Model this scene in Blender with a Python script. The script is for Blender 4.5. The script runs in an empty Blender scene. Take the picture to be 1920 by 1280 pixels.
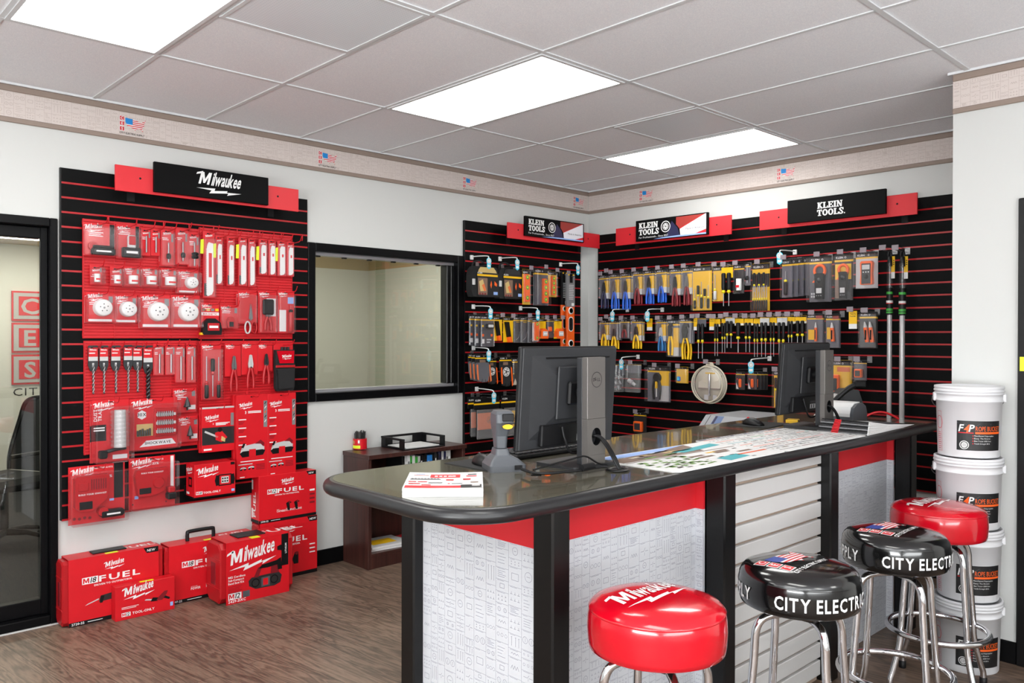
import bpy, bmesh, math, random
from mathutils import Vector, Matrix

# ------------------------------------------------------------------ camera, world, exposure
SC = bpy.context.scene
COL = SC.collection
R = math.radians
F_PX = 1518.3
CAM = Vector((4.677, -1.353, 1.491))
YAW, PIT, ROL = 0.8120, -0.0063, 0.0018
FW = Vector((-math.sin(YAW) * math.cos(PIT), math.cos(YAW) * math.cos(PIT), math.sin(PIT)))
_r = Vector((math.cos(YAW), math.sin(YAW), 0))
_u = _r.cross(FW)
RT = _r * math.cos(ROL) + _u * math.sin(ROL)
UP = RT.cross(FW)
cd = bpy.data.cameras.new('camera')
cam = bpy.data.objects.new('camera', cd)
COL.objects.link(cam)
cd.sensor_width = 36.0
cd.lens = F_PX / 1920 * 36.0
cd.clip_start = 0.05
cam.matrix_world = Matrix(((RT.x, UP.x, -FW.x, CAM.x), (RT.y, UP.y, -FW.y, CAM.y), (RT.z, UP.z, -FW.z, CAM.z), (0, 0, 0, 1)))
SC.camera = cam

w = bpy.data.worlds.new('world')
SC.world = w
w.use_nodes = True
w.node_tree.nodes['Background'].inputs[0].default_value = (0.8, 0.85, 0.9, 1)
w.node_tree.nodes['Background'].inputs[1].default_value = 0.5

vs = SC.view_settings
vs.view_transform = 'Standard'
vs.look = 'None'
vs.gamma = 1.0
vs.use_curve_mapping = False
vs.exposure = 0.38
SC.cycles.max_bounces = 8
SC.cycles.diffuse_bounces = 4
SC.cycles.glossy_bounces = 4
SC.cycles.transparent_max_bounces = 24
SC.cycles.use_denoising = True
SC.cycles.sample_clamp_indirect = 6.0
SC.cycles.caustics_reflective = False
SC.cycles.caustics_refractive = False

PANEL_POWER = 7.4      # emission of the ceiling light panels
UPLIGHT_POWER = 510.0       # strength of the unseen lamps added to lift the ceiling


def area_light(name, loc, rot, sx, sy, power, colour=(1, 1, 1)):
    l = bpy.data.lights.new(name, 'AREA')
    l.shape = 'RECTANGLE'
    l.size, l.size_y = sx, sy
    l.energy = power
    l.color = colour
    o = bpy.data.objects.new(name, l)
    o.location = loc
    o.rotation_euler = rot
    COL.objects.link(o)
    return o


# two added lamps out of view, tilted up to brighten room and ceiling
area_light('added_uplight', (5.2, -4.8, 1.1), (R(-90 - 70), 0, R(180)), 3.8, 1.9, UPLIGHT_POWER, (0.95, 0.98, 1.0))
area_light('added_uplight', (7.7, -1.2, 1.1), (R(90 + 70), 0, R(90)), 3.8, 1.9, UPLIGHT_POWER * 0.45, (0.95, 0.98, 1.0))


# ------------------------------------------------------------------ pixel -> place helpers (photo frame 1920x1280)
def ray(px, py):
    return FW + RT * ((px - 960) / F_PX) - UP * ((py - 640) / F_PX)


def onx(px, py, x=0.0):
    d = ray(px, py)
    return CAM + d * ((x - CAM.x) / d.x)


def ony(px, py, y=4.0):
    d = ray(px, py)
    return CAM + d * ((y - CAM.y) / d.y)


def onz(px, py, z=0.0):
    d = ray(px, py)
    return CAM + d * ((z - CAM.z) / d.z)


# ------------------------------------------------------------------ materials
def lin(c):
    c = c / 255.0
    return c / 12.92 if c <= 0.04045 else ((c + 0.055) / 1.055) ** 2.4


def rgb(c):
    return (lin(c[0]), lin(c[1]), lin(c[2]), 1.0)


MATS = {}


def mat(name, c, rough=0.5, metal=0.0, spec=0.5, coat=0.0, bump=0.0, bscale=200.0, vary=0.0, emit=0.0):
    if name in MATS:
        return MATS[name]
    m = bpy.data.materials.new(name)
    m.use_nodes = True
    nt = m.node_tree
    b = nt.nodes['Principled BSDF']
    b.inputs['Base Color'].default_value = rgb(c)
    b.inputs['Roughness'].default_value = rough
    b.inputs['Metallic'].default_value = metal
    b.inputs['Specular IOR Level'].default_value = spec
    b.inputs['Coat Weight'].default_value = coat
    b.inputs['Coat Roughness'].default_value = 0.06
    if emit:
        b.inputs['Emission Color'].default_value = rgb(c)
        b.inputs['Emission Strength'].default_value = emit
    if bump or vary:
        tc = nt.nodes.new('ShaderNodeTexCoord')
        n = nt.nodes.new('ShaderNodeTexNoise')
        n.inputs['Scale'].default_value = bscale
        n.inputs['Detail'].default_value = 3
        nt.links.new(tc.outputs['Object'], n.inputs['Vector'])
        if bump:
            bp = nt.nodes.new('ShaderNodeBump')
            bp.inputs['Strength'].default_value = bump
            bp.inputs['Distance'].default_value = 0.002
            nt.links.new(n.outputs['Fac'], bp.inputs['Height'])
            nt.links.new(bp.outputs['Normal'], b.inputs['Normal'])
        if vary:
            mx = nt.nodes.new('ShaderNodeMix')
            mx.data_type = 'RGBA'
            c2 = [max(0, v * (1 - vary)) for v in c]
            c3 = [min(255, v * (1 + vary)) for v in c]
            mx.inputs[6].default_value = rgb(c2)
            mx.inputs[7].default_value = rgb(c3)
            nt.links.new(n.outputs['Fac'], mx.inputs[0])
            nt.links.new(mx.outputs[2], b.inputs['Base Color'])
    MATS[name] = m
    return m


def clear_mat(name, tint=(255, 255, 255), gloss=0.35, rough=0.08, haze=0.0, hazec=(230, 230, 235)):
    """thin clear plastic or glass: transparent, with a fresnel gloss and a little haze"""
    m = bpy.data.materials.new(name)
    m.use_nodes = True
    nt = m.node_tree
    nt.nodes.remove(nt.nodes['Principled BSDF'])
    out = nt.nodes['Material Output']
    tr = nt.nodes.new('ShaderNodeBsdfTransparent')
    tr.inputs[0].default_value = rgb(tint)
    gl = nt.nodes.new('ShaderNodeBsdfGlossy')
    gl.inputs['Roughness'].default_value = rough
    gl.inputs[0].default_value = (1, 1, 1, 1)
    fr = nt.nodes.new('ShaderNodeLayerWeight')
    fr.inputs[0].default_value = 0.5
    pw = nt.nodes.new('ShaderNodeMath')
    pw.operation = 'POWER'
    pw.inputs[1].default_value = 4.0
    nt.links.new(fr.outputs['Facing'], pw.inputs[0])
    mp = nt.nodes.new('ShaderNodeMath')
    mp.operation = 'MULTIPLY_ADD'
    mp.inputs[1].default_value = gloss
    mp.inputs[2].default_value = 0.045
    mp.use_clamp = True
    nt.links.new(pw.outputs[0], mp.inputs[0])
    src = tr
    if haze:
        df = nt.nodes.new('ShaderNodeBsdfDiffuse')
        df.inputs[0].default_value = rgb(hazec)
        mh = nt.nodes.new('ShaderNodeMixShader')
        mh.inputs[0].default_value = haze
        nt.links.new(tr.outputs[0], mh.inputs[1])
        nt.links.new(df.outputs[0], mh.inputs[2])
        src = mh
    mx = nt.nodes.new('ShaderNodeMixShader')
    nt.links.new(mp.outputs[0], mx.inputs[0])
    nt.links.new(src.outputs[0], mx.inputs[1])
    nt.links.new(gl.outputs[0], mx.inputs[2])
    nt.links.new(mx.outputs[0], out.inputs[0])
    MATS[name] = m
    return m


RED = mat('red_card', (202, 17, 30), 0.42, vary=0.05, bscale=9)
RED2 = mat('red_plastic', (172, 17, 26), 0.38, bump=0.05)
REDB = mat('red_board', (206, 33, 43), 0.5, bump=0.05)
REDP = mat('red_rack_steel', (192, 16, 28), 0.45)
DRED = mat('red_groove_insert', (172, 20, 28), 0.3)
DKRED = mat('dark_red_rubber', (120, 20, 30), 0.4)
WHITE = mat('white_print', (226, 226, 226), 0.5)
PAPER = mat('white_paper', (222, 222, 221), 0.6, vary=0.02, bscale=30)
WALL = mat('white_wall_paint', (199, 200, 198), 0.6, bump=0.06, bscale=350)
BLACK = mat('black_plastic', (14, 14, 16), 0.45, spec=0.3)
BLACKM = mat('black_laminate', (5, 5, 6), 0.6, spec=0.12, bump=0.03)
BLACKG = mat('black_gloss_metal', (9, 9, 10), 0.3, spec=0.35)
BLACKF = mat('black_fabric', (20, 20, 22), 0.85, bump=0.4, bscale=600)
GREY = mat('grey_plastic', (76, 79, 84), 0.42, bump=0.05)
DGREY = mat('dark_grey_plastic', (38, 39, 42), 0.5, bump=0.08, bscale=900)
MGREY = mat('mid_grey_print', (120, 120, 122), 0.5)
LGREY = mat('light_grey_plastic', (190, 190, 190), 0.45)
SILVER = mat('silver_paint', (112, 108, 105), 0.38, metal=0.55)
CHROME = mat('chrome', (225, 225, 228), 0.08, metal=1.0)
STEEL = mat('tool_steel', (150, 150, 152), 0.3, metal=0.9)
DSTEEL = mat('dark_steel', (70, 70, 72), 0.35, metal=0.7)
ALU = mat('aluminium', (190, 190, 195), 0.35, metal=0.7)
YEL = mat('yellow_card', (232, 182, 14), 0.5)
YELH = mat('yellow_handle', (240, 190, 10), 0.4)
YELB = mat('yellow_clear_collar', (225, 205, 30), 0.25)
NEON = mat('neon_yellow_sticker', (222, 240, 40), 0.5)
ORG = mat('orange_plastic', (236, 96, 28), 0.42)
ORGB = mat('orange_canvas', (214, 110, 60), 0.8, bump=0.3, bscale=500)
BLUE = mat('blue_handle', (30, 92, 200), 0.4)
LBLUE = mat('pale_blue_tag', (70, 195, 225), 0.5)
TEAL = mat('teal_print', (40, 165, 175), 0.5)
NAVY = mat('navy_handle', (28, 30, 70), 0.4)
GREEN = mat('green_print', (110, 150, 70), 0.6)
GRN = mat('green_label', (60, 160, 60), 0.5)
BROWN = mat('brown_print', (120, 96, 80), 0.6)
SKY = mat('sky_blue_print', (140, 170, 225), 0.6)
BEIGE = mat('beige_metal_print', (214, 206, 186), 0.5)
TAN = mat('tan_print', (196, 170, 110), 0.55)
CLEAR = clear_mat('clear_blister_plastic', (253, 252, 253), 0.5, 0.12, 0.012, (250, 250, 252))
CLEARB = clear_mat('clear_bag_plastic', (250, 250, 251), 0.6, 0.15, 0.08, (250, 250, 250))
TAGCL = clear_mat('clear_tag_holder_plastic', (215, 205, 215), 0.5, 0.2, 0.5, (175, 165, 172))
GLASS = clear_mat('window_glass', (246, 249, 245), 0.5, 0.0)
SCREENM = mat('screen_glass', (8, 9, 12), 0.12)


# ------------------------------------------------------------------ glyphs
GL = {}


def make_glyphs():
    chars = "ABCDEFGHIJKLMNOPQRSTUVWXYZabcdefghijklmnopqrstuvwxyz0123456789.,-:%&'/"
    obs = []
    for bold in (0, 1):
        for ch in chars:
            c = bpy.data.curves.new('g', 'FONT')
            c.body = ch
            c.size = 1.0
            c.dimensions = '2D'
            c.fill_mode = 'FRONT' if 'FRONT' in [e.identifier for e in c.bl_rna.properties['fill_mode'].enum_items] else 'BOTH'
            c.resolution_u = 2
            c.offset = 0.022 if bold else 0.0
            o = bpy.data.objects.new('g', c)
            COL.objects.link(o)
            obs.append((ch, bold, o, c))
    dg = bpy.context.evaluated_depsgraph_get()
    for ch, bold, o, c in obs:
        me = o.evaluated_get(dg).to_mesh()
        vs_ = [(v.co.x, v.co.y) for v in me.vertices]
        fs = [tuple(p.vertices) for p in me.polygons]
        GL[(ch, bold)] = (vs_, fs)
        o.evaluated_get(dg).to_mesh_clear()
    for ch, bold, o, c in obs:
        bpy.data.objects.remove(o)
        bpy.data.curves.remove(c)
    hh = max(v[1] for v in GL[('H', 0)][0])
    for k, (vs_, fs) in list(GL.items()):
        vs_ = [(x / hh, y / hh) for x, y in vs_]
        x0 = min(x for x, y in vs_)
        x1 = max(x for x, y in vs_)
        GL[k] = ([(x - x0, y) for x, y in vs_], fs, x1 - x0)

    # a heavy capital whose strokes do not cancel out
    mq = [(0, 0), (.24, 0), (.24, .62), (.46, .1), (.64, .1), (.86, .62), (.86, 0), (1.1, 0), (1.1, 1), (.80, 1), (.55, .42), (.30, 1), (0, 1)]
    GL[('M', 1)] = (mq, [(0, 1, 2, 11, 12), (2, 3, 10, 11), (3, 4, 10), (4, 5, 9, 10), (5, 6, 7, 8, 9)], 1.1)


make_glyphs()


# ------------------------------------------------------------------ mesh builder
class MB:
    def __init__(self, M=None):
        self.v, self.f, self.m, self.s, self.mats = [], [], [], [], []
        self.M = M

    def mi(self, m):
        if m not in self.mats:
            self.mats.append(m)
        return self.mats.index(m)

    def add(self, vs_, fs, m, smooth=False):
        k = len(self.v)
        if self.M is None:
            self.v += [tuple(p) for p in vs_]
        else:
            self.v += [tuple(self.M @ Vector(p)) for p in vs_]
        i = self.mi(m)
        for f in fs:
            self.f.append(tuple(k + a for a in f))
            self.m.append(i)
            self.s.append(smooth)
        return self

    def box(self, x0, x1, y0, y1, z0, z1, m, b=0.0):
        x0, x1 = min(x0, x1), max(x0, x1)
        y0, y1 = min(y0, y1), max(y0, y1)
        z0, z1 = min(z0, z1), max(z0, z1)
        b = min(b, (x1 - x0) * .45, (y1 - y0) * .45, (z1 - z0) * .45)
        if b <= 0:
            vs_ = [(x, y, z) for x in (x0, x1) for y in (y0, y1) for z in (z0, z1)]
            return self.add(vs_, [(0, 1, 3, 2), (4, 6, 7, 5), (0, 4, 5, 1), (2, 3, 7, 6), (0, 2, 6, 4), (1, 5, 7, 3)], m)
        c = ((x0 + x1) / 2, (y0 + y1) / 2, (z0 + z1) / 2)
        h = ((x1 - x0) / 2, (y1 - y0) / 2, (z1 - z0) / 2)
        vs_, idx = [], {}
        for sx in (-1, 1):
            for sy in (-1, 1):
                for sz in (-1, 1):
                    for ax in range(3):
                        d = [h[0] - b, h[1] - b, h[2] - b]
                        d[ax] = h[ax]
                        idx[(sx, sy, sz, ax)] = len(vs_)
                        vs_.append((c[0] + sx * d[0], c[1] + sy * d[1], c[2] + sz * d[2]))
        fs = []
        S = (-1, 1)
        for ax in range(3):
            o = [a for a in range(3) if a != ax]
            for s in S:
                q = []
                for p, r_ in ((-1, -1), (1, -1), (1, 1), (-1, 1)):
                    k = [0, 0, 0]
                    k[ax], k[o[0]], k[o[1]] = s, p, r_
                    q.append(idx[(k[0], k[1], k[2], ax)])
                fs.append(tuple(q))
            # edges along ax
            for p in S:
                for r_ in S:
                    q = []
                    for s, a in ((-1, o[0]), (1, o[0]), (1, o[1]), (-1, o[1])):
                        k = [0, 0, 0]
                        k[ax], k[o[0]], k[o[1]] = s, p, r_
                        q.append(idx[(k[0], k[1], k[2], a)])
                    fs.append(tuple(q))
        for sx in S:
            for sy in S:
                for sz in S:
                    fs.append(tuple(idx[(sx, sy, sz, a)] for a in range(3)))
        return self.add(vs_, fs, m)

    def cyl(self, p0, p1, r0, m, r1=None, n=14, caps=True, smooth=True):
        p0, p1 = Vector(p0), Vector(p1)
        r1 = r0 if r1 is None else r1
        d = (p1 - p0).normalized()
        a = Vector((0, 0, 1)) if abs(d.z) < 0.9 else Vector((1, 0, 0))
        u = d.cross(a).normalized()
        v = d.cross(u)
        vs_ = []
        for p, r_ in ((p0, r0), (p1, r1)):
            for i in range(n):
                t = 2 * math.pi * i / n
                vs_.append(p + u * (r_ * math.cos(t)) + v * (r_ * math.sin(t)))
        fs = [(i, (i + 1) % n, n + (i + 1) % n, n + i) for i in range(n)]
        self.add(vs_, fs, m, smooth)
        if caps:
            self.add(vs_[:n], [tuple(range(n))], m)
            self.add(vs_[n:], [tuple(range(n))], m)
        return self

    def tube(self, pts, r, m, n=8, closed=False):
        pts = [Vector(p) for p in pts]
        rs = r if isinstance(r, (list, tuple)) else [r] * len(pts)
        N = len(pts)
        vs_ = []
        prev = None
        for i in range(N):
            if closed:
                d = pts[(i + 1) % N] - pts[i - 1]
            else:
                d = pts[min(i + 1, N - 1)] - pts[max(i - 1, 0)]
            d.normalize()
            if prev is None:
                a = Vector((0, 0, 1)) if abs(d.z) < 0.9 else Vector((1, 0, 0))
                u = d.cross(a).normalized()
            else:
                u = (prev - d * prev.dot(d)).normalized()
            prev = u
            v = d.cross(u)
            for k in range(n):
                t = 2 * math.pi * k / n
                vs_.append(pts[i] + u * (rs[i] * math.cos(t)) + v * (rs[i] * math.sin(t)))
        fs = []
        for i in range(N if closed else N - 1):
            j = (i + 1) % N
            for k in range(n):
                fs.append((i * n + k, i * n + (k + 1) % n, j * n + (k + 1) % n, j * n + k))
        self.add(vs_, fs, m, True)
        if not closed:
            self.add(vs_[:n], [tuple(range(n))], m)
            self.add(vs_[-n:], [tuple(range(n))], m)
        return self

    def lathe(self, prof, m, n=32, c=(0, 0, 0), smooth=True, axis='z'):
        """prof: (radius, height) pairs"""
        vs_, fs = [], []
        for r_, h in prof:
            for i in range(n):
                t = 2 * math.pi * i / n
                a, b_ = r_ * math.cos(t), r_ * math.sin(t)
                if axis == 'z':
                    vs_.append((c[0] + a, c[1] + b_, c[2] + h))
                elif axis == 'y':
                    vs_.append((c[0] + a, c[1] + h, c[2] + b_))
                else:
                    vs_.append((c[0] + h, c[1] + a, c[2] + b_))
        k = len(prof)
        for j in range(k - 1):
            for i in range(n):
                fs.append((j * n + i, j * n + (i + 1) % n, (j + 1) * n + (i + 1) % n, (j + 1) * n + i))
        if prof[0][0] > 1e-6:
            self.add(vs_[:n], [tuple(range(n))], m)
        if prof[-1][0] > 1e-6:
            self.add(vs_[-n:], [tuple(range(n))], m)
        return self.add(vs_, fs, m, smooth)

    def prism(self, pts, y0, y1, m, b=0.0):
        """outline in local x,z, extruded from y0 to y1"""
        n = len(pts)
        vs_ = [(p[0], y0, p[1]) for p in pts] + [(p[0], y1, p[1]) for p in pts]
        fs = [tuple(range(n)), tuple(range(n, 2 * n))] + [(i, (i + 1) % n, n + (i + 1) % n, n + i) for i in range(n)]
        return self.add(vs_, fs, m)

    def slab(self, pts, z0, z1, m):
        """outline in x,y, extruded in z"""
        n = len(pts)
        vs_ = [(p[0], p[1], z0) for p in pts] + [(p[0], p[1], z1) for p in pts]
        fs = [tuple(range(n)), tuple(range(n, 2 * n))] + [(i, (i + 1) % n, n + (i + 1) % n, n + i) for i in range(n)]
        return self.add(vs_, fs, m)

    def flat(self, pts, y, m, fn=None):
        if fn:
            return self.add([fn(p[0], p[1]) for p in pts], [tuple(range(len(pts)))], m)
        return self.add([(p[0], y, p[1]) for p in pts], [tuple(range(len(pts)))], m)

    def rect(self, x0, x1, z0, z1, y, m, fn=None):
        return self.flat([(x0, z0), (x1, z0), (x1, z1), (x0, z1)], y, m, fn)

    def line(self, x0, z0, x1, z1, t, y, m):
        dx, dz = x1 - x0, z1 - z0
        L = math.hypot(dx, dz) or 1
        nx, nz = -dz / L * t / 2, dx / L * t / 2
        return self.flat([(x0 + nx, z0 + nz), (x1 + nx, z1 + nz), (x1 - nx, z1 - nz), (x0 - nx, z0 - nz)], y, m)

    def ring(self, cx, cz, r0, r1, y, m, n=20):
        vs_ = []
        for i in range(n):
            t = 2 * math.pi * i / n
            vs_ += [(cx + r0 * math.cos(t), y, cz + r0 * math.sin(t)), (cx + r1 * math.cos(t), y, cz + r1 * math.sin(t))]
        return self.add(vs_, [(2 * i, 2 * i + 1, (2 * i + 3) % (2 * n), (2 * i + 2) % (2 * n)) for i in range(n)], m)

    def disc(self, cx, cz, r, y, m, n=16):
        return self.flat([(cx + r * math.cos(2 * math.pi * i / n), cz + r * math.sin(2 * math.pi * i / n)) for i in range(n)], y, m)

    def text(self, s, x, z, y, h, m, al='l', bold=1, shear=0.0, sx=1.0, rot=0.0, fn=None, gap=0.13, width=None):
        """lettering in the local x,z plane; h is the capital height"""
        vs_, fs, pen = [], [], 0.0
        for ch in s:
            if ch == ' ':
                pen += 0.42
                continue
            g = GL.get((ch, bold))
            if g is None:
                continue
            k = len(vs_)
            vs_ += [(pen + a, b_) for a, b_ in g[0]]
            fs += [tuple(k + q for q in f) for f in g[1]]
            pen += g[2] + gap
        W = max(pen - gap, 0.01)
        if width:
            sx = width / (W * h)
        ox = {'l': 0, 'c': -W / 2, 'r': -W}[al]
        c_, s_ = math.cos(rot), math.sin(rot)
        out = []
        for a, b_ in vs_:
            X = (a + ox) * h * sx + b_ * h * shear
            Z = b_ * h
            X, Z = X * c_ - Z * s_, X * s_ + Z * c_
            out.append(fn(x + X, z + Z) if fn else (x + X, y, z + Z))
        if out:
            self.add(out, fs, m)
        return W * h * sx

    def build(self, name, parent=None, loc=None, rotz=0.0, weld=False):
        me = bpy.data.meshes.new(name)
        me.from_pydata(self.v, [], self.f)
        for m in self.mats:
            me.materials.append(m)
        me.polygons.foreach_set('material_index', self.m)
        me.polygons.foreach_set('use_smooth', self.s)
        bm = bmesh.new()
        bm.from_mesh(me)
        bmesh.ops.recalc_face_normals(bm, faces=bm.faces)
        bm.to_mesh(me)
        bm.free()
        o = bpy.data.objects.new(name, me)
        COL.objects.link(o)
        if parent is not None:
            o.parent = parent
        if loc is not None:
            o.location = loc
        o.rotation_euler = (0, 0, rotz)
        return o


def thing(name, label, cat, loc=(0, 0, 0), rotz=0.0, group=None):
    o = bpy.data.objects.new(name, None)
    o.empty_display_size = 0.05
    COL.objects.link(o)
    o.location = loc
    o.rotation_euler = (0, 0, rotz)
    return tag(o, label, cat, group)


def tag(o, label, cat, group=None, kind=None):
    o['label'] = label
    o['category'] = cat
    if group:
        o['group'] = group
    if kind:
        o['kind'] = kind
    return o


def struct(o):
    o['kind'] = 'structure'
    return o


KIDS = {}


def dup(root, label, loc=None, group=None):
    """a copy of a thing with copies of its parts and sub-parts (shared meshes)"""
    r = root.copy()
    COL.objects.link(r)
    r['label'] = label
    if group:
        r['group'] = group
    if loc is not None:
        r.location = loc
    for ch in root.children:
        c = ch.copy()
        COL.objects.link(c)
        c.parent = r
        for g in ch.children:
            d = g.copy()
            COL.objects.link(d)
            d.parent = c
    return r


RZ90 = R(90)


def back_copy(t, label, loc, w_, h):
    """a pack nested right behind another: its card and the rim of its shell"""
    r = t.copy()
    COL.objects.link(r)
    r['label'] = label
    r.location = loc
    for ch in t.children:
        if ch.name.startswith('card'):
            c = ch.copy()
            COL.objects.link(c)
            c.parent = r
    m = MB()
    m.box(-.001, w_ + .001, -.0095, -.0036, -h, -.014, CLEAR, .002)
    m.build('blister', r)
    return r


def smooth_path(pts, k=6):
    """Catmull-Rom through points"""
    P = [Vector(p) for p in pts]
    out = []
    for i in range(len(P) - 1):
        a, b_, c, d = P[max(i - 1, 0)], P[i], P[i + 1], P[min(i + 2, len(P) - 1)]
        for j in range(k):
            t = j / k
            out.append(0.5 * ((2 * b_) + (c - a) * t + (2 * a - 5 * b_ + 4 * c - d) * t * t + (3 * b_ - a - 3 * c + d) * t ** 3))
    out.append(P[-1])
    return out


# ------------------------------------------------------------------ lettering of the marks
def swirl_logo(mb, x, z, y, wd, m, rot=0.0, fn=None, bolt=True):
    """the slanted tool-maker lettering with a lightning bolt below; x,z is the left end of the baseline, wd its width"""
    c_, s_ = math.cos(rot), math.sin(rot)

    def T(a, b_):
        X, Z = a * wd, b_ * wd
        return (x + X * c_ - Z * s_, z + X * s_ + Z * c_)

    def put(pts):
        if fn is None:
            mb.flat([T(a, b_) for a, b_ in pts], y, m)
            return
        for i in range(16):
            q = clip_half(clip_half(pts, 0, -.02 + i / 15, True), 0, -.02 + (i + 1) / 15, False)
            if len(q) > 2:
                mb.flat([T(a, b_) for a, b_ in q], y, m, fn)
    # capital with a flag-like serif at its upper left
    put([(.0, .20), (.02, .245), (.15, .285), (.15, .24)])

    def capital(m0, m1, mt):
        a0, b0 = T(m0, 0)
        mb.text('M', a0, b0, y, wd * .265, mt, 'l', 1, shear=.26, rot=rot, fn=fn, width=wd * .235)
    capital(.045, 0, m)
    hh = wd * 0.165

    def fn2(a, b_):
        if fn:
            return fn(a, b_)
        return (a, y, b_)
    px, pz = T(0.325, 0.0)
    # lower-case run at true proportions
    mb.text('ilwaukee', px, pz, y, hh * 1.7, m, 'l', 1, shear=0.26, rot=rot, fn=fn, gap=0.05, width=wd * 0.66)
    if bolt:
        put([(0, -.09), (.42, -.066), (.403, -.12), (.70, -.09), (.68, -.125), (1.02, -.117), (.69, -.19), (.72, -.14), (.284, -.185), (.337, -.115)])


SLAB = {
    'K': ([(0.08, 0, .34, 1), (0, 0, .42, .13), (0, .87, .42, 1)], [((.30, .42), (.72, 1), .2), ((.36, .56), (.78, 0), .24)], [(.55, .87, .9, 1), (.55, 0, .92, .13)], .94),
    'L': ([(0.08, 0, .36, 1), (0, .87, .46, 1), (0, 0, .84, .15), (.68, 0, .84, .36)], [], [], .86),
    'E': ([(0.08, 0, .36, 1), (0, .86, .82, 1), (0, 0, .84, .14), (.68, 0, .84, .34), (.66, .68, .82, 1), (.3, .44, .62, .57), (.5, .34, .62, .67)], [], [], .88),
    'I': ([(0.1, 0, .38, 1), (0, 0, .48, .13), (0, .87, .48, 1)], [], [], .52),
    'N': ([(0.08, 0, .26, 1), (.68, 0, .86, 1), (0, 0, .36, .13), (.56, .87, .96, 1), (0, .87, .3, 1)], [((.17, .98), (.77, .02), .26)], [], 1.0),
    'T': ([(.28, 0, .56, 1), (.14, 0, .7, .13), (0, .86, .84, 1), (0, .66, .13, 1), (.71, .66, .84, 1)], [], [], .88),
}


def slab_text(mb, s, x, z, y, h, m, fn=None):
    pen = x
    for ch in s:
        if ch in SLAB:
            a, b_, c, adv = SLAB[ch]
            for k, q in enumerate(a + c):
                mb.rect(pen + q[0] * h, pen + q[2] * h, z + q[1] * h, z + q[3] * h, y - .00012 * k, m, fn)
            for k, (p0, p1, t) in enumerate(b_):
                mb.line(pen + p0[0] * h, z + p0[1] * h, pen + p1[0] * h, z + p1[1] * h, t * h, y - .0012 - .00012 * k, m)
            pen += adv * h
        elif ch == 'O':
            n = 20
            vs_ = []
            for i in range(n):
                t = 2 * math.pi * i / n
                vs_ += [(pen + (.46 + .18 * math.cos(t)) * h, y, z + (.5 + .34 * math.sin(t)) * h), (pen + (.46 + .45 * math.cos(t)) * h, y, z + (.5 + .52 * math.sin(t)) * h)]
            mb.add(vs_, [(2 * i, 2 * i + 1, (2 * i + 3) % (2 * n), (2 * i + 2) % (2 * n)) for i in range(n)], m)
            pen += .95 * h
        elif ch == 'S':
            mb.text('S', pen, z, y, h, m, bold=1, width=.72 * h)
            mb.rect(pen + .6 * h, pen + .74 * h, z + .64 * h, z + 1.0 * h, y - .0002, m)
            mb.rect(pen, pen + .14 * h, z, z + .36 * h, y - .0002, m)
            pen += .8 * h
        elif ch == '.':
            mb.disc(pen + .1 * h, z + .1 * h, .11 * h, y, m, 10)
            pen += .25 * h
    return pen - x


USA = [(0, .93), (.02, 1.0), (.18, .97), (.42, .95), (.50, .93), (.56, .86), (.62, .84), (.66, .76), (.70, .84), (.72, .74), (.80, .80), (.86, .88), (.92, .94), (.97, 1.02), (1.0, .93), (.95, .82),
       (.93, .72), (.90, .62), (.92, .52), (.88, .42), (.82, .34), (.80, .26), (.86, .06), (.82, .02), (.76, .18), (.66, .22), (.56, .20), (.50, .10), (.47, .02), (.42, .12), (.36, .18), (.30, .22), (.18, .26), (.08, .36),
       (.04, .52), (.0, .66)]


def clip_half(pts, ax, v, keep_gt):
    out = []
    n = len(pts)
    for i in range(n):
        a, b_ = pts[i], pts[(i + 1) % n]
        ia = (a[ax] >= v) if keep_gt else (a[ax] <= v)
        ib = (b_[ax] >= v) if keep_gt else (b_[ax] <= v)
        if ia:
            out.append(a)
        if ia != ib:
            t = (v - a[ax]) / (b_[ax] - a[ax])
            out.append((a[0] + (b_[0] - a[0]) * t, a[1] + (b_[1] - a[1]) * t))
    return out


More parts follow.
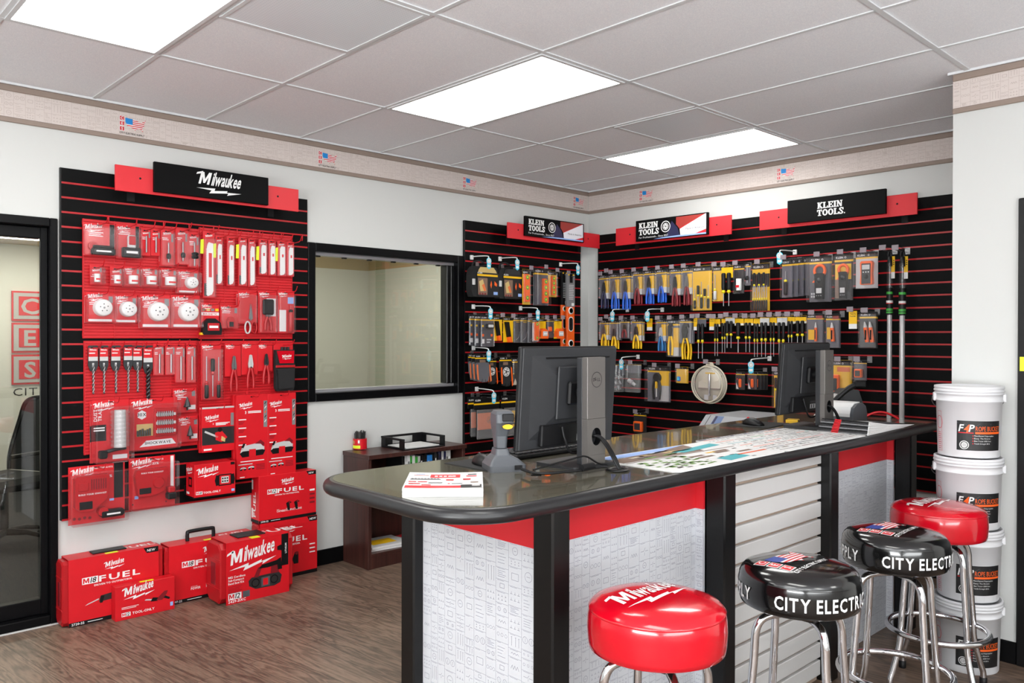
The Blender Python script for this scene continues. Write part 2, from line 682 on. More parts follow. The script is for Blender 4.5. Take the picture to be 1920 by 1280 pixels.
def flag_logo(mb, x, z, y, h, blue, txt, fn=None, lift=0.0):
    """three lettered red squares, a flag cut to the outline of the country, and the name below. h = height of the squares' column"""
    q = h / 3.25
    if fn is None:
        def fn(a, b_, k=0):
            return (a, y - lift * k, b_)
    f0 = lambda a, b_: fn(a, b_, 0)
    f1 = lambda a, b_: fn(a, b_, 1)
    f2 = lambda a, b_: fn(a, b_, 2)
    for i, ch in enumerate('CES'):
        zt = z + h - i * q * 1.12
        mb.rect(x, x + q * 1.05, zt - q, zt, 0, WHITE, f0)
        mb.rect(x + q * .09, x + q * .96, zt - q * .91, zt - q * .09, 0, RED, f1)
        mb.rect(x + q * .2, x + q * .85, zt - q * .8, zt - q * .2, 0, WHITE, f2) if False else None
        mb.text(ch, x + q * .525, zt - q * .78, 0, q * .56, WHITE, 'c', 1, fn=f2)
    fx, fz, fw_, fh = x + q * 1.2, z - q * .02, q * 4.3, h * 0.80
    P = [(fx + a * fw_, fz + b_ * fh + h * .12) for a, b_ in USA]
    zlo, zhi = min(p[1] for p in P), max(p[1] for p in P)
    ns = 13
    for i in range(ns):
        a, b_ = zlo + (zhi - zlo) * i / ns, zlo + (zhi - zlo) * (i + 1) / ns
        c = clip_half(clip_half(P, 1, a, True), 1, b_, False)
        # split concave bands into columns so each piece stays simple
        nx = 14
        for k in range(nx):
            xa, xb = fx + fw_ * k / nx, fx + fw_ * (k + 1) / nx
            d = clip_half(clip_half(c, 0, xa, True), 0, xb, False)
            if len(d) > 2:
                blue_here = k < 5 and i > 5
                mb.flat(d, 0, blue if blue_here else (RED if i % 2 == 0 else WHITE), f1)
    mb.text('CITY ELECTRIC SUPPLY', x, z - q * .62, 0, q * .40, txt, 'l', 1, fn=f1, width=q * 5.2)


def schematic(mb, x0, x1, z0, z1, y, m, cw, t, rng, skip=None):
    """printed wiring symbols in ruled cells"""
    x = x0
    while x < x1 - cw * .2:
        w_ = min(cw * rng.choice((.8, 1.0, 1.25)), x1 - x)
        mb.line(x + w_, z0, x + w_, z1, t * .7, y, m)
        z = z1
        while z > z0:
            h = cw * rng.choice((.55, .8, 1.0, 1.3, 1.6))
            zb = max(z - h, z0)
            h = z - zb
            mb.line(x, zb, x + w_, zb, t * .7, y, m)
            if h > cw * .35 and w_ > cw * .4:
                cx, cz, r_ = x + w_ * .5, zb + h * .5, min(w_, h) * .26
                k = rng.randrange(9)
                if k == 0:
                    mb.ring(cx, cz, r_ - t * .5, r_ + t * .5, y, m, 12)
                    mb.line(cx - r_ * .5, cz, cx + r_ * .5, cz, t, y, m)
                elif k == 1:
                    for a in (-1, 1):
                        mb.ring(cx + a * w_ * .23, cz, r_ * .7 - t * .5, r_ * .7 + t * .5, y, m, 10)
                        mb.line(cx + a * w_ * .23, cz - r_ * .4, cx + a * w_ * .23, cz + r_ * .4, t, y, m)
                elif k == 2:
                    n = 6
                    for i in range(n):
                        mb.line(cx - w_ * .3 + w_ * .6 * i / n, cz + (r_ * .4 if i % 2 else -r_ * .4), cx - w_ * .3 + w_ * .6 * (i + 1) / n, cz + (-r_ * .4 if i % 2 else r_ * .4), t, y, m)
                elif k == 3:
                    for a in (-.28, 0, .28):
                        for b_ in (-.22, .1):
                            xx, zz = cx + a * w_, cz + b_ * h
                            mb.line(xx - r_ * .35, zz, xx + r_ * .35, zz, t, y, m)
                            mb.line(xx, zz, xx, zz + r_ * .5, t, y, m)
                elif k == 4:
                    for a in (-.25, .05, .3):
                        mb.line(cx + a * w_, cz - h * .3, cx + a * w_, cz + h * .3, t, y, m)
                        mb.line(cx + a * w_ - r_ * .2, cz + h * .3, cx + a * w_ + r_ * .2, cz + h * .3, t, y, m)
                elif k == 5:
                    mb.line(cx - r_, cz - r_ * .7, cx + r_, cz - r_ * .7, t, y, m)
                    mb.line(cx - r_, cz + r_ * .7, cx + r_, cz + r_ * .7, t, y, m)
                    mb.line(cx - r_, cz - r_ * .7, cx - r_, cz + r_ * .7, t, y, m)
                    mb.line(cx + r_, cz - r_ * .7, cx + r_, cz + r_ * .7, t, y, m)
                elif k == 6:
                    for a in (-1, 0, 1):
                        mb.ring(cx + a * w_ * .3, cz, r_ * .45 - t * .4, r_ * .45 + t * .4, y, m, 8)
                elif k == 7:
                    mb.line(cx - w_ * .35, cz, cx - r_ * .3, cz, t, y, m)
                    mb.line(cx + w_ * .35, cz, cx + r_ * .3, cz, t, y, m)
                    mb.line(cx - r_ * .3, cz, cx + r_ * .3, cz + r_ * .8, t, y, m)
                    mb.line(cx, cz - r_, cx, cz - r_ * .3, t, y, m)
                else:
                    for i in range(4):
                        mb.line(cx - w_ * .35, cz - h * .25 + h * .16 * i, cx + w_ * rng.uniform(-.05, .35), cz - h * .25 + h * .16 * i, t, y, m)
                mb.line(x + w_ * .12, z - t * 2.5, x + w_ * rng.uniform(.4, .8), z - t * 2.5, t * .8, y, m)
            z = zb
        x += w_


# ------------------------------------------------------------------ procedural surface materials
def floor_mat():
    m = bpy.data.materials.new('wood_plank_floor')
    m.use_nodes = True
    nt = m.node_tree
    N, L = nt.nodes, nt.links
    b = N['Principled BSDF']
    tc = N.new('ShaderNodeTexCoord')
    mp = N.new('ShaderNodeMapping')
    mp.inputs['Rotation'].default_value = (0, 0, R(-7))
    L.new(tc.outputs['Object'], mp.inputs[0])
    br = N.new('ShaderNodeTexBrick')
    br.inputs['Scale'].default_value = 1.0
    br.inputs['Brick Width'].default_value = 1.22
    br.inputs['Row Height'].default_value = 0.155
    br.inputs['Mortar Size'].default_value = 0.0012
    br.inputs['Mortar Smooth'].default_value = 0.2
    br.inputs['Color1'].default_value = (0, 0, 0, 1)
    br.inputs['Color2'].default_value = (1, 1, 1, 1)
    br.inputs['Mortar'].default_value = (0.5, 0.5, 0.5, 1)
    br.offset = 0.37
    L.new(mp.outputs[0], br.inputs['Vector'])
    # grain: noise stretched along the plank, shifted per plank
    sc = N.new('ShaderNodeMapping')
    sc.inputs['Scale'].default_value = (1.1, 9.0, 1)
    L.new(mp.outputs[0], sc.inputs[0])
    ad = N.new('ShaderNodeVectorMath')
    ad.operation = 'ADD'
    mu = N.new('ShaderNodeVectorMath')
    mu.operation = 'SCALE'
    mu.inputs['Scale'].default_value = 9.0
    L.new(br.outputs['Color'], mu.inputs[0])
    L.new(sc.outputs[0], ad.inputs[0])
    L.new(mu.outputs[0], ad.inputs[1])
    n1 = N.new('ShaderNodeTexNoise')
    n1.inputs['Scale'].default_value = 1.3
    n1.inputs['Detail'].default_value = 3
    n1.inputs['Distortion'].default_value = 0.6
    L.new(ad.outputs[0], n1.inputs['Vector'])
    # ring-like grain lines
    m1 = N.new('ShaderNodeMath')
    m1.operation = 'MULTIPLY'
    m1.inputs[1].default_value = 60.0
    L.new(n1.outputs['Fac'], m1.inputs[0])
    m2 = N.new('ShaderNodeMath')
    m2.operation = 'SINE'
    L.new(m1.outputs[0], m2.inputs[0])
    n2 = N.new('ShaderNodeTexNoise')
    n2.inputs['Scale'].default_value = 14
    n2.inputs['Detail'].default_value = 5
    n2.inputs['Roughness'].default_value = 0.7
    L.new(ad.outputs[0], n2.inputs['Vector'])
    cr = N.new('ShaderNodeValToRGB')
    e = cr.color_ramp.elements
    e[0].position, e[0].color = 0.25, rgb((66, 52, 43))
    e[1].position, e[1].color = 0.75, rgb((130, 109, 93))
    mixf = N.new('ShaderNodeMath')
    mixf.operation = 'MULTIPLY_ADD'
    mixf.inputs[1].default_value = 0.13
    L.new(m2.outputs[0], mixf.inputs[0])
    mm = N.new('ShaderNodeMath')
    mm.operation = 'MULTIPLY_ADD'
    mm.inputs[1].default_value = 0.7
    mm.inputs[2].default_value = -0.05
    L.new(n2.outputs['Fac'], mm.inputs[0])
    sepc = N.new('ShaderNodeMath')
    sepc.operation = 'MULTIPLY_ADD'
    sepc.inputs[1].default_value = 0.13
    L.new(br.outputs['Color'], sepc.inputs[0])
    mm2 = N.new('ShaderNodeMath')
    mm2.operation = 'MULTIPLY_ADD'
    mm2.inputs[1].default_value = 0.35
    L.new(n1.outputs['Fac'], mm2.inputs[0])
    L.new(mm.outputs[0], mm2.inputs[2])
    L.new(mm2.outputs[0], sepc.inputs[2])
    L.new(sepc.outputs[0], mixf.inputs[2])
    L.new(mixf.outputs[0], cr.inputs[0])
    dk = N.new('ShaderNodeMix')
    dk.data_type = 'RGBA'
    dk.inputs[7].default_value = rgb((42, 34, 30))
    L.new(cr.outputs[0], dk.inputs[6])
    L.new(br.outputs['Fac'], dk.inputs[0])
    L.new(dk.outputs[2], b.inputs['Base Color'])
    b.inputs['Roughness'].default_value = 0.42
    bp = N.new('ShaderNodeBump')
    bp.inputs['Strength'].default_value = 0.15
    bp.inputs['Distance'].default_value = 0.002
    L.new(mixf.outputs[0], bp.inputs['Height'])
    L.new(bp.outputs[0], b.inputs['Normal'])
    return m


def speckle_mat(name, c1, c2, scale, rough, spec=0.5, coat=0.0, bump=0.0, lo=0.45, hi=0.62):
    m = bpy.data.materials.new(name)
    m.use_nodes = True
    nt = m.node_tree
    N, L = nt.nodes, nt.links
    b = N['Principled BSDF']
    tc = N.new('ShaderNodeTexCoord')
    n = N.new('ShaderNodeTexNoise')
    n.inputs['Scale'].default_value = scale
    n.inputs['Detail'].default_value = 4
    n.inputs['Roughness'].default_value = 0.75
    L.new(tc.outputs['Object'], n.inputs['Vector'])
    cr = N.new('ShaderNodeValToRGB')
    cr.color_ramp.elements[0].position, cr.color_ramp.elements[0].color = lo, rgb(c1)
    cr.color_ramp.elements[1].position, cr.color_ramp.elements[1].color = hi, rgb(c2)
    L.new(n.outputs['Fac'], cr.inputs[0])
    L.new(cr.outputs[0], b.inputs['Base Color'])
    b.inputs['Roughness'].default_value = rough
    b.inputs['Specular IOR Level'].default_value = spec
    b.inputs['Coat Weight'].default_value = coat
    b.inputs['Coat Roughness'].default_value = 0.03
    if bump:
        bp = N.new('ShaderNodeBump')
        bp.inputs['Strength'].default_value = bump
        bp.inputs['Distance'].default_value = 0.003
        L.new(n.outputs['Fac'], bp.inputs['Height'])
        L.new(bp.outputs[0], b.inputs['Normal'])
    return m


def wood_mat(name, c1, c2, rough):
    m = bpy.data.materials.new(name)
    m.use_nodes = True
    nt = m.node_tree
    N, L = nt.nodes, nt.links
    b = N['Principled BSDF']
    tc = N.new('ShaderNodeTexCoord')
    mp = N.new('ShaderNodeMapping')
    mp.inputs['Scale'].default_value = (40, 40, 2.5)
    n = N.new('ShaderNodeTexNoise')
    n.inputs['Scale'].default_value = 1
    n.inputs['Detail'].default_value = 5
    L.new(tc.outputs['Object'], mp.inputs[0])
    L.new(mp.outputs[0], n.inputs['Vector'])
    cr = N.new('ShaderNodeValToRGB')
    cr.color_ramp.elements[0].position, cr.color_ramp.elements[0].color = 0.3, rgb(c1)
    cr.color_ramp.elements[1].position, cr.color_ramp.elements[1].color = 0.7, rgb(c2)
    L.new(n.outputs['Fac'], cr.inputs[0])
    L.new(cr.outputs[0], b.inputs['Base Color'])
    b.inputs['Roughness'].default_value = rough
    return m


FLOORM = floor_mat()
TILE = speckle_mat('ceiling_tile', (234, 235, 240), (250, 250, 252), 260, 0.9, 0.2, bump=0.25)
TBAR = mat('ceiling_grid_paint', (214, 216, 218), 0.5)
CARPET = speckle_mat('dark_office_carpet', (46, 46, 48), (84, 84, 86), 300, 0.95, 0.1, bump=0.4)
OFFW = mat('beige_office_wall', (208, 206, 198), 0.7, bump=0.05, bscale=300)
OFFT = mat('tan_office_ceiling', (176, 156, 120), 0.8)
BORDER = mat('beige_border_paper', (206, 195, 190), 0.6)
BORDERL = mat('border_print_lines', (176, 162, 155), 0.6)
TRIMB = mat('taupe_moulding', (140, 124, 114), 0.5)
PANELW = mat('white_printed_panel', (202, 204, 209), 0.45)
PANELL = mat('panel_print_lines', (128, 128, 146), 0.5)
SLATW = mat('white_slat_panel', (210, 209, 208), 0.4)
SLATG = mat('beige_slat_groove', (170, 150, 135), 0.5)
COUNTER = speckle_mat('speckled_counter_laminate', (66, 64, 54), (104, 100, 86), 420, 0.16, 0.6, coat=0.55, lo=0.3, hi=0.7)
EDGE = mat('black_counter_edge', (24, 24, 26), 0.32, bump=0.03)
MAHOG = wood_mat('dark_mahogany_veneer', (46, 24, 22), (74, 42, 36), 0.35)
LIGHTP = mat('light_diffuser', (255, 255, 251), 0.5, emit=PANEL_POWER)
OFFLIGHT = mat('office_light_diffuser', (255, 250, 240), 0.5, emit=9.5)
VINYLR = mat('glossy_red_vinyl', (190, 6, 28), 0.16, coat=0.5)
VINYLB = mat('glossy_black_vinyl', (12, 12, 13), 0.14, coat=0.5)
BUCKET = mat('white_bucket_plastic', (216, 216, 219), 0.4)
DARKJ = mat('dark_metal_frame', (8, 8, 10), 0.32, spec=0.14)

# ------------------------------------------------------------------ the room
H = 2.756
YB, YR, XR = 4.0, 2.855, 3.309
XE, YF = 8.0, -5.0
DX0, DX1 = -1.30, -0.175      # glass door opening in the left wall (along y)
WY0, WY1, WZ0, WZ1 = 1.285, 2.545, 1.085, 2.075

struct(MB().box(0, XE, YF, YB, -0.1, 0, FLOORM).build('floor'))

m = MB()
T = -0.12
for y0, y1, z0, z1 in ((YF, DX0, 0, H), (DX0, DX1, 2.095, H), (DX1, WY0, 0, H), (WY0, WY1, 0, WZ0), (WY0, WY1, WZ1, H), (WY1, YB + .12, 0, H)):
    m.box(T, 0, y0, y1, z0, z1, WALL)
struct(m.build('wall_left'))
struct(MB().box(0, XR, YB, YB + .12, 0, H, WALL).build('wall_back'))
m = MB()
m.box(XR, 3.64, YR, YB + .12, 0, H, WALL)
m.box(3.64, 4.62, YR, YB + .12, 2.08, H, WALL)
m.box(4.62, XE, YR, YB + .12, 0, H, WALL)
struct(m.build('wall_right'))
struct(MB().box(0, XE, YF - .12, YF, 0, H, WALL).build('wall_front'))
struct(MB().box(XE, XE + .12, YF, YB, 0, H, WALL).build('wall_east'))

# ceiling tiles and their grid
XL = [0.9369 + 1.2192 * k for k in range(0, 6)]
YL = [0.6096 * j for j in range(-8, 7)]
ce = struct(MB().box(0, XE, YF, YB, H, H + .1, TILE).build('ceiling'))
m = MB()
g = 0.012
for x in XL:
    m.box(x - g, x + g, YF, YB, H - .006, H - .0005, TBAR)
for y in YL:
    m.box(0, XE, y - g * .8, y + g * .8, H - .0055, H - .0005, TBAR)
for x, y in ((XL[0] + .6096, 0), (XL[0] + .6096, 4 * .6096)):
    m.box(x - g * .8, x + g * .8, y, y + .6096, H - .005, H - .0005, TBAR)
m.box(0, .018, YF, YB, H - .012, H - .0005, TBAR)
m.box(0, XR, YB - .018, YB, H - .012, H - .0005, TBAR)
m.box(XR - .02, XE, YR - .018, YR, H - .012, H - .0005, TBAR)
m.build('ceiling_grid', ce)

# wallpaper border with mouldings
rng = random.Random(4)
ZB0, ZB1, ZT0 = 2.557, 2.583, 2.712


def border(name, M, L):
    """local x along the wall, facing local -y"""
    m = MB(M)
    m.box(0, L, -.004, -.0005, ZB1, ZT0, BORDER)
    schematic(m, 0, L, ZB1, ZT0, -.0046, BORDERL, .042, .0016, rng)
    o = struct(m.build(name))
    m = MB(M)
    for z0, z1 in ((ZB0, ZB1), (ZT0, H - .012)):
        m.box(0, L, -.012, -.0005, z0, z1, TRIMB, .003)
    m.build('moulding', o)
    return o


ML = Matrix.Translation((0, YF, 0)) @ Matrix.Rotation(RZ90, 4, 'Z')
MBK = Matrix.Translation((0, YB, 0))
MR = Matrix.Translation((XR, YR, 0))
border('trim_1', ML, YB - YF - .013)
border('trim_2', MBK, XR)
border('trim_3', MR, XE - XR)
# printed marks repeated along the border
BLUEM = mat('bright_blue_print', (20, 130, 205), 0.5)
TXTB = mat('black_print', (40, 36, 36), 0.5)
for k, (px, py, wl) in enumerate(((224, 246, 'L'), (597, 307, 'L'), (868, 350, 'L'), (1075, 382, 'L'), (1199, 370, 'B'), (1457, 334, 'B'))):
    if wl == 'L':
        p = onx(px, py, .005)
        M = Matrix.Translation((.0052, p.y, 0)) @ Matrix.Rotation(RZ90, 4, 'Z')
    else:
        p = ony(px, py, YB - .005)
        M = Matrix.Translation((p.x, YB - .0052, 0))
    m = MB(M)
    flag_logo(m, 0, 2.608, 0, .082, BLUEM, TXTB, lift=.0005)
    nm = ['leftmost, above the red tool rack', 'above the left edge of the wall window', 'above the right edge of the wall window', 'at the room corner on the left wall', 'nearest the corner on the back wall', 'on the back wall, furthest from the corner'][k]
    tag(m.build('border_emblem'), 'red and blue flag emblem on the border, ' + nm, 'emblem', 'flag emblems along the wallpaper border')

# black baseboards
m = MB()
for y0, y1 in ((DX1, YB - .014),):
    m.box(0.0005, .014, y0 + .03, y1, 0, .10, BLACKM, .003)
struct(m.build('baseboard_left'))
struct(MB().box(.014, XR - .002, YB - .014, YB - .0005, 0, .10, BLACKM, .003).build('baseboard_back'))
m = MB()
m.box(XR, 3.59, YR - .014, YR - .0005, 0, .10, BLACKM, .003)
struct(m.build('baseboard_right'))


# ceiling lights and vents
def ceiling_light(x, j, label):
    y0, y1 = j * .6096, (j + 1) * .6096
    t = thing('ceiling_light', label, 'ceiling light', (x + .6096, (y0 + y1) / 2, H), 0, 'ceiling light panels')
    a, b_ = .6096, .3048
    MB().box(-a + .03, a - .03, -b_ + .028, b_ - .028, -.009, -.001, LIGHTP).build('diffuser', t)
    m = MB()
    for x0, x1, yy0, yy1 in ((-a + .012, a - .012, -b_ + .01, -b_ + .028), (-a + .012, a - .012, b_ - .028, b_ - .01), (-a + .012, -a + .03, -b_ + .028, b_ - .028), (a - .03, a - .012, -b_ + .028, b_ - .028)):
        m.box(x0, x1, yy0, yy1, -.011, -.001, TBAR)
    m.build('frame', t)


ceiling_light(XL[0], -1, 'white light panel at the upper left corner of the view')
ceiling_light(XL[0], 2, 'white light panel in the middle of the tiled ceiling')
ceiling_light(XL[0], 5, 'white light panel nearest the back wall beside the air vent')
for x, j in ((XL[2], -4), (XL[2], -1), (XL[4], -4), (XL[4], -1), (XL[4], 2), (XL[0], -4), (XL[0], -7), (XL[2], -7), (XL[4], -7)):
    ceiling_light(x, j, 'white light panel in the ceiling outside the view')
VENTM = mat('vent_perforated_sheet', (232, 236, 240), 0.4)
VENTD = mat('vent_dark_holes', (222, 226, 232), 0.5)
for k, (x, y) in enumerate(((XL[0] + .6096, 0), (XL[0] + .6096, 4 * .6096))):
    t = thing('ceiling_vent', ['perforated square air vent beside the upper left light panel', 'perforated square air vent touching the light panel nearest the back wall'][k], 'vent', (x + .3048, y + .3048, H), 0, 'ceiling air vents')
    m = MB()
    m.box(-.29, .29, -.29, .29, -.006, -.001, VENTM)
    n = 46
    for i in range(n):
        for q in range(n):
            a, b_ = -.275 + .55 * i / (n - 1), -.275 + .55 * q / (n - 1)
            s = .0032
            m.add([(a - s, b_ - s, -.0064), (a + s, b_ - s, -.0064), (a + s, b_ + s, -.0064), (a - s, b_ + s, -.0064)], [(0, 1, 2, 3)], VENTD)
    m.build('perforated_plate', t)
    m = MB()
    for s in (-1, 1):
        m.box(s * .285 - .008, s * .285 + .008, -.295, .295, -.010, -.001, TBAR)
        m.box(-.2768, .2768, s * .285 - .008, s * .285 + .008, -.010, -.001, TBAR)
    m.build('frame', t)


# ------------------------------------------------------------------ the offices behind the left wall
m = MB()
m.box(-4.4, T, -4, 3.6, -.1, 0, CARPET)
struct(m.build('floor_office'))
m = MB()
m.box(-4.4, -4.2, -4, 1.0, 0, 2.5, OFFW)
m.box(-4.2, T, -4.1, -4, 0, 2.5, OFFW)
m.box(-4.2, T, 1.0, 1.08, 0, 2.5, OFFW)
m.box(-2.8, -2.6, 1.08, 3.44, 0, 2.18, OFFW)
m.box(-2.8, T, 3.44, 3.56, 0, 2.18, OFFW)
m.box(-2.8, -2.6, 1.08, 3.44, 2.18, 2.5, OFFT)
m.box(-2.8, T, 3.44, 3.56, 2.18, 2.5, OFFT)
struct(m.build('wall_office'))
m = MB()
m.box(-4.4, T, -4, 1.0, 2.36, 2.5, OFFT)
m.box(-2.8, T, 1.08, 3.56, 2.46, 2.5, OFFT)
struct(m.build('ceiling_office'))
m = MB()
m.box(-4.2, -4.188, -4, 1.0, 0, .1, BLACKM)
struct(m.build('baseboard_office'))
for k, (x, y, a, b_) in enumerate(((-3.3, .35, .3, .6), (-1.8, -.6, .3, .6))):
    t = thing('office_ceiling_light', ['lit ceiling panel seen through the glass door', 'lit ceiling panel of the office, nearer the door'][k], 'ceiling light', (x, y, 2.36))
    MB().box(-a, a, -b_, b_, -.012, -.001, OFFLIGHT).build('diffuser', t)
t = thing('window_office_light', 'lit ceiling panel of the room behind the wall window', 'ceiling light', (-1.3, 2.2, 2.46))
MB().box(-.3, .3, -.6, .6, -.012, -.001, OFFLIGHT).build('diffuser', t)

# lettered sign on the office wall
M = Matrix.Translation((-4.199, 0, 0)) @ Matrix.Rotation(RZ90, 4, 'Z')
sg = thing('office_wall_sign', 'red lettered block sign on the office wall behind the glass door', 'sign')
SILVP = mat('silver_sign_border', (172, 168, 166), 0.5)
p0, p1 = onx(21, 545, -4.2), onx(96, 602, -4.2)
zt = p0.z
q = p0.z - p1.z
yl = p0.y
for i, ch in enumerate('CES'):
    z1 = zt - i * q * 1.07
    m = MB(M)
    m.box(yl, yl + q * 1.06, -.02, 0, z1 - q, z1, RED)
    m.box(yl + q * .05, yl + q * 1.01, -.026, -.02, z1 - q * .94, z1 - q * .06, SILVP)
    m.box(yl + q * .20, yl + q * .86, -.03, -.026, z1 - q * .82, z1 - q * .18, RED)
    m.text(ch, yl + q * .53, z1 - q * .76, -.031, q * .5, SILVP, 'c', 1, sx=1.1)
    m.build('letter_block', sg)
m = MB(M)
m.text('CITY ELECTRIC SUPPLY', yl + q * .05, zt - q * 3.52, -.002, q * .25, TXTB, 'l', 0, gap=.25, width=q * 5.2)
m.build('name_lettering', sg)

# office chair behind the glass door
t = thing('office_chair', 'black mesh-backed office chair behind the glass door', 'chair', (-1.95, -.02, 0), R(28))
m = MB()
pts = [(-.22, .5), (-.24, .62), (-.21, .85), (-.17, 1.0), (0, 1.03), (.17, 1.0), (.21, .85), (.24, .62), (.22, .5)]
n = len(pts)
m.tube(smooth_path([(p[0], .22 + (p[1] - .5) * .22, p[1]) for p in pts], 5), .016, BLACK, 8)
m.build('back_frame', t)
m = MB()
m.add([(p[0] * .97, .225 + (p[1] - .5) * .22, p[1]) for p in pts], [tuple(range(n))], BLACKF)
m.add([(p[0] * .97, .232 + (p[1] - .5) * .22, p[1]) for p in pts], [tuple(range(n))], BLACKF)
m.build('backrest', t)
MB().box(-.25, .25, -.27, .24, .42, .50, BLACKF, .035).build('seat', t)
for s in (-1, 1):
    MB().tube(smooth_path([(s * .22, .1, .44), (s * .29, .1, .47), (s * .3, .08, .66), (s * .3, .0, .67), (s * .3, -.2, .67)], 5), .017, BLACK).build('armrest', t)
MB().cyl((0, 0, .08), (0, 0, .43), .028, BLACK).build('column', t)
m = MB()
for k in range(5):
    a = 2 * math.pi * k / 5 + .3
    m.tube([(0, 0, .1), (.17 * math.cos(a), .17 * math.sin(a), .1), (.3 * math.cos(a), .3 * math.sin(a), .07)], [.028, .02, .014], BLACK)
cb_ = m.build('base', t)
for k in range(5):
    a = 2 * math.pi * k / 5 + .3
    x, y = .3 * math.cos(a), .3 * math.sin(a)
    MB().cyl((x - .015 * math.sin(a), y + .015 * math.cos(a), .028), (x + .015 * math.sin(a), y - .015 * math.cos(a), .028), .028, BLACK).build('caster', cb_)

# ------------------------------------------------------------------ glass door (left) and black door frame (right)
d = bpy.data.objects.new('door_1', None)
COL.objects.link(d)
d['kind'] = 'structure'
m = MB()
fw_ = .036
m.box(-.10, .022, DX1 - fw_, DX1, 0, 2.095, DARKJ, .004)
m.box(-.10, .022, DX0, DX0 + fw_, 0, 2.095, DARKJ, .004)
m.box(-.10, .022, DX0 + fw_, DX1 - fw_, 2.05, 2.095, DARKJ, .004)
m.box(-.10, .02, DX0 + fw_, DX1 - fw_, 0, .05, DARKJ, .004)
m.build('frame', d)
m = MB()
a0, a1 = DX0 + fw_, DX1 - fw_
for k in range(4):
    m.box(-.09 + .018 * k, -.078 + .018 * k, a1 - .024 - .003 * k, a1, .05, 2.05, DARKJ, .003)
m.box(-.085, -.03, a0, a0 + .05, .05, 2.05, DARKJ, .004)
m.box(-.085, -.03, a0 + .05, a1 - .03, 1.99, 2.05, DARKJ, .004)
m.box(-.085, -.03, a0 + .05, a1 - .03, .05, .13, DARKJ, .004)
m.build('leaf_frame', d)
MB().box(-.06, -.054, a0 + .05, a1 - .03, .13, 1.99, GLASS).build('pane', d)
MB().box(.0, .03, DX0, DX1 + .005, 0, .006, LGREY).build('threshold', d)

d = bpy.data.objects.new('door_2', None)
COL.objects.link(d)
d['kind'] = 'structure'
m = MB()
m.box(3.59, 3.64, YR - .02, YR + .1, 0, 2.12, BLACKG, .004)
m.box(4.62, 4.67, YR - .02, YR + .1, 0, 2.12, BLACKG, .004)
m.box(3.64, 4.62, YR - .02, YR + .1, 2.075, 2.12, BLACKG, .004)
m.build('frame', d)
MB().box(3.645, 4.615, YR + .02, YR + .06, .005, 2.07, BLACKG, .004).build('leaf', d)
p = ony(1912, 682, YR - .021)
tag(MB().box(3.60, 3.638, YR - .0225, YR - .021, p.z - .032, p.z + .032, NEON).build('sticker'), 'neon yellow sticker on the black door frame at the right', 'sticker')

# ------------------------------------------------------------------ window in the left wall
d = bpy.data.objects.new('window_1', None)
COL.objects.link(d)
d['kind'] = 'structure'
f = .035
m = MB()
for y0, y1, z0, z1 in ((WY0 - .018, WY0 + f, WZ0 - .018, WZ1 + .018), (WY1 - f, WY1 + .018, WZ0 - .018, WZ1 + .018), (WY0 + f, WY1 - f, WZ0 - .018, WZ0 + f), (WY0 + f, WY1 - f, WZ1 - f, WZ1 + .018)):
    m.box(-.118, .02, y0, y1, z0, z1, DARKJ, .004)
m.build('frame', d)
m = MB()
m.box(-.09, -.03, WY0 + f, WY1 - f, WZ1 - f - .022, WZ1 - f, ALU, .002)
m.box(-.09, -.03, WY0 + f, WY1 - f, WZ0 + f, WZ0 + f + .022, ALU, .002)
m.build('track', d)
m = MB()
m.box(-.1, -.02, WY1 - f - .075, WY1 - f - .04, WZ0 + f + .022, WZ1 - f - .022, BLACKG, .004)
m.box(-.1, -.02, WY1 - f - .036, WY1 - f, WZ0 + f + .022, WZ1 - f - .022, BLACKG, .004)
m.build('jamb', d)
ym = onx(713, 600, -.06).y
MB().box(-.050, -.044, WY0 + f, ym + .03, WZ0 + f + .02, WZ1 - f - .02, GLASS).build('pane', d)
MB().box(-.078, -.072, ym - .03, WY1 - f - .075, WZ0 + f + .02, WZ1 - f - .02, GLASS).build('pane', d)
m = MB()
for k in range(6):
    y = WY0 + .08 + k * .2
    m.box(-.07, -.05, y, y + .03, WZ1 - f - .03, WZ1 - f - .022, BLACK)
m.build('clip', d)


# ------------------------------------------------------------------ slat walls
def slatwall(name, label, M, L, skip=None):
    t = thing(name, label, 'slat wall', M.translation, 0)
    M0 = Matrix.Translation(-M.translation) @ M
    z0, z1, sp = .53, 2.362, .0763
    m = MB(M0)
    ma = MB(M0)
    m.box(0, L, -.006, -.0008, z0, z1, BLACKM)
    k = 0
    zz = z1
    while zz > z0 + .01:
        zn = max(zz - sp, z0)
        lo = zn + (.0052 if zn > z0 else 0)
        hi = zz - (.0052 if zz < z1 else 0)
        m.box(0, L, -.02, -.006, lo, hi, BLACKM)
        if zn > z0:
            ma.box(0, L + .001, -.0185, -.0062, zn - .0051, zn + .0051, DRED)
        zz = zn
    m.build('slat_panel', t)
    ma.build('groove_insert', t)
    m = MB(M0)
    m.box(-.006, -.0003, -.022, -.0008, z0, z1, BLACK)
    m.build('edge_trim', t)
    return t


MSL = Matrix.Translation((0, -.158, 0)) @ Matrix.Rotation(RZ90, 4, 'Z')
MSC = Matrix.Translation((0, 2.575, 0)) @ Matrix.Rotation(RZ90, 4, 'Z')
MSB = Matrix.Translation((.132, YB, 0))
slatwall('slat_wall_panel', 'black slat wall with red grooves behind the red tool rack', MSL, 1.418)
slatwall('slat_wall_panel', 'narrow black slat wall with red grooves between window and corner', MSC, 1.30)
slatwall('slat_wall_panel', 'wide black slat wall with red grooves covering the back wall', MSB, XR - .135)


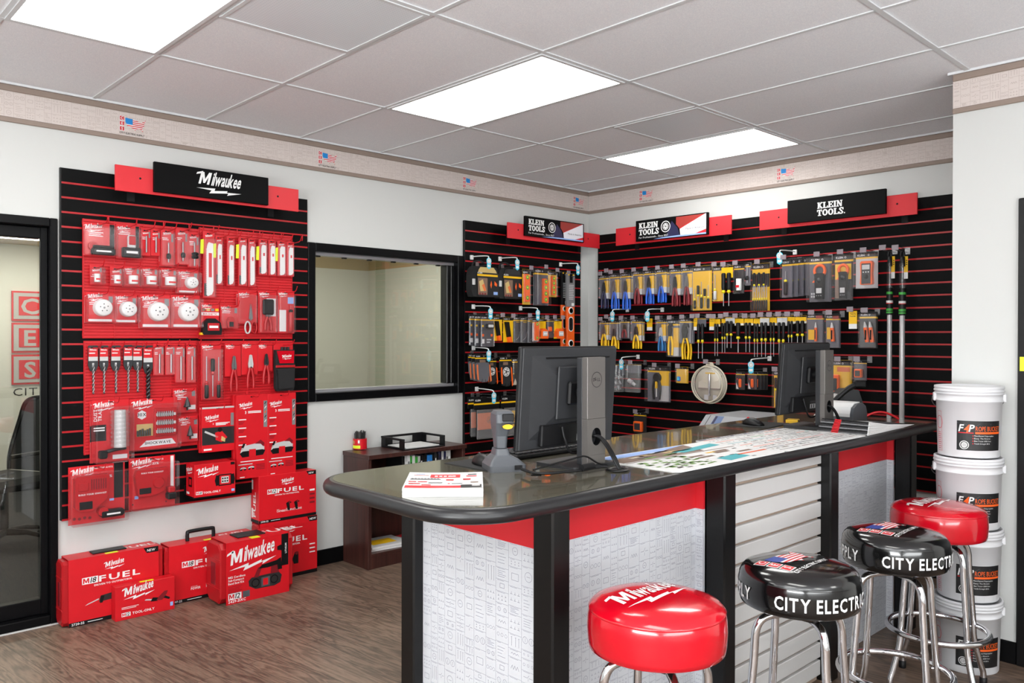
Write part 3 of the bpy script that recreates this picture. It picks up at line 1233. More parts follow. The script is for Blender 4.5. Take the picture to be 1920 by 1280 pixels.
# ------------------------------------------------------------------ brand header boards above the slat walls
def header(M, red, blk, off, label, art):
    """red, blk: (s0,s1,z0,z1) in wall coordinates; M local x along the wall, -y outwards"""
    t = thing('header_sign', label, 'sign', M.translation, 0, 'header signs above the slat walls')
    M0 = Matrix.Translation(-M.translation) @ M
    m = MB(M0)
    m.box(red[0], red[1], -off - .012, -off, red[2], red[3], REDB, .001)
    for s in (red[0] + (blk[0] - red[0]) * .66, blk[1] + (red[1] - blk[1]) * .34):
        m.lathe([(.0001, -.001), (.006, -.001), (.006, .002)], BLACK, 10, (s, -off - .012, (red[2] + red[3]) / 2 + .01), axis='y')
    m.build('backing_board', t)
    m = MB(M0)
    m.box(blk[0], blk[1], -off - .034, -off - .0125, blk[2], blk[3], BLACKM, .002)
    np_ = m.build('name_plate', t)
    m = MB(M0)
    art(m, blk, -off - .0348)
    m.build('lettering', np_)
    m = MB(M0)
    for s in (red[0] + .12, red[1] - .12):
        m = MB(M0)
        m.box(s - .02, s + .02, -off, -.0205, red[2] + .03, red[2] + .05, BLACK)
        m.box(s - .02, s + .02, -.026, -.0205, red[2] - .03, red[2] + .0299, BLACK)
        m.build('bracket', t)


def wallrect(wl, off, x0, x1, ya, yb, xm):
    """rectangle on the plane `off` in front of a wall from photo columns x0,x1 and rows ya,yb read at column xm"""
    if wl == 'L':
        a, b_, c, d_ = onx(x0, 600, off), onx(x1, 600, off), onx(xm, ya, off), onx(xm, yb, off)
        return (a.y, b_.y, d_.z, c.z)
    a, b_, c, d_ = ony(x0, 600, YB - off), ony(x1, 600, YB - off), ony(xm, ya, YB - off), ony(xm, yb, YB - off)
    return (a.x, b_.x, d_.z, c.z)


def art_script(m, r, y):
    w_ = r[1] - r[0]
    h = r[3] - r[2]
    swirl_logo(m, r[0] + w_ * .345, r[2] + h * .46, y, w_ * .39, WHITE)


DBLUE = mat('dark_blue_print', (36, 36, 70), 0.4)
DORG = mat('dusky_red_print', (150, 50, 44), 0.4)
CLOUD = mat('pale_cloud_print', (222, 222, 230), 0.4)


def art_emblem(m, r, y):
    w_, h = r[1] - r[0], r[3] - r[2]
    X = lambda a: r[0] + a * w_
    Z = lambda a: r[2] + a * h
    m.flat([(X(.02), Z(.05)), (X(.62), Z(.05)), (X(.61), Z(.35)), (X(.5), Z(.93)), (X(.02), Z(.93))], y, DBLUE) if False else None
    m.flat([(X(.44), Z(.10)), (X(.63), Z(.10)), (X(.60), Z(.45)), (X(.52), Z(.8))], y, DBLUE)
    m.flat([(X(.58), Z(.62)), (X(.63), Z(.38)), (X(.97), Z(.95)), (X(.58), Z(.95))], y - .0001, DORG)
    m.flat([(X(.63), Z(.38)), (X(.64), Z(.06)), (X(.98), Z(.06)), (X(.98), Z(.96)), (X(.955), Z(.93))], y - .0002, CLOUD)
    m.line(X(.63), Z(.40), X(.96), Z(.95), .004, y - .0004, RED)
    m.flat([(X(.8), Z(.06)), (X(.98), Z(.06)), (X(.98), Z(.26))], y - .0004, REDB)
    m.flat([(X(.26), Z(.03)), (X(.98), Z(.03)), (X(.98), Z(.1)), (X(.62), Z(.1)), (X(.4), Z(.08))], y - .0005, SKY)
    slab_text(m, 'KLEIN', X(.05), Z(.60), y - .0006, h * .27, WHITE)
    slab_text(m, 'TOOLS', X(.05), Z(.28), y - .0006, h * .27, WHITE)
    cx, cz, q = X(.435), Z(.57), h * .27
    m.ring(cx, cz, q * .86, q, y - .0006, WHITE, 28)
    m.ring(cx, cz, q * .55, q * .62, y - .0006, WHITE, 28)
    for a in (.3, .9, 2.2, 2.8):
        m.line(cx - q * .5 * math.cos(a), cz - q * .5 * math.sin(a), cx + q * .5 * math.cos(a), cz + q * .5 * math.sin(a), q * .14, y - .0006, WHITE)
    m.line(cx, cz - q * .5, cx, cz + q * .5, q * .22, y - .0006, WHITE)
    m.text('For Professionals... Since 1857', X(.05), Z(.12), y - .0008, h * .085, WHITE, 'l', 0, width=w_ * .42)
    m.text('Made in America', X(.71), Z(.32), y - .0008, h * .09, TXTB, 'l', 0, width=w_ * .24)


def art_slab(m, r, y):
    w_, h = r[1] - r[0], r[3] - r[2]
    slab_text(m, 'KLEIN', r[0] + w_ * .325, r[2] + h * .50, y, h * .26, WHITE)
    slab_text(m, 'TOOLS.', r[0] + w_ * .322, r[2] + h * .19, y, h * .26, WHITE)


MW = Matrix.Translation((0, 0, 0)) @ Matrix.Rotation(RZ90, 4, 'Z')
MWB = Matrix.Translation((0, YB, 0))
OF = .14
header(MW, wallrect('L', OF, 215, 558, 332, 377, 386), wallrect('L', OF + .03, 289, 503, 318, 372, 396), OF, 'red and black header sign with white script lettering above the red tool rack', art_script)
header(MW, wallrect('L', OF, 950, 1122, 428, 456, 1036), wallrect('L', OF + .03, 984, 1094, 412, 448, 1039), OF, 'flag-printed header sign with round emblem on the corner slat wall', art_emblem)
header(MWB, wallrect('B', OF, 1156, 1372, 416, 450, 1264), wallrect('B', OF + .03, 1192, 1327, 406, 446, 1260), OF, 'flag-printed header sign with round emblem on the back wall', art_emblem)
header(MWB, wallrect('B', OF, 1425, 1720, 379, 417, 1572), wallrect('B', OF + .03, 1476, 1660, 365, 410, 1568), OF, 'black header sign with plain white lettering on the back wall', art_slab)


# ------------------------------------------------------------------ goods hanging on the walls
C1, C2, C3 = (90, 280, 3.84), (90, 600, 3.84), (80, 850, 3.5556)
C4, C5 = (850, 380, 5.333), (850, 600, 4.9216)
C6, C7, C8, C9 = (1110, 340, 5.5647), (1430, 340, 5.3333), (1110, 560, 5.5647), (1430, 560, 5.3333)
D4, D5, D6 = (860, 470, 7.3846), (860, 575, 7.3846), (1130, 660, 5.4857)
GROUND = 0.0


def px(C, x, y):
    return C[0] + x / C[2], C[1] + y / C[2]


def place(wl, C, box, off):
    (x0, y0), (x1, y1) = px(C, box[0], box[1]), px(C, box[2], box[3])
    r = wallrect(wl, off, x0, x1, y0, y1, (x0 + x1) / 2)
    s0, s1, z0, z1 = r
    if wl == 'L':
        return (off, s0, z1), RZ90, s1 - s0, z1 - z0
    return (s0, YB - off, z1), 0.0, s1 - s0, z1 - z0


def shift(loc, wl, back, along=0.0, up=0.0):
    """move a hanging thing `back` towards its wall and `along` it"""
    if wl == 'L':
        return (loc[0] - back, loc[1] + along, loc[2] + up)
    return (loc[0] + along, loc[1] + back, loc[2] + up)


# ---- the tools inside the packs: each draws into mb within x0..x1, z0..z1, standing out from y towards -y
def pr_pliers(mb, x0, x1, z0, z1, y, hc=RED2, head=STEEL, th=.0088, n=1):
    cx, w_, h = (x0 + x1) / 2, x1 - x0, z1 - z0
    pv = z0 + h * .60
    for s in (-1, 1):
        mb.tube(smooth_path([(cx + s * .004, y - .008, pv + .006), (cx + s * w_ * .13, y - .009, pv - h * .08), (cx + s * w_ * .22, y - .009, pv - h * .22), (cx + s * w_ * .27, y - .009, z0 + h * .2), (cx + s * w_ * .26, y - .009, z0)], 4), [th * .75] + [th] * 15 + [th * .8], hc, 8)
        mb.prism([(cx + s * .001, z1), (cx + s * w_ * .10, z1 - h * .02), (cx + s * w_ * .22, pv + h * .12), (cx + s * w_ * .17, pv - h * .04), (cx - s * w_ * .1, pv - h * .02), (cx + s * .001, pv + h * .08)], y - .014, y - .003 + s * .001, head)
    mb.lathe([(.0001, -.017), (.006, -.016), (.007, -.003)], DSTEEL, 10, (cx, y, pv + h * .02), axis='y')


def pr_pump(mb, x0, x1, z0, z1, y, hc=YELH, head=DSTEEL):
    cx, w_, h = (x0 + x1) / 2, x1 - x0, z1 - z0
    mb.prism([(cx - w_ * .3, z1 - h * .1), (cx - w_ * .1, z1), (cx + w_ * .25, z1 - h * .02), (cx + w_ * .35, z1 - h * .12), (cx + w_ * .05, z1 - h * .1), (cx + w_ * .2, z1 - h * .24), (cx + .0, z0 + h * .5), (cx - w_ * .25, z0 + h * .55), (cx - w_ * .35, z1 - h * .22)], y - .014, y - .002, head)
    for s in (-1, 1):
        mb.tube(smooth_path([(cx + s * w_ * .1, y - .009, z0 + h * .58), (cx + s * w_ * .26, y - .009, z0 + h * .4), (cx + s * w_ * .3, y - .009, z0 + h * .2), (cx + s * w_ * .24, y - .009, z0)], 4), .0085, hc, 8)


def pr_driver(mb, x0, x1, z0, z1, y, hc=BLACK, col=YELB, frac=.45, n=1, flip=False, shaft=STEEL):
    w_, h = x1 - x0, z1 - z0
    for i in range(n):
        cx = x0 + w_ * (i + .5) / n
        r_ = min(w_ / n * .36, .016)
        f = (lambda q: z1 - h * q) if not flip else (lambda q: z0 + h * q)
        pr = [(.0, 0), (r_ * .7, .0), (r_, .04), (r_ * .95, frac * .5), (r_, frac * .85), (r_ * .75, frac)]
        mb.lathe([(max(a, .0001), f(b_)) for a, b_ in pr], hc, 12, (cx, y - .014, 0))
        mb.lathe([(r_ * .75, f(frac)), (r_ * .7, f(frac + .03)), (r_ * .95, f(frac + .045)), (r_ * .9, f(frac + .06)), (r_ * .35, f(frac + .1))], col, 12, (cx, y - .014, 0))
        mb.cyl((cx, y - .014, f(frac + .08)), (cx, y - .014, f(1.0)), max(r_ * .25, .0025), shaft, n=8)


def pr_battery(mb, x0, x1, z0, z1, y, tall=False):
    w_, h = x1 - x0, z1 - z0
    mb.box(x0, x1, y - .03, y, z0, z0 + h * .45, BLACK, .006)
    mb.box(x0 + w_ * .1, x1 - w_ * .1, y - .035, y, z0 + h * .1, z0 + h * .35, DGREY, .004)
    mb.rect(x0 + w_ * .18, x1 - w_ * .2, z0 + h * .18, z0 + h * .28, y - .0355, WHITE)
    if tall:
        mb.box(x0 + w_ * .3, x1 - w_ * .25, y - .03, y, z0 + h * .4, z1, LGREY, .008)
        mb.box(x0 + w_ * .34, x1 - w_ * .29, y - .033, y, z0 + h * .55, z0 + h * .95, RED2, .004)
    else:
        mb.lathe([(w_ * .2, -.02), (w_ * .2, 0)], RED2, 20, (x0 + w_ * .1, y, z0 + h * .55), axis='y')
        mb.box(x0 + w_ * .05, x1 - w_ * .02, y - .026, y, z0 + h * .45, z0 + h * .62, BLACK, .005)


def pr_holesaw(mb, x0, x1, z0, z1, y):
    w_, h = x1 - x0, z1 - z0
    cx = (x0 + x1) / 2
    d = w_ * .5
    mb.lathe([(.0001, z1), (d * .8, z1), (d * .86, z1 - .004), (d * .86, z0 + h * .1), (d * .8, z0)], PAPER, 18, (cx, y - .02, 0))
    mb.rect(cx - d * .6, cx + d * .6, z0 + h * .25, z0 + h * .45, y - .0215 - d * .85, RED)


def pr_holedisc(mb, x0, x1, z0, z1, y):
    w_, h = x1 - x0, z1 - z0
    cx, cz, q = (x0 + x1) / 2, (z0 + z1) / 2, min(w_, h) * .5
    mb.lathe([(.0001, -.042), (q * .82, -.042), (q * .92, -.038), (q * .97, -.03), (q, 0)], PAPER, 30, (cx, y, cz), axis='y')
    for k in range(5):
        a = 2 * math.pi * k / 5 + .4
        mb.disc(cx + q * .42 * math.cos(a), cz + q * .42 * math.sin(a), q * .07, y - .0424, DSTEEL, 8)
    mb.disc(cx, cz, q * .12, y - .0424, STEEL, 10)


def pr_blade(mb, x0, x1, z0, z1, y, n=1):
    w_, h = x1 - x0, z1 - z0
    k = int(h / .006)
    pts = [(x0 + w_ * .30, z1 - h * .03), (x0 + w_ * .42, z1), (x1 - w_ * .1, z1 - h * .02), (x1 - w_ * .08, z0 + h * .10), (x0 + w_ * .75, z0 + h * .03), (x0 + w_ * .3, z0)]
    for i in range(k):
        pts.append((x0 + w_ * (.22 if i % 2 == 0 else .12), z0 + h * .02 + (h * .88) * i / k))
    pts.append((x0 + w_ * .2, z1 - h * .09))
    mb.prism(pts, y - .004, y - .001, PAPER)
    mb.rect(x0 + w_ * .4, x1 - w_ * .25, z0 + h * .35, z0 + h * .8, y - .0043, RED) if w_ > .05 else mb.rect(x0 + w_ * .45, x1 - w_ * .3, z0 + h * .62, z0 + h * .72, y - .0043, RED)


def pr_bit(mb, x0, x1, z0, z1, y, collar=True, c=STEEL):
    cx, h = (x0 + x1) / 2, z1 - z0
    mb.cyl((cx, y - .01, z0), (cx, y - .01, z1), .0045, c, n=8)
    mb.cyl((cx, y - .01, z1), (cx, y - .01, z1 + h * .05), .0045, c, .0005, n=8)
    if collar:
        mb.lathe([(.008, z0 + h * .18), (.012, z0 + h * .22), (.012, z0 + h * .40), (.007, z0 + h * .46)], BLACK, 12, (cx, y - .012, 0))


def pr_arbor(mb, x0, x1, z0, z1, y):
    pr_bit(mb, x0, x1, z0, z1, y, False)
    cx, h = (x0 + x1) / 2, z1 - z0
    mb.lathe([(.01, z0 + h * .3), (.019, z0 + h * .33), (.019, z0 + h * .42), (.013, z0 + h * .44), (.019, z0 + h * .47), (.019, z0 + h * .55), (.01, z0 + h * .58)], BLACK, 14, (cx, y - .018, 0))


def twist(mb, cx, y, z0, z1, r_, c=STEEL):
    n = int((z1 - z0) / .004) + 2
    for s in (0, math.pi):
        mb.tube([(cx + r_ * .6 * math.cos(s + i * .55), y + r_ * .6 * math.sin(s + i * .55), z0 + (z1 - z0) * i / (n - 1)) for i in range(n)], r_ * .55, c, 5)
    mb.cyl((cx, y, z0 - r_ * 1.2), (cx, y, z0), r_ * .1, c, r_ * 1.1, n=8)


def pr_stepbit(mb, x0, x1, z0, z1, y):
    cx, h, w_ = (x0 + x1) / 2, z1 - z0, x1 - x0
    pr = [(.0045, z0), (.0045, z0 + h * .25)]
    k = 7
    for i in range(k):
        r_ = w_ * .3 * (1 - i / k) + .004
        pr += [(r_, z0 + h * (.25 + .65 * i / k)), (r_, z0 + h * (.25 + .65 * (i + .8) / k))]
    pr.append((.0005, z1))
    mb.lathe(pr, DSTEEL, 12, (cx, y - .018, 0))


def pr_tape(mb, x0, x1, z0, z1, y, body=BLACK, trim=RED2):
    w_, h = x1 - x0, z1 - z0
    mb.prism([(x0, z0 + h * .1), (x0 + w_ * .06, z0), (x1 - w_ * .05, z0), (x1, z0 + h * .3), (x1 - w_ * .08, z1 - h * .25), (x1 - w_ * .35, z1), (x0 + w_ * .3, z1), (x0 + w_ * .08, z1 - h * .25)], y - .035, y, body)
    mb.box(x0 + w_ * .25, x1 - w_ * .15, y - .039, y - .035, z0 + h * .25, z0 + h * .72, trim, .002)
    mb.rect(x0 + w_ * .32, x1 - w_ * .22, z0 + h * .42, z0 + h * .56, y - .0395, WHITE)
    mb.box(x0 - w_ * .08, x0 + w_ * .1, y - .03, y - .005, z0, z0 + h * .14, YEL)


def pr_scissors(mb, x0, x1, z0, z1, y):
    cx, w_, h = (x0 + x1) / 2, x1 - x0, z1 - z0
    for s in (-1, 1):
        mb.prism([(cx + s * .002, z1), (cx + s * w_ * .14, z0 + h * .5), (cx - s * w_ * .06, z0 + h * .42), (cx - s * w_ * .02, z0 + h * .55)], y - .006 - (s + 1) * .002, y - .003 - (s + 1) * .002, STEEL)
        c = [(cx - s * w_ * (.24 + .2 * math.cos(t)), y - .008, z0 + h * (.2 + .2 * math.sin(t))) for t in [2 * math.pi * i / 16 for i in range(16)]]
        mb.tube(c, .005, RED2 if s < 0 else LGREY, 6, True)


def pr_knife(mb, x0, x1, z0, z1, y):
    w_, h = x1 - x0, z1 - z0
    mb.prism([(x0 + w_ * .2, z0), (x0 + w_ * .8, z0), (x0 + w_ * .85, z0 + h * .5), (x1 - w_ * .3, z1), (x0 + w_ * .3, z1), (x0 + w_ * .1, z0 + h * .6)], y - .02, y, RED2)
    mb.box(x0 + w_ * .3, x0 + w_ * .7, y - .023, y - .02, z0 + h * .1, z0 + h * .55, BLACK, .002)


def pr_gearbits(mb, x0, x1, z0, z1, y):
    """case of driver bits in rows"""
    w_, h = x1 - x0, z1 - z0
    mb.box(x0, x1, y - .018, y, z0, z1, RED2, .004)
    for q in range(3):
        zc = z0 + h * (.12 + .3 * q)
        mb.box(x0 + w_ * .06, x1 - w_ * .06, y - .022, y - .018, zc, zc + h * .1, LGREY)
        for i in range(8):
            xx = x0 + w_ * (.12 + .095 * i)
            mb.cyl((xx, y - .025, zc - h * .02), (xx, y - .025, zc + h * .16), .0035, STEEL, n=6)


def pr_dusttrap(mb, x0, x1, z0, z1, y):
    cx, h, w_ = (x0 + x1) / 2, z1 - z0, x1 - x0
    pr = []
    for i in range(9):
        z = z0 + h * i / 9
        pr += [(w_ * .40, z), (w_ * .5, z + h * .05), (w_ * .42, z + h * .1)]
    mb.lathe(pr, CLEARB, 24, (cx, y - .055, 0))
    mb.lathe([(w_ * .3, z0), (w_ * .28, z1)], LGREY, 16, (cx, y - .055, 0))


def pr_charger(mb, x0, x1, z0, z1, y):
    w_, h = x1 - x0, z1 - z0
    mb.prism([(x0, z0 + h * .12), (x0 + w_ * .15, z0), (x0 + w_ * .5, z0), (x1 - w_ * .05, z0 + h * .3), (x1, z1 - h * .05), (x1 - w_ * .04, z1), (x0 + w_ * .05, z1), (x0, z1 - h * .06)], y - .04, y, RED2)
    mb.box(x0 + w_ * .08, x0 + w_ * .38, y - .046, y - .04, z1 - h * .42, z1 - h * .18, RED2, .004)
    for i in range(7):
        mb.box(x0 + w_ * (.46 + .07 * i), x0 + w_ * (.49 + .07 * i), y - .043, y - .04, z1 - h * .4, z1 - h * .1, DKRED)
    mb.box(x0 + w_ * .12, x0 + w_ * .5, y - .043, y - .04, z0 + h * .06, z0 + h * .28, BLACK, .002)
    mb.text('BUILD YOUR OWN KIT', x0 + w_ * .5, z0 + h * .46, y - .0435, h * .045, WHITE, 'c', 1)


def pr_charger2(mb, x0, x1, z0, z1, y):
    w_, h = x1 - x0, z1 - z0
    mb.prism([(x0 + w_ * .1, z0), (x0 + w_ * .5, z0 - h * .04), (x1 - w_ * .15, z0 + h * .12), (x1, z1 - h * .2), (x1 - w_ * .06, z1), (x0 + w_ * .06, z1), (x0, z1 - h * .25)], y - .04, y, RED2)
    mb.lathe([(w_ * .15, -.05), (w_ * .18, -.04), (w_ * .18, 0)], RED2, 18, (x0 + w_ * .68, y, z0 + h * .45), axis='y')
    mb.box(x0 + w_ * .12, x0 + w_ * .46, y - .044, y - .04, z0 + h * .08, z0 + h * .3, BLACK, .002)
    mb.text('BUILD YOUR OWN KIT', x0 + w_ * .5, z1 - h * .16, y - .0405, h * .05, WHITE, 'c', 1)


def pr_clamp(mb, x0, x1, z0, z1, y, open_=True):
    cx, w_, h = (x0 + x1) / 2, x1 - x0, z1 - z0
    q = w_ * .34
    zc = z1 - q * 1.1
    c = [(cx + q * math.sin(t), y - .016, zc + q * 1.05 * math.cos(t)) for t in [R(-150) + R(300) * i / 18 for i in range(19)]]
    mb.tube(c, .010, ORG, 8)
    mb.prism([(cx - w_ * .30, zc - q * 1.2), (cx - w_ * .33, zc - q * .6), (cx - w_ * .2, zc - q * .45), (cx + w_ * .2, zc - q * .45), (cx + w_ * .35, zc - q * .6), (cx + w_ * .3, zc - q * 1.3), (cx + w_ * .26, z0), (cx - w_ * .26, z0)], y - .028, y, BLACK)
    mb.prism([(cx - w_ * .34, zc - q * 1.7), (cx - w_ * .48, zc - q * 2.1), (cx - w_ * .3, zc - q * 2.2)], y - .022, y, ORG)
    mb.lathe([(.0001, -.034), (w_ * .15, -.033), (w_ * .16, -.028)], DGREY, 16, (cx, y, zc - q * 1.75), axis='y')
    mb.box(cx - w_ * .18, cx + w_ * .18, y - .0295, y - .028, z0 + h * .17, z0 + h * .32, LGREY, .001)
    for i in range(3):
        mb.lathe([(.0001, -.031), (.004, -.0305), (.0045, -.028)], MGREY, 8, (cx - w_ * .14 + i * w_ * .14, y, z0 + h * .1), axis='y')


def pr_meter(mb, x0, x1, z0, z1, y):
    cx, w_, h = (x0 + x1) / 2, x1 - x0, z1 - z0
    mb.prism([(x0, z0 + h * .05), (x0 + w_ * .06, z0), (x1 - w_ * .06, z0), (x1, z0 + h * .05), (x1 - w_ * .06, z0 + h * .45), (x1, z1 - h * .08), (x1 - w_ * .1, z1), (x0 + w_ * .1, z1), (x0, z1 - h * .08), (x0 + w_ * .06, z0 + h * .45)], y - .03, y, ORG)
    mb.box(x0 + w_ * .13, x1 - w_ * .13, y - .033, y - .03, z0 + h * .03, z1 - h * .1, DGREY, .003)
    mb.box(x0 + w_ * .2, x1 - w_ * .2, y - .035, y - .033, z1 - h * .36, z1 - h * .16, LGREY, .001)
    mb.lathe([(.0001, -.04), (w_ * .16, -.039), (w_ * .18, -.033)], BLACK, 18, (cx, y, z0 + h * .34), axis='y')
    for i in range(3):
        mb.lathe([(.0001, -.0355), (.004, -.0345), (.0045, -.033)], WHITE, 8, (cx - w_ * .2 + i * w_ * .2, y, z0 + h * .53), axis='y')


def pr_tester(mb, x0, x1, z0, z1, y, n=1, lean=0.0):
    w_, h = x1 - x0, z1 - z0
    for i in range(n):
        cx = x0 + w_ * (i + .5) / n
        r_ = min(w_ / n * .38, .014)
        mb.cyl((cx + lean, y - .014, z0), (cx, y - .014, z0 + h * .72), r_, ORG, n=10)
        mb.cyl((cx, y - .014, z0 + h * .72), (cx - lean * .4, y - .014, z1), r_, LGREY, r_ * .3, n=10)
        mb.rect(cx - r_ * .4 + lean * .5, cx + r_ * .4 + lean * .5, z0 + h * .12, z0 + h * .6, y - .0145 - r_, BLACK)


def pr_level(mb, x0, x1, z0, z1, y, vials=4):
    w_, h = x1 - x0, z1 - z0
    mb.prism([(x0, z0), (x1, z0), (x1, z1 - w_ * .5), (x0 + w_ * .6, z1), (x0, z1)], y - .018, y, ORG)
    for i in range(vials):
        zc = z0 + h * (.14 + .74 * i / max(1, vials - 1))
        mb.lathe([(.0001, -.0195), (w_ * .26, -.0195), (w_ * .3, -.018)], GRN, 12, (x0 + w_ * .5, y, zc), axis='y')
        mb.disc(x0 + w_ * .5, zc, w_ * .14, y - .0199, YELB, 8)


def pr_block(mb, x0, x1, z0, z1, y, c=ORG, c2=DGREY, d=.03):
    mb.box(x0, x1, y - d, y, z0, z1, c, .005)
    w_, h = x1 - x0, z1 - z0
    mb.box(x0 + w_ * .16, x1 - w_ * .16, y - d - .003, y - d, z0 + h * .18, z1 - h * .18, c2, .002)


def pr_crimper(mb, x0, x1, z0, z1, y):
    cx, w_, h = (x0 + x1) / 2, x1 - x0, z1 - z0
    mb.lathe([(w_ * .28, -.02), (w_ * .36, -.014), (w_ * .36, 0)], BLACK, 18, (cx, y, z1 - w_ * .36), axis='y')
    for s in (-1, 1):
        mb.tube(smooth_path([(cx + s * w_ * .2, y - .012, z1 - w_ * .5), (cx + s * w_ * .34, y - .012, z0 + h * .45), (cx + s * w_ * .25, y - .012, z0)], 5), .008, BLACK if s < 0 else DGREY, 8)
    mb.box(cx - w_ * .08, cx + w_ * .08, y - .026, y - .01, z0 + h * .42, z0 + h * .68, YEL, .002)
    mb.cyl((cx, y - .016, z0 + h * .1), (cx, y - .016, z0 + h * .42), w_ * .06, LGREY, n=8)


def pr_fittings(mb, x0, x1, z0, z1, y, n=4, seed=1):
    g = random.Random(seed)
    w_, h = x1 - x0, z1 - z0
    for i in range(n):
        cx, cz = x0 + w_ * g.uniform(.25, .75), z0 + h * (i + .5) / n
        a = g.uniform(.4, 1.2)
        L = min(w_ * .32, h / n * .7)
        dx, dz = L * math.cos(a), L * math.sin(a)
        mb.cyl((cx - dx, y - .014, cz + dz), (cx + dx, y - .014, cz - dz), w_ * .14, LGREY, w_ * .10, n=10)
        mb.cyl((cx - dx * .2, y - .014, cz + dz * .2), (cx + dx * .2, y - .014, cz - dz * .2), w_ * .18, ALU, n=8)


def pr_none(mb, *a, **k):
    mb.box(a[0], a[1], a[4] - .002, a[4], a[2], a[3], DGREY)


# ---- packs
def hang_hole(mb, w_, y, m):
    mb.rect(w_ / 2 - .012, w_ / 2 + .012, -.016, -.009, y, m)


def red_card(mb, w_, h, t, style, g):
    """red card with white logo, small print and grey stripe"""
    mb.box(0, w_, -t, 0, -h, 0, RED, .001)
    y = -t - .0006
    hang_hole(mb, w_, y, BLACK)
    lw = min(w_ * .55, .11)
    narrow = w_ < .075
    if narrow:
        lw = w_ * .62
        swirl_logo(mb, w_ * .19, -.034, y, lw, WHITE, R(12), bolt=False)
    else:
        swirl_logo(mb, w_ * .05, -h * .02 - lw * .30 - .008, y, lw, WHITE, R(10))
    if style != 'plain':
        zt = -(.045 if narrow else h * .05 + lw * .42)
        for i in range(2 + g.randrange(2)):
            a = g.uniform(.08, .2) * w_
            mb.rect(a, a + w_ * g.uniform(.25, .5), zt - .007 - i * .009, zt - .003 - i * .009, y, WHITE)
    if style == 'stripe':
        mb.rect(w_ * .80, w_ * .95, -h * .34, -h * .12, y, MGREY)
    if style == 'dark':
        mb.rect(w_ * .82, w_ * .97, -h * .75, -h * .02, y, BLACK)
        mb.rect(w_ * .87, w_ * .92, -h * .3, -h * .08, y, WHITE)


def red_hook(loc, rz, wl, off, w_, label, reach=.17):
    o = MB()
    zc = -.012
    o.tube(smooth_path([(w_ / 2, off - .004, zc + .004), (w_ / 2, off - .03, zc + .0), (w_ / 2, -reach * .5, zc), (w_ / 2, -reach * .85, zc + .006), (w_ / 2, -reach, zc + .034)], 4), .0027, REDP, 6)
    o.box(w_ / 2 - .008, w_ / 2 + .008, off - .008, off - .001, zc - .004, zc + .03, REDP)
    h = o.build('peg_hook', None, loc, rz)
    tag(h, label, 'hook', 'red wire hooks of the tool rack')
    return h


PEGREACH = .145


def rpack(C, box, label, prod=None, pa=None, area=(.15, .85, .08, .62), style='stripe', part='tool', blister=.03, off=.055, short=None, back=0, hook=True, wl='L', card=None, backlabel=None, name='tool_pack', extra=None, seed=None, blab=None):
    """red-carded pack; area: x0,x1,z0,z1 of the tool as fractions of the card (z from the bottom)"""
    g = random.Random(seed if seed is not None else label)
    loc, rz, w_, h = place(wl, C, box, off)
    t = thing(name, label, 'tool pack', loc, rz, 'packs on the red tool rack')
    m = MB()
    red_card(m, w_, h, .0025, style, g)
    if extra:
        extra(m, w_, h, -.0031)
    m.build('card', t)
    if prod:
        m = MB()
        prod(m, w_ * area[0], w_ * area[1], -h + h * area[2], -h + h * area[3], -.003, **(pa or {}))
        m.build(part, t)
    if blister:
        m = MB()
        b_ = blister
        x0, x1 = (0.001, w_ - .001) if blister < .045 else (-.001, w_ + .001)
        zt = -h * .10 if h > .16 else -.012
        if style == 'full':
            zt = -.002
        m.box(x0, x1, -.003 - b_, -.0032, -h + .001, zt, CLEAR, .006)
        m.build('blister', t)
    for k in range(back):
        back_copy(t, 'pack hanging directly behind the ' + (short or label), shift(loc, wl, .0125 * (k + 1), -.006 * (k + 1), -.004 * (k + 1)), w_, h)
    if hook:
        red_hook(loc, rz, wl, off, w_, 'red wire hook holding the ' + (short or label.split(' on ')[0]), PEGREACH)
    return t


# red louvred rack panels: two columns, two rows
def rack(C, box, label):
    loc, rz, w_, h = place('L', C, box, .034)
    t = thing('louvred_rack', label, 'rack', loc, rz, 'red louvred rack panels')
    m = MB()
    m.box(0, w_, 0.004, .008, -h, 0, REDP)
    n = int(h / .0165)
    for i in range(n):
        z = -h + h * (i + .5) / n
        m.box(0.004, w_ - .004, -.001, .004, z - h / n * .40, z + h / n * .34, REDP, .0015)
    for i in range(5):
        x = w_ * (i + .02) / 4.05
        m.box(x, x + .004, -.003, .004, -h, 0, REDP)
    m.build('louvred_sheet', t)
    m = MB()
    m.box(0, w_, .008, .0125, -.03, -.01, REDP)
    m.box(0, w_, .008, .0125, -h + .01, -h + .03, REDP)
    m.build('mounting_rail', t)


rack(C1, (250, 535, 1085, 1360), 'red louvred rack panel, upper one of the left column')
rack(C1, (1088, 590, 1758, 1365), 'red louvred rack panel, upper one of the right column')
rack(C2, (258, 148, 1075, 935), 'red louvred rack panel, lower one of the left column')
rack(C2, (1080, 148, 1762, 900), 'red louvred rack panel, lower one of the right column')

# wire top rail of the rack
a, b_ = onx(204, 407, .05), onx(567, 440, .05)
m = MB()
zc = (onx(204, 407, .05).z + onx(567, 440, .05).z) / 2
m.tube([(.05, a.y - .05, zc), (.05, b_.y, zc)], .0035, REDP, 6)
for k in range(9):
    y = a.y + (b_.y - a.y) * k / 8
    m.tube([(.05, y, zc), (.05, y, zc - .028), (.043, y, zc - .034)], .003, REDP, 6)
m.tube([(.05, a.y, zc), (.022, a.y, zc)], .003, REDP, 6)
m.tube([(.05, b_.y, zc), (.022, b_.y, zc)], .003, REDP, 6)
tag(m.build('rack_rail'), 'red wire rail along the top of the red tool rack', 'rail')

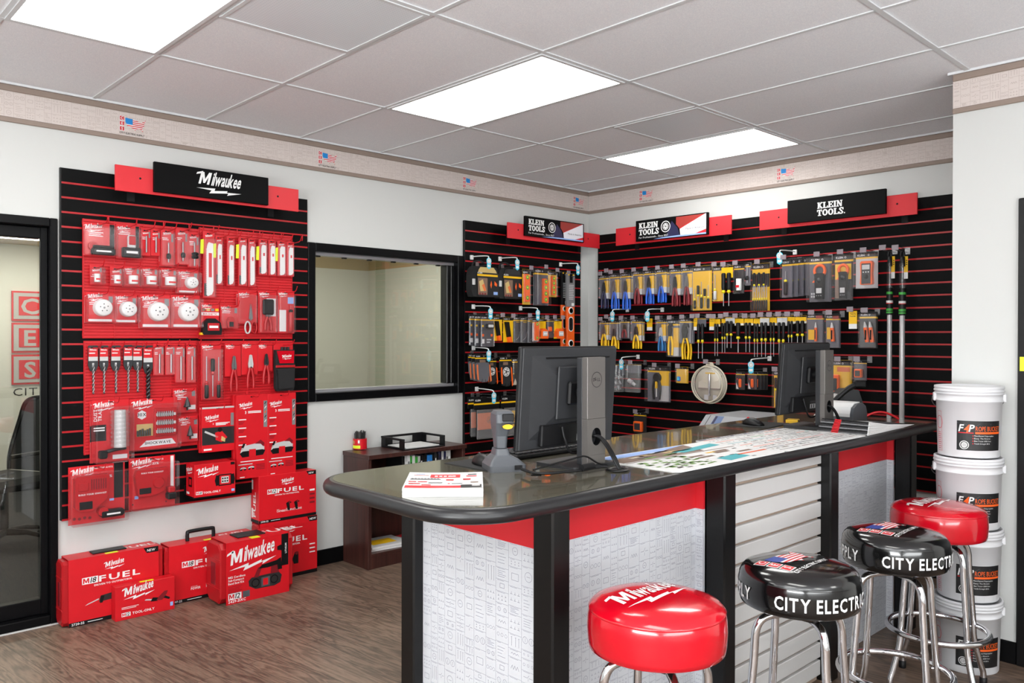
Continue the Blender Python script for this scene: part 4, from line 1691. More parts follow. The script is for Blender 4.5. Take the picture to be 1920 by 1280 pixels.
ORD = ['first', 'second', 'third', 'fourth', 'fifth', 'sixth', 'seventh', 'eighth', 'ninth', 'tenth', 'eleventh', 'twelfth']


# -- row 1
rpack(C1, (250, 530, 485, 770), 'red pack with a flat black battery, top left of the red rack', pr_battery, dict(), (.22, .95, .04, .5), 'dark', 'battery', .045, short='flat black battery pack')
rpack(C1, (490, 545, 660, 790), 'red pack with an upright black battery, second in the rack top row', pr_battery, dict(tall=True), (.2, .98, .04, .7), 'dark', 'battery', .045, short='upright battery pack')
for k, (x0, x1) in enumerate(((668, 738), (740, 806))):
    rpack(C1, (x0, 568 + 6 * k, x1, 766), ['narrow red card with a single grey bit, left of a pair in top row', 'narrow red card with a single grey bit, right of a pair in top row'][k], pr_bit, dict(collar=False), (.35, .65, .12, .7), 'stripe', 'bit', 0, short=['left single-bit card', 'right single-bit card'][k])
for k, (x0, y0, x1, y1) in enumerate(((810, 575, 905, 840), (918, 575, 1005, 830), (1005, 602, 1085, 852))):
    rpack(C1, (x0, y0, x1, y1), ['blister pack with a collared pilot bit, left of three in top row', 'blister pack with a collared pilot bit, middle of three in top row', 'blister pack with a thick black arbor, right of three in top row'][k], pr_bit if k < 2 else pr_arbor, None, (.4, .7, .1, .62) if k < 2 else (.3, .8, .05, .72), 'stripe', 'bit' if k < 2 else 'arbor', .03, short=['left pilot bit pack', 'middle pilot bit pack', 'arbor pack'][k], back=1 if k < 2 else 0)
bl = ((1115, 592, 1200, 1070), (1205, 622, 1257, 980), (1287, 630, 1342, 985), (1370, 630, 1432, 985), (1440, 640, 1492, 990), (1515, 645, 1577, 905), (1585, 650, 1640, 910), (1650, 655, 1712, 915), (1716, 665, 1770, 915))
for k, b_ in enumerate(bl):
    lab = 'tallest saw blade pack, leftmost of nine on the red rack' if k == 0 else ORD[k] + ' from the left of nine narrow white saw blade packs'

    def ex(mb, w_, h, y, k=k):
        if k in (0, 1, 3, 5, 7):
            mb.flat([(-.014, -.05), (.004, -.045), (.002, -.13), (-.016, -.13)], y, NEON)
        mb.rect(w_ * .1, w_ * .45, -h + .012, -h + h * .22, y, BLACK if k < 4 or k == 5 else RED)
    rpack(C1, b_, lab, pr_blade, None, (.14, .92, .03, .84), 'plain', 'saw_blade', .012 if k else .03, short=ORD[k] + ' saw blade pack', extra=ex)
# -- row 2: small hole saws
hs = ((300, 835, 390, 975), (446, 845, 532, 985), (546, 845, 660, 990), (676, 850, 790, 992), (812, 855, 925, 1000))
for k, b_ in enumerate(hs):
    rpack(C1, b_, ORD[k] + ' from the left of five small hole saw packs in second row', pr_holesaw, None, (.22 - .02 * k, .78 + .03 * k, .14, .56), 'stripe', 'hole_saw', .06, short=ORD[k] + ' small hole saw pack', back=1 if k > 1 else 0)


def hsaw_band(mb, w_, h, y):
    mb.rect(w_ * .08, w_ * .92, -h + h * .03, -h + h * .22, y, PAPER)
    mb.rect(w_ * .08, w_ * .92, -h + h * .11, -h + h * .26, y - .0002, RED)


rpack(C1, (930, 870, 1080, 1035), 'round hole saw pack at the right end of second row', pr_holedisc, None, (.3, .95, .2, .72), 'stripe', 'hole_saw', .055, short='round hole saw pack', back=1, extra=hsaw_band)
for k, b_ in enumerate(((272, 1030, 475, 1245), (476, 1045, 640, 1250), (662, 1045, 880, 1285), (884, 1050, 1092, 1285))):
    rpack(C1, b_, ORD[k] + ' from the left of four large round hole saw packs', pr_holedisc, None, (.2, .92, .2, .78), 'stripe', 'hole_saw', .06, short=ORD[k] + ' large hole saw pack', back=1, extra=hsaw_band)


# -- right of row 3
def ex_tape(mb, w_, h, y):
    mb.rect(w_ * .02, w_ * .98, -h * .40, -h * .30, y, PAPER)
    mb.text('MAGNETIC', w_ * .5, -h * .385, y - .0002, h * .06, RED, 'c', 1)
    for i in range(4):
        mb.rect(w_ * (.06 + .24 * i), w_ * (.24 + .24 * i), -h * .26, -h * .18, y, (BROWN, TAN, MGREY, YEL)[i])


rpack(C1, (1100, 1105, 1232, 1330), 'red carded black tape measure hanging in the middle of the rack', pr_tape, None, (-.04, 1.02, -.02, .5), 'plain', 'tape_measure', 0, short='black tape measure', extra=ex_tape)
rpack(C1, (1238, 1120, 1366, 1292), 'red folding knife pack right of the black tape measure', pr_knife, None, (.25, .85, .05, .5), 'stripe', 'knife', .025, short='folding knife pack')
rpack(C1, (1366, 1022, 1502, 1255), 'scissors pack with steel blades poking below the red card', pr_scissors, None, (.3, 1.0, -.3, .62), 'plain', 'scissors', .02, short='scissors pack', back=1)


def ex_drv(mb, w_, h, y):
    mb.rect(w_ * .45, w_ * .95, -h * .6, -h * .18, y, PAPER)


rpack(C1, (1512, 1018, 1645, 1322), 'red pack with a black work glove tool, between scissors and utility knife', lambda mb, x0, x1, z0, z1, y: (mb.box(x0, x1, y - .02, y, z0 + (z1 - z0) * .5, z1, BLACK, .008), pr_pliers(mb, x0, x1, z0, z0 + (z1 - z0) * .7, y)), None, (.2, .8, .06, .8), 'plain', 'pliers', .03, short='black-headed pliers pack', extra=ex_drv)
rpack(C1, (1652, 1018, 1772, 1325), 'red utility knife pack at the right end of third row', lambda mb, x0, x1, z0, z1, y: pr_driver(mb, x0, x1, z0, z1, y, RED2, BLACK, .72, 1, True, RED2), None, (.5, .95, .03, .68), 'plain', 'knife', .03, short='utility knife pack', extra=lambda mb, w_, h, y: (mb.rect(w_ * .1, w_ * .5, -h * .95, -h * .45, y, PAPER), mb.rect(w_ * .6, w_ * .95, -h * .3, -h * .15, y, SKY)))


# -- row 4: drill bits on dark hangers
def bitcard(C, box, label, short, r_=.0055, c=STEEL):
    off = .05
    loc, rz, w_, h = place('L', C, box, off)
    t = thing('drill_bit_pack', label, 'drill bit', loc, rz, 'drill bits on dark hangers')
    m = MB()
    hh = h * .54
    m.prism([(0, -.004), (.004, 0), (w_ - .004, 0), (w_, -.004), (w_, -hh * .78), (w_ * .78, -hh), (w_ * .22, -hh), (0, -hh * .78)], -.006, 0, DGREY)
    y = -.0066
    m.rect(.002, w_ - .002, -hh * .50, -hh * .10, y, RED)
    m.rect(.002, w_ - .002, -hh * .60, -hh * .44, y - .0002, LGREY)
    swirl_logo(m, w_ * .12, -hh * .2, y - .0003, w_ * .7, WHITE, bolt=False)
    m.rect(w_ * .1, w_ * .7, -hh * .32, -hh * .28, y - .0003, WHITE)
    m.rect(w_ * .4, w_ * .6, -hh * .82, -hh * .68, y - .0003, LGREY)
    hang_hole(m, w_, y - .0001, BLACK)
    m.build('hanger', t)
    m = MB()
    twist(m, w_ / 2, -.008, -h, -hh * .75, r_, c)
    m.build('drill_bit', t)
    red_hook(loc, rz, 'L', off, w_, 'red wire hook holding the ' + short, PEGREACH)


for k, b_ in enumerate(((286, 182, 358, 525), (367, 182, 432, 523), (450, 182, 520, 518), (541, 178, 606, 515), (607, 182, 676, 512), (682, 182, 752, 556))):
    bitcard(C2, b_, (ORD[k] + ' from the left of five thin drill bits on dark hangers') if k < 5 else 'thickest drill bit, right of the five thin ones', (ORD[k] + ' thin drill bit') if k < 5 else 'thick drill bit', .0062 if k < 5 else .0115, STEEL if k < 5 else DSTEEL)
for k, b_ in enumerate(((756, 168, 832, 398), (842, 168, 912, 395), (912, 168, 984, 450), (994, 166, 1062, 452))):
    rpack(C2, b_, ORD[k] + ' from the left of four narrow packs with one thin bit', pr_bit, dict(collar=False), (.4, .7, .08, .66), 'stripe', 'bit', .012, short=ORD[k] + ' thin bit pack')
rpack(C2, (1100, 165, 1246, 572), 'red pack with three black-handled screwdrivers beside the drill bit packs', lambda mb, x0, x1, z0, z1, y: (pr_driver(mb, x0, x0 + (x1 - x0) * .33, z0, z1 * .9 + z0 * .1, y, BLACK, RED2, .32, 1, True), pr_driver(mb, x0 + (x1 - x0) * .35, x0 + (x1 - x0) * .68, z0 + .01, z0 + (z1 - z0) * .85, y, BLACK, RED2, .34, 1), pr_driver(mb, x0 + (x1 - x0) * .7, x1, z0, z0 + (z1 - z0) * .88, y, BLACK, RED2, .32, 1, True)), None, (.08, .95, .03, .85), 'plain', 'screwdriver_set', .035, short='three-screwdriver pack')
for k, (b_, zlow) in enumerate((((1272, 165, 1388, 405), -.45), ((1392, 160, 1508, 392), -.42), ((1510, 165, 1616, 366), -.46))):
    rpack(C2, b_, ORD[k] + ' from the left of three red-handled pliers hanging below their cards', pr_pliers, dict(hc=RED2, head=(STEEL, LGREY, DSTEEL)[k]), (.18, .86, zlow, .62), 'plain', 'pliers', 0, short=ORD[k] + ' red-handled pliers')


# tool pouch
loc, rz, w_, h = place('L', C2, (1622, 165, 1760, 508), .05)
t = thing('tool_pouch', 'black tool pouch with a red flap at the right of the pliers', 'pouch', loc, rz)
MB().box(0, w_, -.003, 0, -h * .22, 0, RED, .001).build('card', t)
m = MB()
m.prism([(.0, -h * .14), (w_, -h * .14), (w_, -h * .9), (w_ * .92, -h), (w_ * .08, -h), (0, -h * .92)], -.03, -.004, BLACKF)
m.prism([(w_ * .05, -h * .55), (w_ * .95, -h * .52), (w_ * .9, -h * .93), (w_ * .15, -h * .96)], -.045, -.03, BLACKF)
for i in range(3):
    m.box(w_ * (.35 + .16 * i), w_ * (.45 + .16 * i), -.02, -.004, -h * .15, -h * .08, DGREY, .002)
m.build('pouch_body', t)
m = MB()
m.prism([(w_ * .05, -h * .16), (w_ * .95, -h * .16), (w_ * .92, -h * .42), (w_ * .2, -h * .42)], -.036, -.0302, VINYLR)
swirl_logo(m, w_ * .3, -h * .31, -.0366, w_ * .5, WHITE, R(6))
m.build('flap', t)
MB().box(0, w_, -.037, -.0302, -h * .51, -h * .46, RED2, .002).build('strap', t)
red_hook(loc, rz, 'L', .05, w_, 'red wire hook holding the black tool pouch', PEGREACH)

# -- row 5
for k, b_ in enumerate(((898, 490, 1066, 665), (932, 690, 1078, 875))):
    rpack(C2, b_, ['step bit pack, upper of two beside the bit set', 'step bit pack, lower of two beside the bit set'][k], pr_stepbit, None, (.35, .75, .1, .66), 'stripe', 'step_bit', .012, short=['upper step bit pack', 'lower step bit pack'][k], extra=lambda mb, w_, h, y: mb.rect(w_ * .62, w_ * .96, -h * .88, -h * .70, y, PAPER))


def ex_dust(mb, w_, h, y):
    mb.text('DUST', w_ * .14, -h * .34, y, h * .05, WHITE, 'l', 1, rot=R(90))
    mb.text('TRAP', w_ * .26, -h * .34, y, h * .05, WHITE, 'l', 1, rot=R(90))
    mb.rect(0.0, w_ * .38, -h * .66, -h * .40, y, BLACK)
    mb.rect(w_ * .05, w_ * .34, -h * .46, -h * .44, y - .0003, WHITE)
    mb.rect(w_ * .05, w_ * .34, -h * .50, -h * .48, y - .0003, WHITE)
    mb.rect(w_ * .55, w_ * .95, -h * .97, -h * .90, y, WHITE)


def pr_trap(mb, x0, x1, z0, z1, y):
    pr_dusttrap(mb, x0 + (x1 - x0) * .4, x1, z0 + (z1 - z0) * .26, z1, y)
    w_, h = x1 - x0, z1 - z0
    mb.box(x0 + w_ * .12, x0 + w_ * .36, y - .04, y, z0 + h * .04, z0 + h * .2, BLACK, .006)
    mb.tube(smooth_path([(x0 + w_ * .3, y - .02, z0 + h * .16), (x0 + w_ * .6, y - .02, z0 + h * .2), (x1 - w_ * .05, y - .02, z0 + h * .22)], 4), .01, DGREY, 8)


rpack(C2, (312, 572, 582, 1015), 'large blister pack with a ribbed clear dust trap, lower left of rack', pr_trap, None, (.05, .92, .03, .84), 'plain', 'dust_trap', .085, short='dust trap pack', extra=ex_dust, back=1, off=.06)


def ex_shock(mb, w_, h, y):
    hx = [(w_ * (.25 + .10 * math.cos(a)), -h * .32 + w_ * .10 * math.sin(a)) for a in [math.pi * (i / 3 + .5) for i in range(6)]]
    mb.flat(hx, y, WHITE)
    mb.text('30X', w_ * .25, -h * .345, y - .0003, h * .06, TXTB, 'c', 1)
    mb.rect(w_ * .40, w_ * .50, -h * .46, -h * .24, y, WHITE) if False else None
    mb.flat([(w_ * .2, -h * .95), (w_ * .97, -h * .93), (w_ * .88, -h * .82), (w_ * .34, -h * .83)], y, WHITE)
    mb.text('SHOCKWAVE', w_ * .58, -h * .905, y - .0003, h * .05, TXTB, 'c', 1)
    mb.rect(w_ * .14, w_ * .48, -h * .74, -h * .50, y, TAN)


def pr_shock(mb, x0, x1, z0, z1, y):
    w_, h = x1 - x0, z1 - z0
    pr_gearbits(mb, x0 + w_ * .48, x1, z0 + h * .08, z1, y)
    for i in range(6):
        mb.cyl((x0 + w_ * (.1 + .055 * i), y - .012, z0 + h * .12), (x0 + w_ * (.1 + .055 * i), y - .012, z0 + h * (.3 + .03 * (i % 3))), .005, DSTEEL, n=6)


rpack(C2, (585, 560, 930, 925), 'wide blister pack with a case of driver bits, lower rack', pr_shock, None, (.06, .96, .2, .8), 'plain', 'bit_set', .06, short='driver bit set pack', extra=ex_shock, off=.06)


# photo-fronted blade box and the tall red blade boxes
def tallbox(C, box, label, off, d, art, back=0, cat='box', name='blade_box', short=None):
    loc, rz, w_, h = place('L', C, box, off)
    t = thing(name, label, cat, loc, rz)
    m = MB()
    m.box(0, w_, 0, d, -h, 0, RED, .001)
    art(m, w_, h, -.0006)
    m.build('carton', t)
    for k in range(back):
        dup(t, 'carton hanging directly behind the ' + short, shift(loc, 'L', d + .002, -.004, -.002))
    if short:
        red_hook(loc, rz, 'L', off - d, w_, 'red wire hook holding the ' + short, .09)
    return t


def art_saw_photo(m, w_, h, y):
    hang_hole(m, w_, y, BLACK)
    m.rect(.002, w_ - .002, -.012, -.002, y, LGREY)
    swirl_logo(m, w_ * .1, -h * .3, y, w_ * .42, WHITE, R(10))
    m.text('3', w_ * .33, -h * .40, y, h * .035, WHITE, bold=1)
    for i in range(3):
        m.rect(w_ * .42, w_ * (.85 - .06 * i), -h * (.375 + .022 * i), -h * (.36 + .022 * i), y, WHITE)
    m.rect(w_ * .88, w_ * .98, -h * .44, -h * .16, y, MGREY)
    m.rect(.002, w_ - .002, -h * .84, -h * .46, y, DSTEEL)
    m.flat([(w_ * .1, -h * .52), (w_ * .5, -h * .66), (w_ * .48, -h * .70), (w_ * .08, -h * .56)], y - .0003, LGREY)
    m.flat([(w_ * .4, -h * .58), (w_ * .6, -h * .54), (w_ * .78, -h * .7), (w_ * .6, -h * .8), (w_ * .42, -h * .74)], y - .0003, RED)
    m.disc(w_ * .55, -h * .52, w_ * .07, y - .0004, BLACK, 12)
    m.flat([(w_ * .6, -h * .66), (w_ * .72, -h * .72), (w_ * .7, -h * .8), (w_ * .58, -h * .76)], y - .0005, TAN)
    m.rect(w_ * .06, w_ * .3, -h * .96, -h * .92, y, WHITE)


def bandsaw(m, cx, cz, s, y):
    """printed picture of a band saw"""
    m.flat([(cx - s * .5, cz - s * .1), (cx - s * .42, cz + s * .16), (cx - s * .1, cz + s * .2), (cx + s * .3, cz + s * .26), (cx + s * .5, cz + s * .08), (cx + s * .48, cz - s * .14), (cx + s * .2, cz - s * .2), (cx - s * .4, cz - s * .22)], y, LGREY)
    m.flat([(cx - s * .52, cz - s * .12), (cx - s * .4, cz - s * .04), (cx + s * .42, cz - s * .02), (cx + s * .54, cz - s * .06), (cx + s * .44, cz - s * .24), (cx - s * .42, cz - s * .27)], y - .0002, BLACK)
    m.flat([(cx + s * .1, cz + s * .22), (cx + s * .34, cz + s * .36), (cx + s * .5, cz + s * .22), (cx + s * .46, cz + s * .08), (cx + s * .34, cz + s * .2)], y - .0003, DKRED)
    m.rect(cx - s * .14, cx + s * .14, cz - s * .26, cz + s * .02, y - .0004, RED)
    m.flat([(cx - s * .46, cz + s * .1), (cx - s * .38, cz + s * .26), (cx - s * .28, cz + s * .26), (cx - s * .36, cz + s * .1)], y - .0003, BLACK)


def art_tall(m, w_, h, y):
    hang_hole(m, w_, y, BLACK)
    swirl_logo(m, w_ * .08, -h * .15, y, w_ * .42, WHITE, R(10))
    m.text('3', w_ * .26, -h * .225, y, h * .03, WHITE, bold=1)
    for i in range(2):
        m.rect(w_ * .36, w_ * .78, -h * (.205 + .016 * i), -h * (.195 + .016 * i), y, WHITE)
    m.rect(w_ * .86, w_ * .98, -h * .40, -h * .08, y, MGREY)
    for i in range(5):
        m.flat([(w_ * .88, -h * (.12 + .055 * i)), (w_ * .93, -h * (.09 + .055 * i)), (w_ * .96, -h * (.09 + .055 * i)), (w_ * .91, -h * (.12 + .055 * i))], y - .0003, (BLACK, PAPER, ORG, BLACK, PAPER)[i])
    for q in range(4):
        m.rect(w_ * .06, w_ * .3, -h * (.30 + .1 * q), -h * (.288 + .1 * q), y, WHITE)
        for i in range(3):
            m.rect(w_ * .06, w_ * (.26 - .03 * i), -h * (.32 + .014 * i + .1 * q), -h * (.314 + .014 * i + .1 * q), y, DKRED)
    bandsaw(m, w_ * .5, -h * .66, w_ * .78, y)
    m.rect(w_ * .12, w_ * .88, -h * .80, -h * .79, y, WHITE)
    m.rect(w_ * .05, w_ * .5, -h * .835, -h * .825, y, LGREY)
    bandsaw(m, w_ * .2, -h * .88, w_ * .2, y)
    bandsaw(m, w_ * .46, -h * .875, w_ * .2, y)
    for i in range(4):
        m.rect(w_ * .62, w_ * .9, -h * (.85 + .018 * i), -h * (.842 + .018 * i), y, DKRED)
    m.rect(w_ * .1, w_ * .25, -h * .985, -h * .975, y, WHITE)


tallbox(C2, (1106, 620, 1342, 945), 'red blade box with a grey photograph, left of the tall red boxes', .08, .018, art_saw_photo, 1, short='photo-fronted blade box')
tallbox(C2, (1358, 536, 1582, 1135), 'tall red band saw blade box, left of a pair at the rack bottom', .108, .03, art_tall, 1, short='left tall blade box')
tallbox(C2, (1582, 526, 1785, 1108), 'tall red band saw blade box, right of a pair at the rack bottom', .108, .03, art_tall, 0, short='right tall blade box')


# -- row 6: charger packs and the carton
def ex_ch1(mb, w_, h, y):
    mb.rect(w_ * .80, w_ * .97, -h * .62, -h * .0, y, BLACK)
    mb.text('EVERYTHING FITS', w_ * .42, -h * .07, y, h * .028, WHITE, 'l', 1, width=w_ * .36)
    mb.text('66%', w_ * .64, -h * .24, y, h * .045, WHITE, 'l', 1)
    for i in range(4):
        mb.disc(w_ * (.1 + .09 * i), -h * (.9 + .01 * (i % 2)), w_ * .03, y, DKRED, 10)
    mb.rect(w_ * .72, w_ * .8, -h * .66, -h * .62, y, SKY)


def pr_ch1(mb, x0, x1, z0, z1, y):
    w_, h = x1 - x0, z1 - z0
    pr_charger(mb, x0, x0 + w_ * .68, z0 + h * .2, z1, y)
    mb.box(x0 + w_ * .5, x1, y - .05, y, z0, z0 + h * .17, BLACK, .01)
    mb.lathe([(w_ * .1, -.045), (w_ * .1, 0)], RED2, 18, (x0 + w_ * .56, y, z0 + h * .14), axis='y')
    mb.rect(x0 + w_ * .62, x0 + w_ * .9, z0 + h * .06, z0 + h * .1, y - .0505, WHITE)


rpack(C3, (168, 75, 545, 455), 'big clear-shelled battery charger pack at the lower left corner', pr_ch1, None, (.08, .95, .08, .84), 'plain', 'charger', .075, short='big charger pack', extra=ex_ch1, off=.06)


def ex_ch2(mb, w_, h, y):
    mb.text('EVERYTHING FITS', w_ * .42, -h * .08, y, h * .03, WHITE, 'l', 1, width=w_ * .32)
    mb.rect(w_ * .90, w_ * .97, -h * .65, -h * .02, y, PAPER)
    mb.text('33%', w_ * .5, -h * .16, y, h * .05, WHITE, 'l', 1)
    mb.rect(w_ * .12, w_ * .2, -h * .80, -h * .74, y, SKY)
    for p in ((.08, .12), (.78, .3), (.52, .72), (.08, .9), (.8, .92)):
        mb.disc(w_ * p[0], -h * p[1], w_ * .018, y, BLACK, 8)


def pr_ch2(mb, x0, x1, z0, z1, y):
    w_, h = x1 - x0, z1 - z0
    pr_charger2(mb, x0, x0 + w_ * .84, z0 + h * .2, z1, y)
    mb.box(x0 + w_ * .82, x1, y - .045, y, z0 + h * .2, z0 + h * .38, RED2, .006)
    mb.box(x0 + w_ * .8, x1 + w_ * .02, y - .05, y, z0, z0 + h * .2, BLACK, .006)


rpack(C3, (572, 20, 880, 358), 'charger pack with a small red battery left of the worklight carton', pr_ch2, None, (.08, .95, .14, .78), 'plain', 'charger', .07, short='small charger pack', extra=ex_ch2, off=.06)


def m_badge(m, x, z, h, y, txt, digits):
    """white badge holding a red letter and dark digits"""
    wd = h * 2.95
    m.rect(x, x + wd, z, z + h * 1.35, y, WHITE)
    m.text(txt, x + h * .18, z + h * .18, y - .0003, h, RED, 'l', 1, width=h * 1.15)
    m.text(digits, x + h * 1.5, z + h * .18, y - .0003, h, TXTB, 'l', 1, shear=.2, width=h * 1.05)
    return wd


def carton(name, label, loc, rz, w_, h, d, art, side=None, rot=0.0, sticker=None, cat='box'):
    t = thing(name, label, cat, loc, rz + rot)
    m = MB()
    m.box(0, w_, 0, d, 0, h, RED, .0015)
    art(m, w_, h, -.0007)
    if side:
        side(m, w_, h, d)
    m.build('carton', t)
    if sticker:
        MB().box(w_ * sticker[0], w_ * sticker[1], d * .15, d * .5, h, h + .0008, NEON).build('price_sticker', t)
    return t


loc, rz, w_, h = place('L', C3, (1012, 64, 1284, 278), .17)


def art_light(m, w_, h, y):
    swirl_logo(m, w_ * .06, h * .68, y, w_ * .52, WHITE, R(9))
    m.rect(w_ * .88, w_ * .98, h * .9, h * .985, y, BLACK)
    cx, cz, s = w_ * .74, h * .45, w_ * .22
    m.flat([(cx - s, cz - s * .6), (cx - s * 1.15, cz), (cx - s, cz + s * .6), (cx - s * .7, cz + s * .5), (cx - s * .7, cz - s * .5)], y, BLACK)
    m.flat([(cx + s, cz - s * .6), (cx + s * 1.15, cz), (cx + s, cz + s * .6), (cx + s * .7, cz + s * .5), (cx + s * .7, cz - s * .5)], y, BLACK)
    m.rect(cx - s * .75, cx + s * .75, cz - s * .62, cz + s * .62, y - .0002, BLACK)
    m.rect(cx - s * .62, cx + s * .62, cz - s * .5, cz + s * .5, y - .0003, RED)
    m.rect(cx - s * .42, cx + s * .42, cz - s * .36, cz + s * .36, y - .0004, LGREY)
    for i in range(3):
        for q in range(2):
            m.disc(cx - s * .26 + s * .26 * i, cz - s * .15 + s * .3 * q, s * .1, y - .0006, BLACK, 10)
    wd = m_badge(m, w_ * .03, h * .08, h * .07, y, 'M', '18')
    m.text('TOOL-ONLY', w_ * .05 + wd, h * .09, y, h * .06, WHITE, 'l', 1)
    m.rect(w_ * .9, w_ * .98, h * .06, h * .14, y, SKY)


def side_light(m, w_, h, d):
    M0 = m.M
    m.M = Matrix.Translation((0, d, 0)) @ Matrix.Rotation(R(-90), 4, 'Z')
    swirl_logo(m, d * .06, h * .72, -.0007, d * .7, WHITE, R(14))
    m.rect(d * .3, d * .7, h * .3, h * .6, -.0007, BLACK)
    m.rect(d * .38, d * .62, h * .36, h * .54, -.0009, RED)
    m.rect(d * .08, d * .4, h * .06, h * .13, -.0007, WHITE)
    m.M = M0


loc = (loc[0], loc[1], loc[2] - h)
carton('worklight_carton', 'red worklight carton on the slat wall between charger and blade boxes', loc, rz, w_, h, .12, art_light, side_light)
o = MB()
o.box(loc[1] - .0, loc[1] + w_, -.16, -.022, loc[2] - .008, loc[2] - .001, BLACK)
o.box(loc[1] - .0, loc[1] + w_, -.026, -.0205, loc[2] - .008, loc[2] + .05, BLACK)
o2 = o.build('display_shelf', None, (0, 0, 0), RZ90)
tag(o2, 'small black shelf under the red worklight carton', 'shelf')


# ------------------------------------------------------------------ goods on the corner and back slat walls
CARDM = {'clear': mat('grey_blister_card', (96, 96, 104), 0.5), 'black': mat('black_card', (24, 24, 26), 0.5), 'yellow': YEL, 'grey': mat('slate_card', (74, 74, 80), 0.5), 'white': LGREY}


def grad_card(m, w_, h, y, kind, head=.14):
    base = CARDM[kind]
    m.box(0, w_, y, 0, -h, 0, base, .001)
    yy = y - .0006
    hh = min(max(h * head, .012), .04)
    m.rect(0, w_, -hh, -.001, yy, BLACK)
    m.text('KLEIN', w_ * .08, -hh * .78, yy - .0003, hh * .32, WHITE, 'l', 1, width=min(w_ * .38, hh * 1.4))
    m.ring(w_ * .58, -hh * .62, hh * .11, hh * .17, yy - .0003, WHITE, 10)
    m.rect(0, w_, -hh * 1.32, -hh, yy, YEL)


def steel_hook(loc, rz, off, xc, zc, label, reach, tagw=.042, holder=True):
    """double chrome wire peg from the slat wall with a clear tag holder at its front end"""
    t = thing('peg_hook', label, 'hook', loc, rz, 'steel peg hooks with clear tag holders')
    m = MB()
    yb = off - .0215
    m.tube(smooth_path([(xc, yb, zc), (xc, -reach * .5, zc), (xc, -reach + .004, zc), (xc, -reach, zc + .008)], 3), .0022, STEEL, 6)
    m.tube([(xc, yb, zc + .022), (xc, -reach - .002, zc + .024)], .0018, STEEL, 6)
    m.box(xc - .016, xc + .016, yb, yb + .003, zc - .012, zc + .03, STEEL)
    m.build('wire', t)
    if holder:
        m = MB()
        m.box(xc - tagw / 2, xc + tagw / 2, -reach - .008, -reach - .004, zc + .0, zc + .032, TAGCL, .001)
        m.build('tag_holder', t)
    return t


def promo_arm(wl, C, p_wall, p_tip, off_tip, label):
    """white plastic arm over a hook, with a blue and white round tag at its tip"""
    a = px(C, *p_tip)
    if wl == 'L':
        tip = onx(a[0], a[1], off_tip)
        loc, rz = (off_tip, tip.y, tip.z), RZ90
    else:
        tip = ony(a[0], a[1], YB - off_tip)
        loc, rz = (tip.x, YB - off_tip, tip.z), 0.0
    t = thing('promo_tag', label, 'tag', loc, rz, 'blue promotional tags on white arms')
    m = MB()
    m.tube(smooth_path([(0, off_tip - .022, .04), (0, off_tip - .05, .044), (0, .02, .038), (0, -.001, .022)], 4), .0045, WHITE, 6)
    m.box(-.014, .014, off_tip - .035, off_tip - .0215, .022, .056, WHITE, .002)
    m.build('arm', t)
    m = MB()
    q = .024
    pts = [(q * math.cos(s), .0 + q * math.sin(s)) for s in [R(-35) + R(250) * i / 12 for i in range(13)]]
    pts += [(-q * .8, -.05), (0, -.062), (q * .8, -.05)]
    m.prism(pts, -.004, -.0025, LBLUE)
    m.disc(0, .0, q * .82, -.0045, PAPER, 16)
    m.ring(0, 0, q * .5, q * .6, -.0048, MGREY, 12)
    m.rect(-q * .6, q * .6, -.046, -.028, -.0045, PAPER)
    m.build('round_tag', t)
    return t


def kpack(wl, C, box, label, prod, pa=None, area=(.12, .88, .05, .72), card='clear', blister=.025, off=.16, short=None, back=0, hook=True, part='tool', name='tool_pack', cat='tool pack', bare=False, extra=None, cardh=1.0, step=.03, holder=True, group='packs on the black slat walls'):
    loc, rz, w_, h = place(wl, C, box, off)
    t = thing(name, label, cat, loc, rz, group)
    hc = h * cardh
    m = MB()
    grad_card(m, w_, hc, -.002, card)
    if extra:
        extra(m, w_, hc, -.0031)
    m.build('card', t)
    if prod:
        m = MB()
        prod(m, w_ * area[0], w_ * area[1], -h + h * area[2], -h + h * area[3], -.003, **(pa or {}))
        m.build(part, t)
    if blister:
        m = MB()
        m.box(-.002, w_ + .002, -.003 - blister, -.0032, -(h if name == 'fitting_bag' else hc) - .001, -.012, CLEARB if name == 'fitting_bag' else CLEAR, .006)
        m.build('blister', t)
    for k in range(back):
        if prod is pr_pliers or prod is pr_pump:
            dup(t, 'pack hanging directly behind the ' + (short or label), shift(loc, wl, .034 * (k + 1), .0, -.001 * (k + 1)))
        else:
            back_copy(t, 'pack hanging directly behind the ' + (short or label), shift(loc, wl, .016 * (k + 1), .0, -.002 * (k + 1)), w_, hc)
    if hook:
        steel_hook(loc, rz, off, w_ / 2, -.008, 'steel peg hook holding the ' + (short or label.split(',')[0]), .052, holder=holder)
    return t


def yel_side(m, w_, h, y):
    m.rect(w_ * .5, w_ * .97, -h * .92, -h * .24, y, YEL)
    m.rect(w_ * .5, w_ * .97, -h * .98, -h * .75, y - .0002, LGREY)


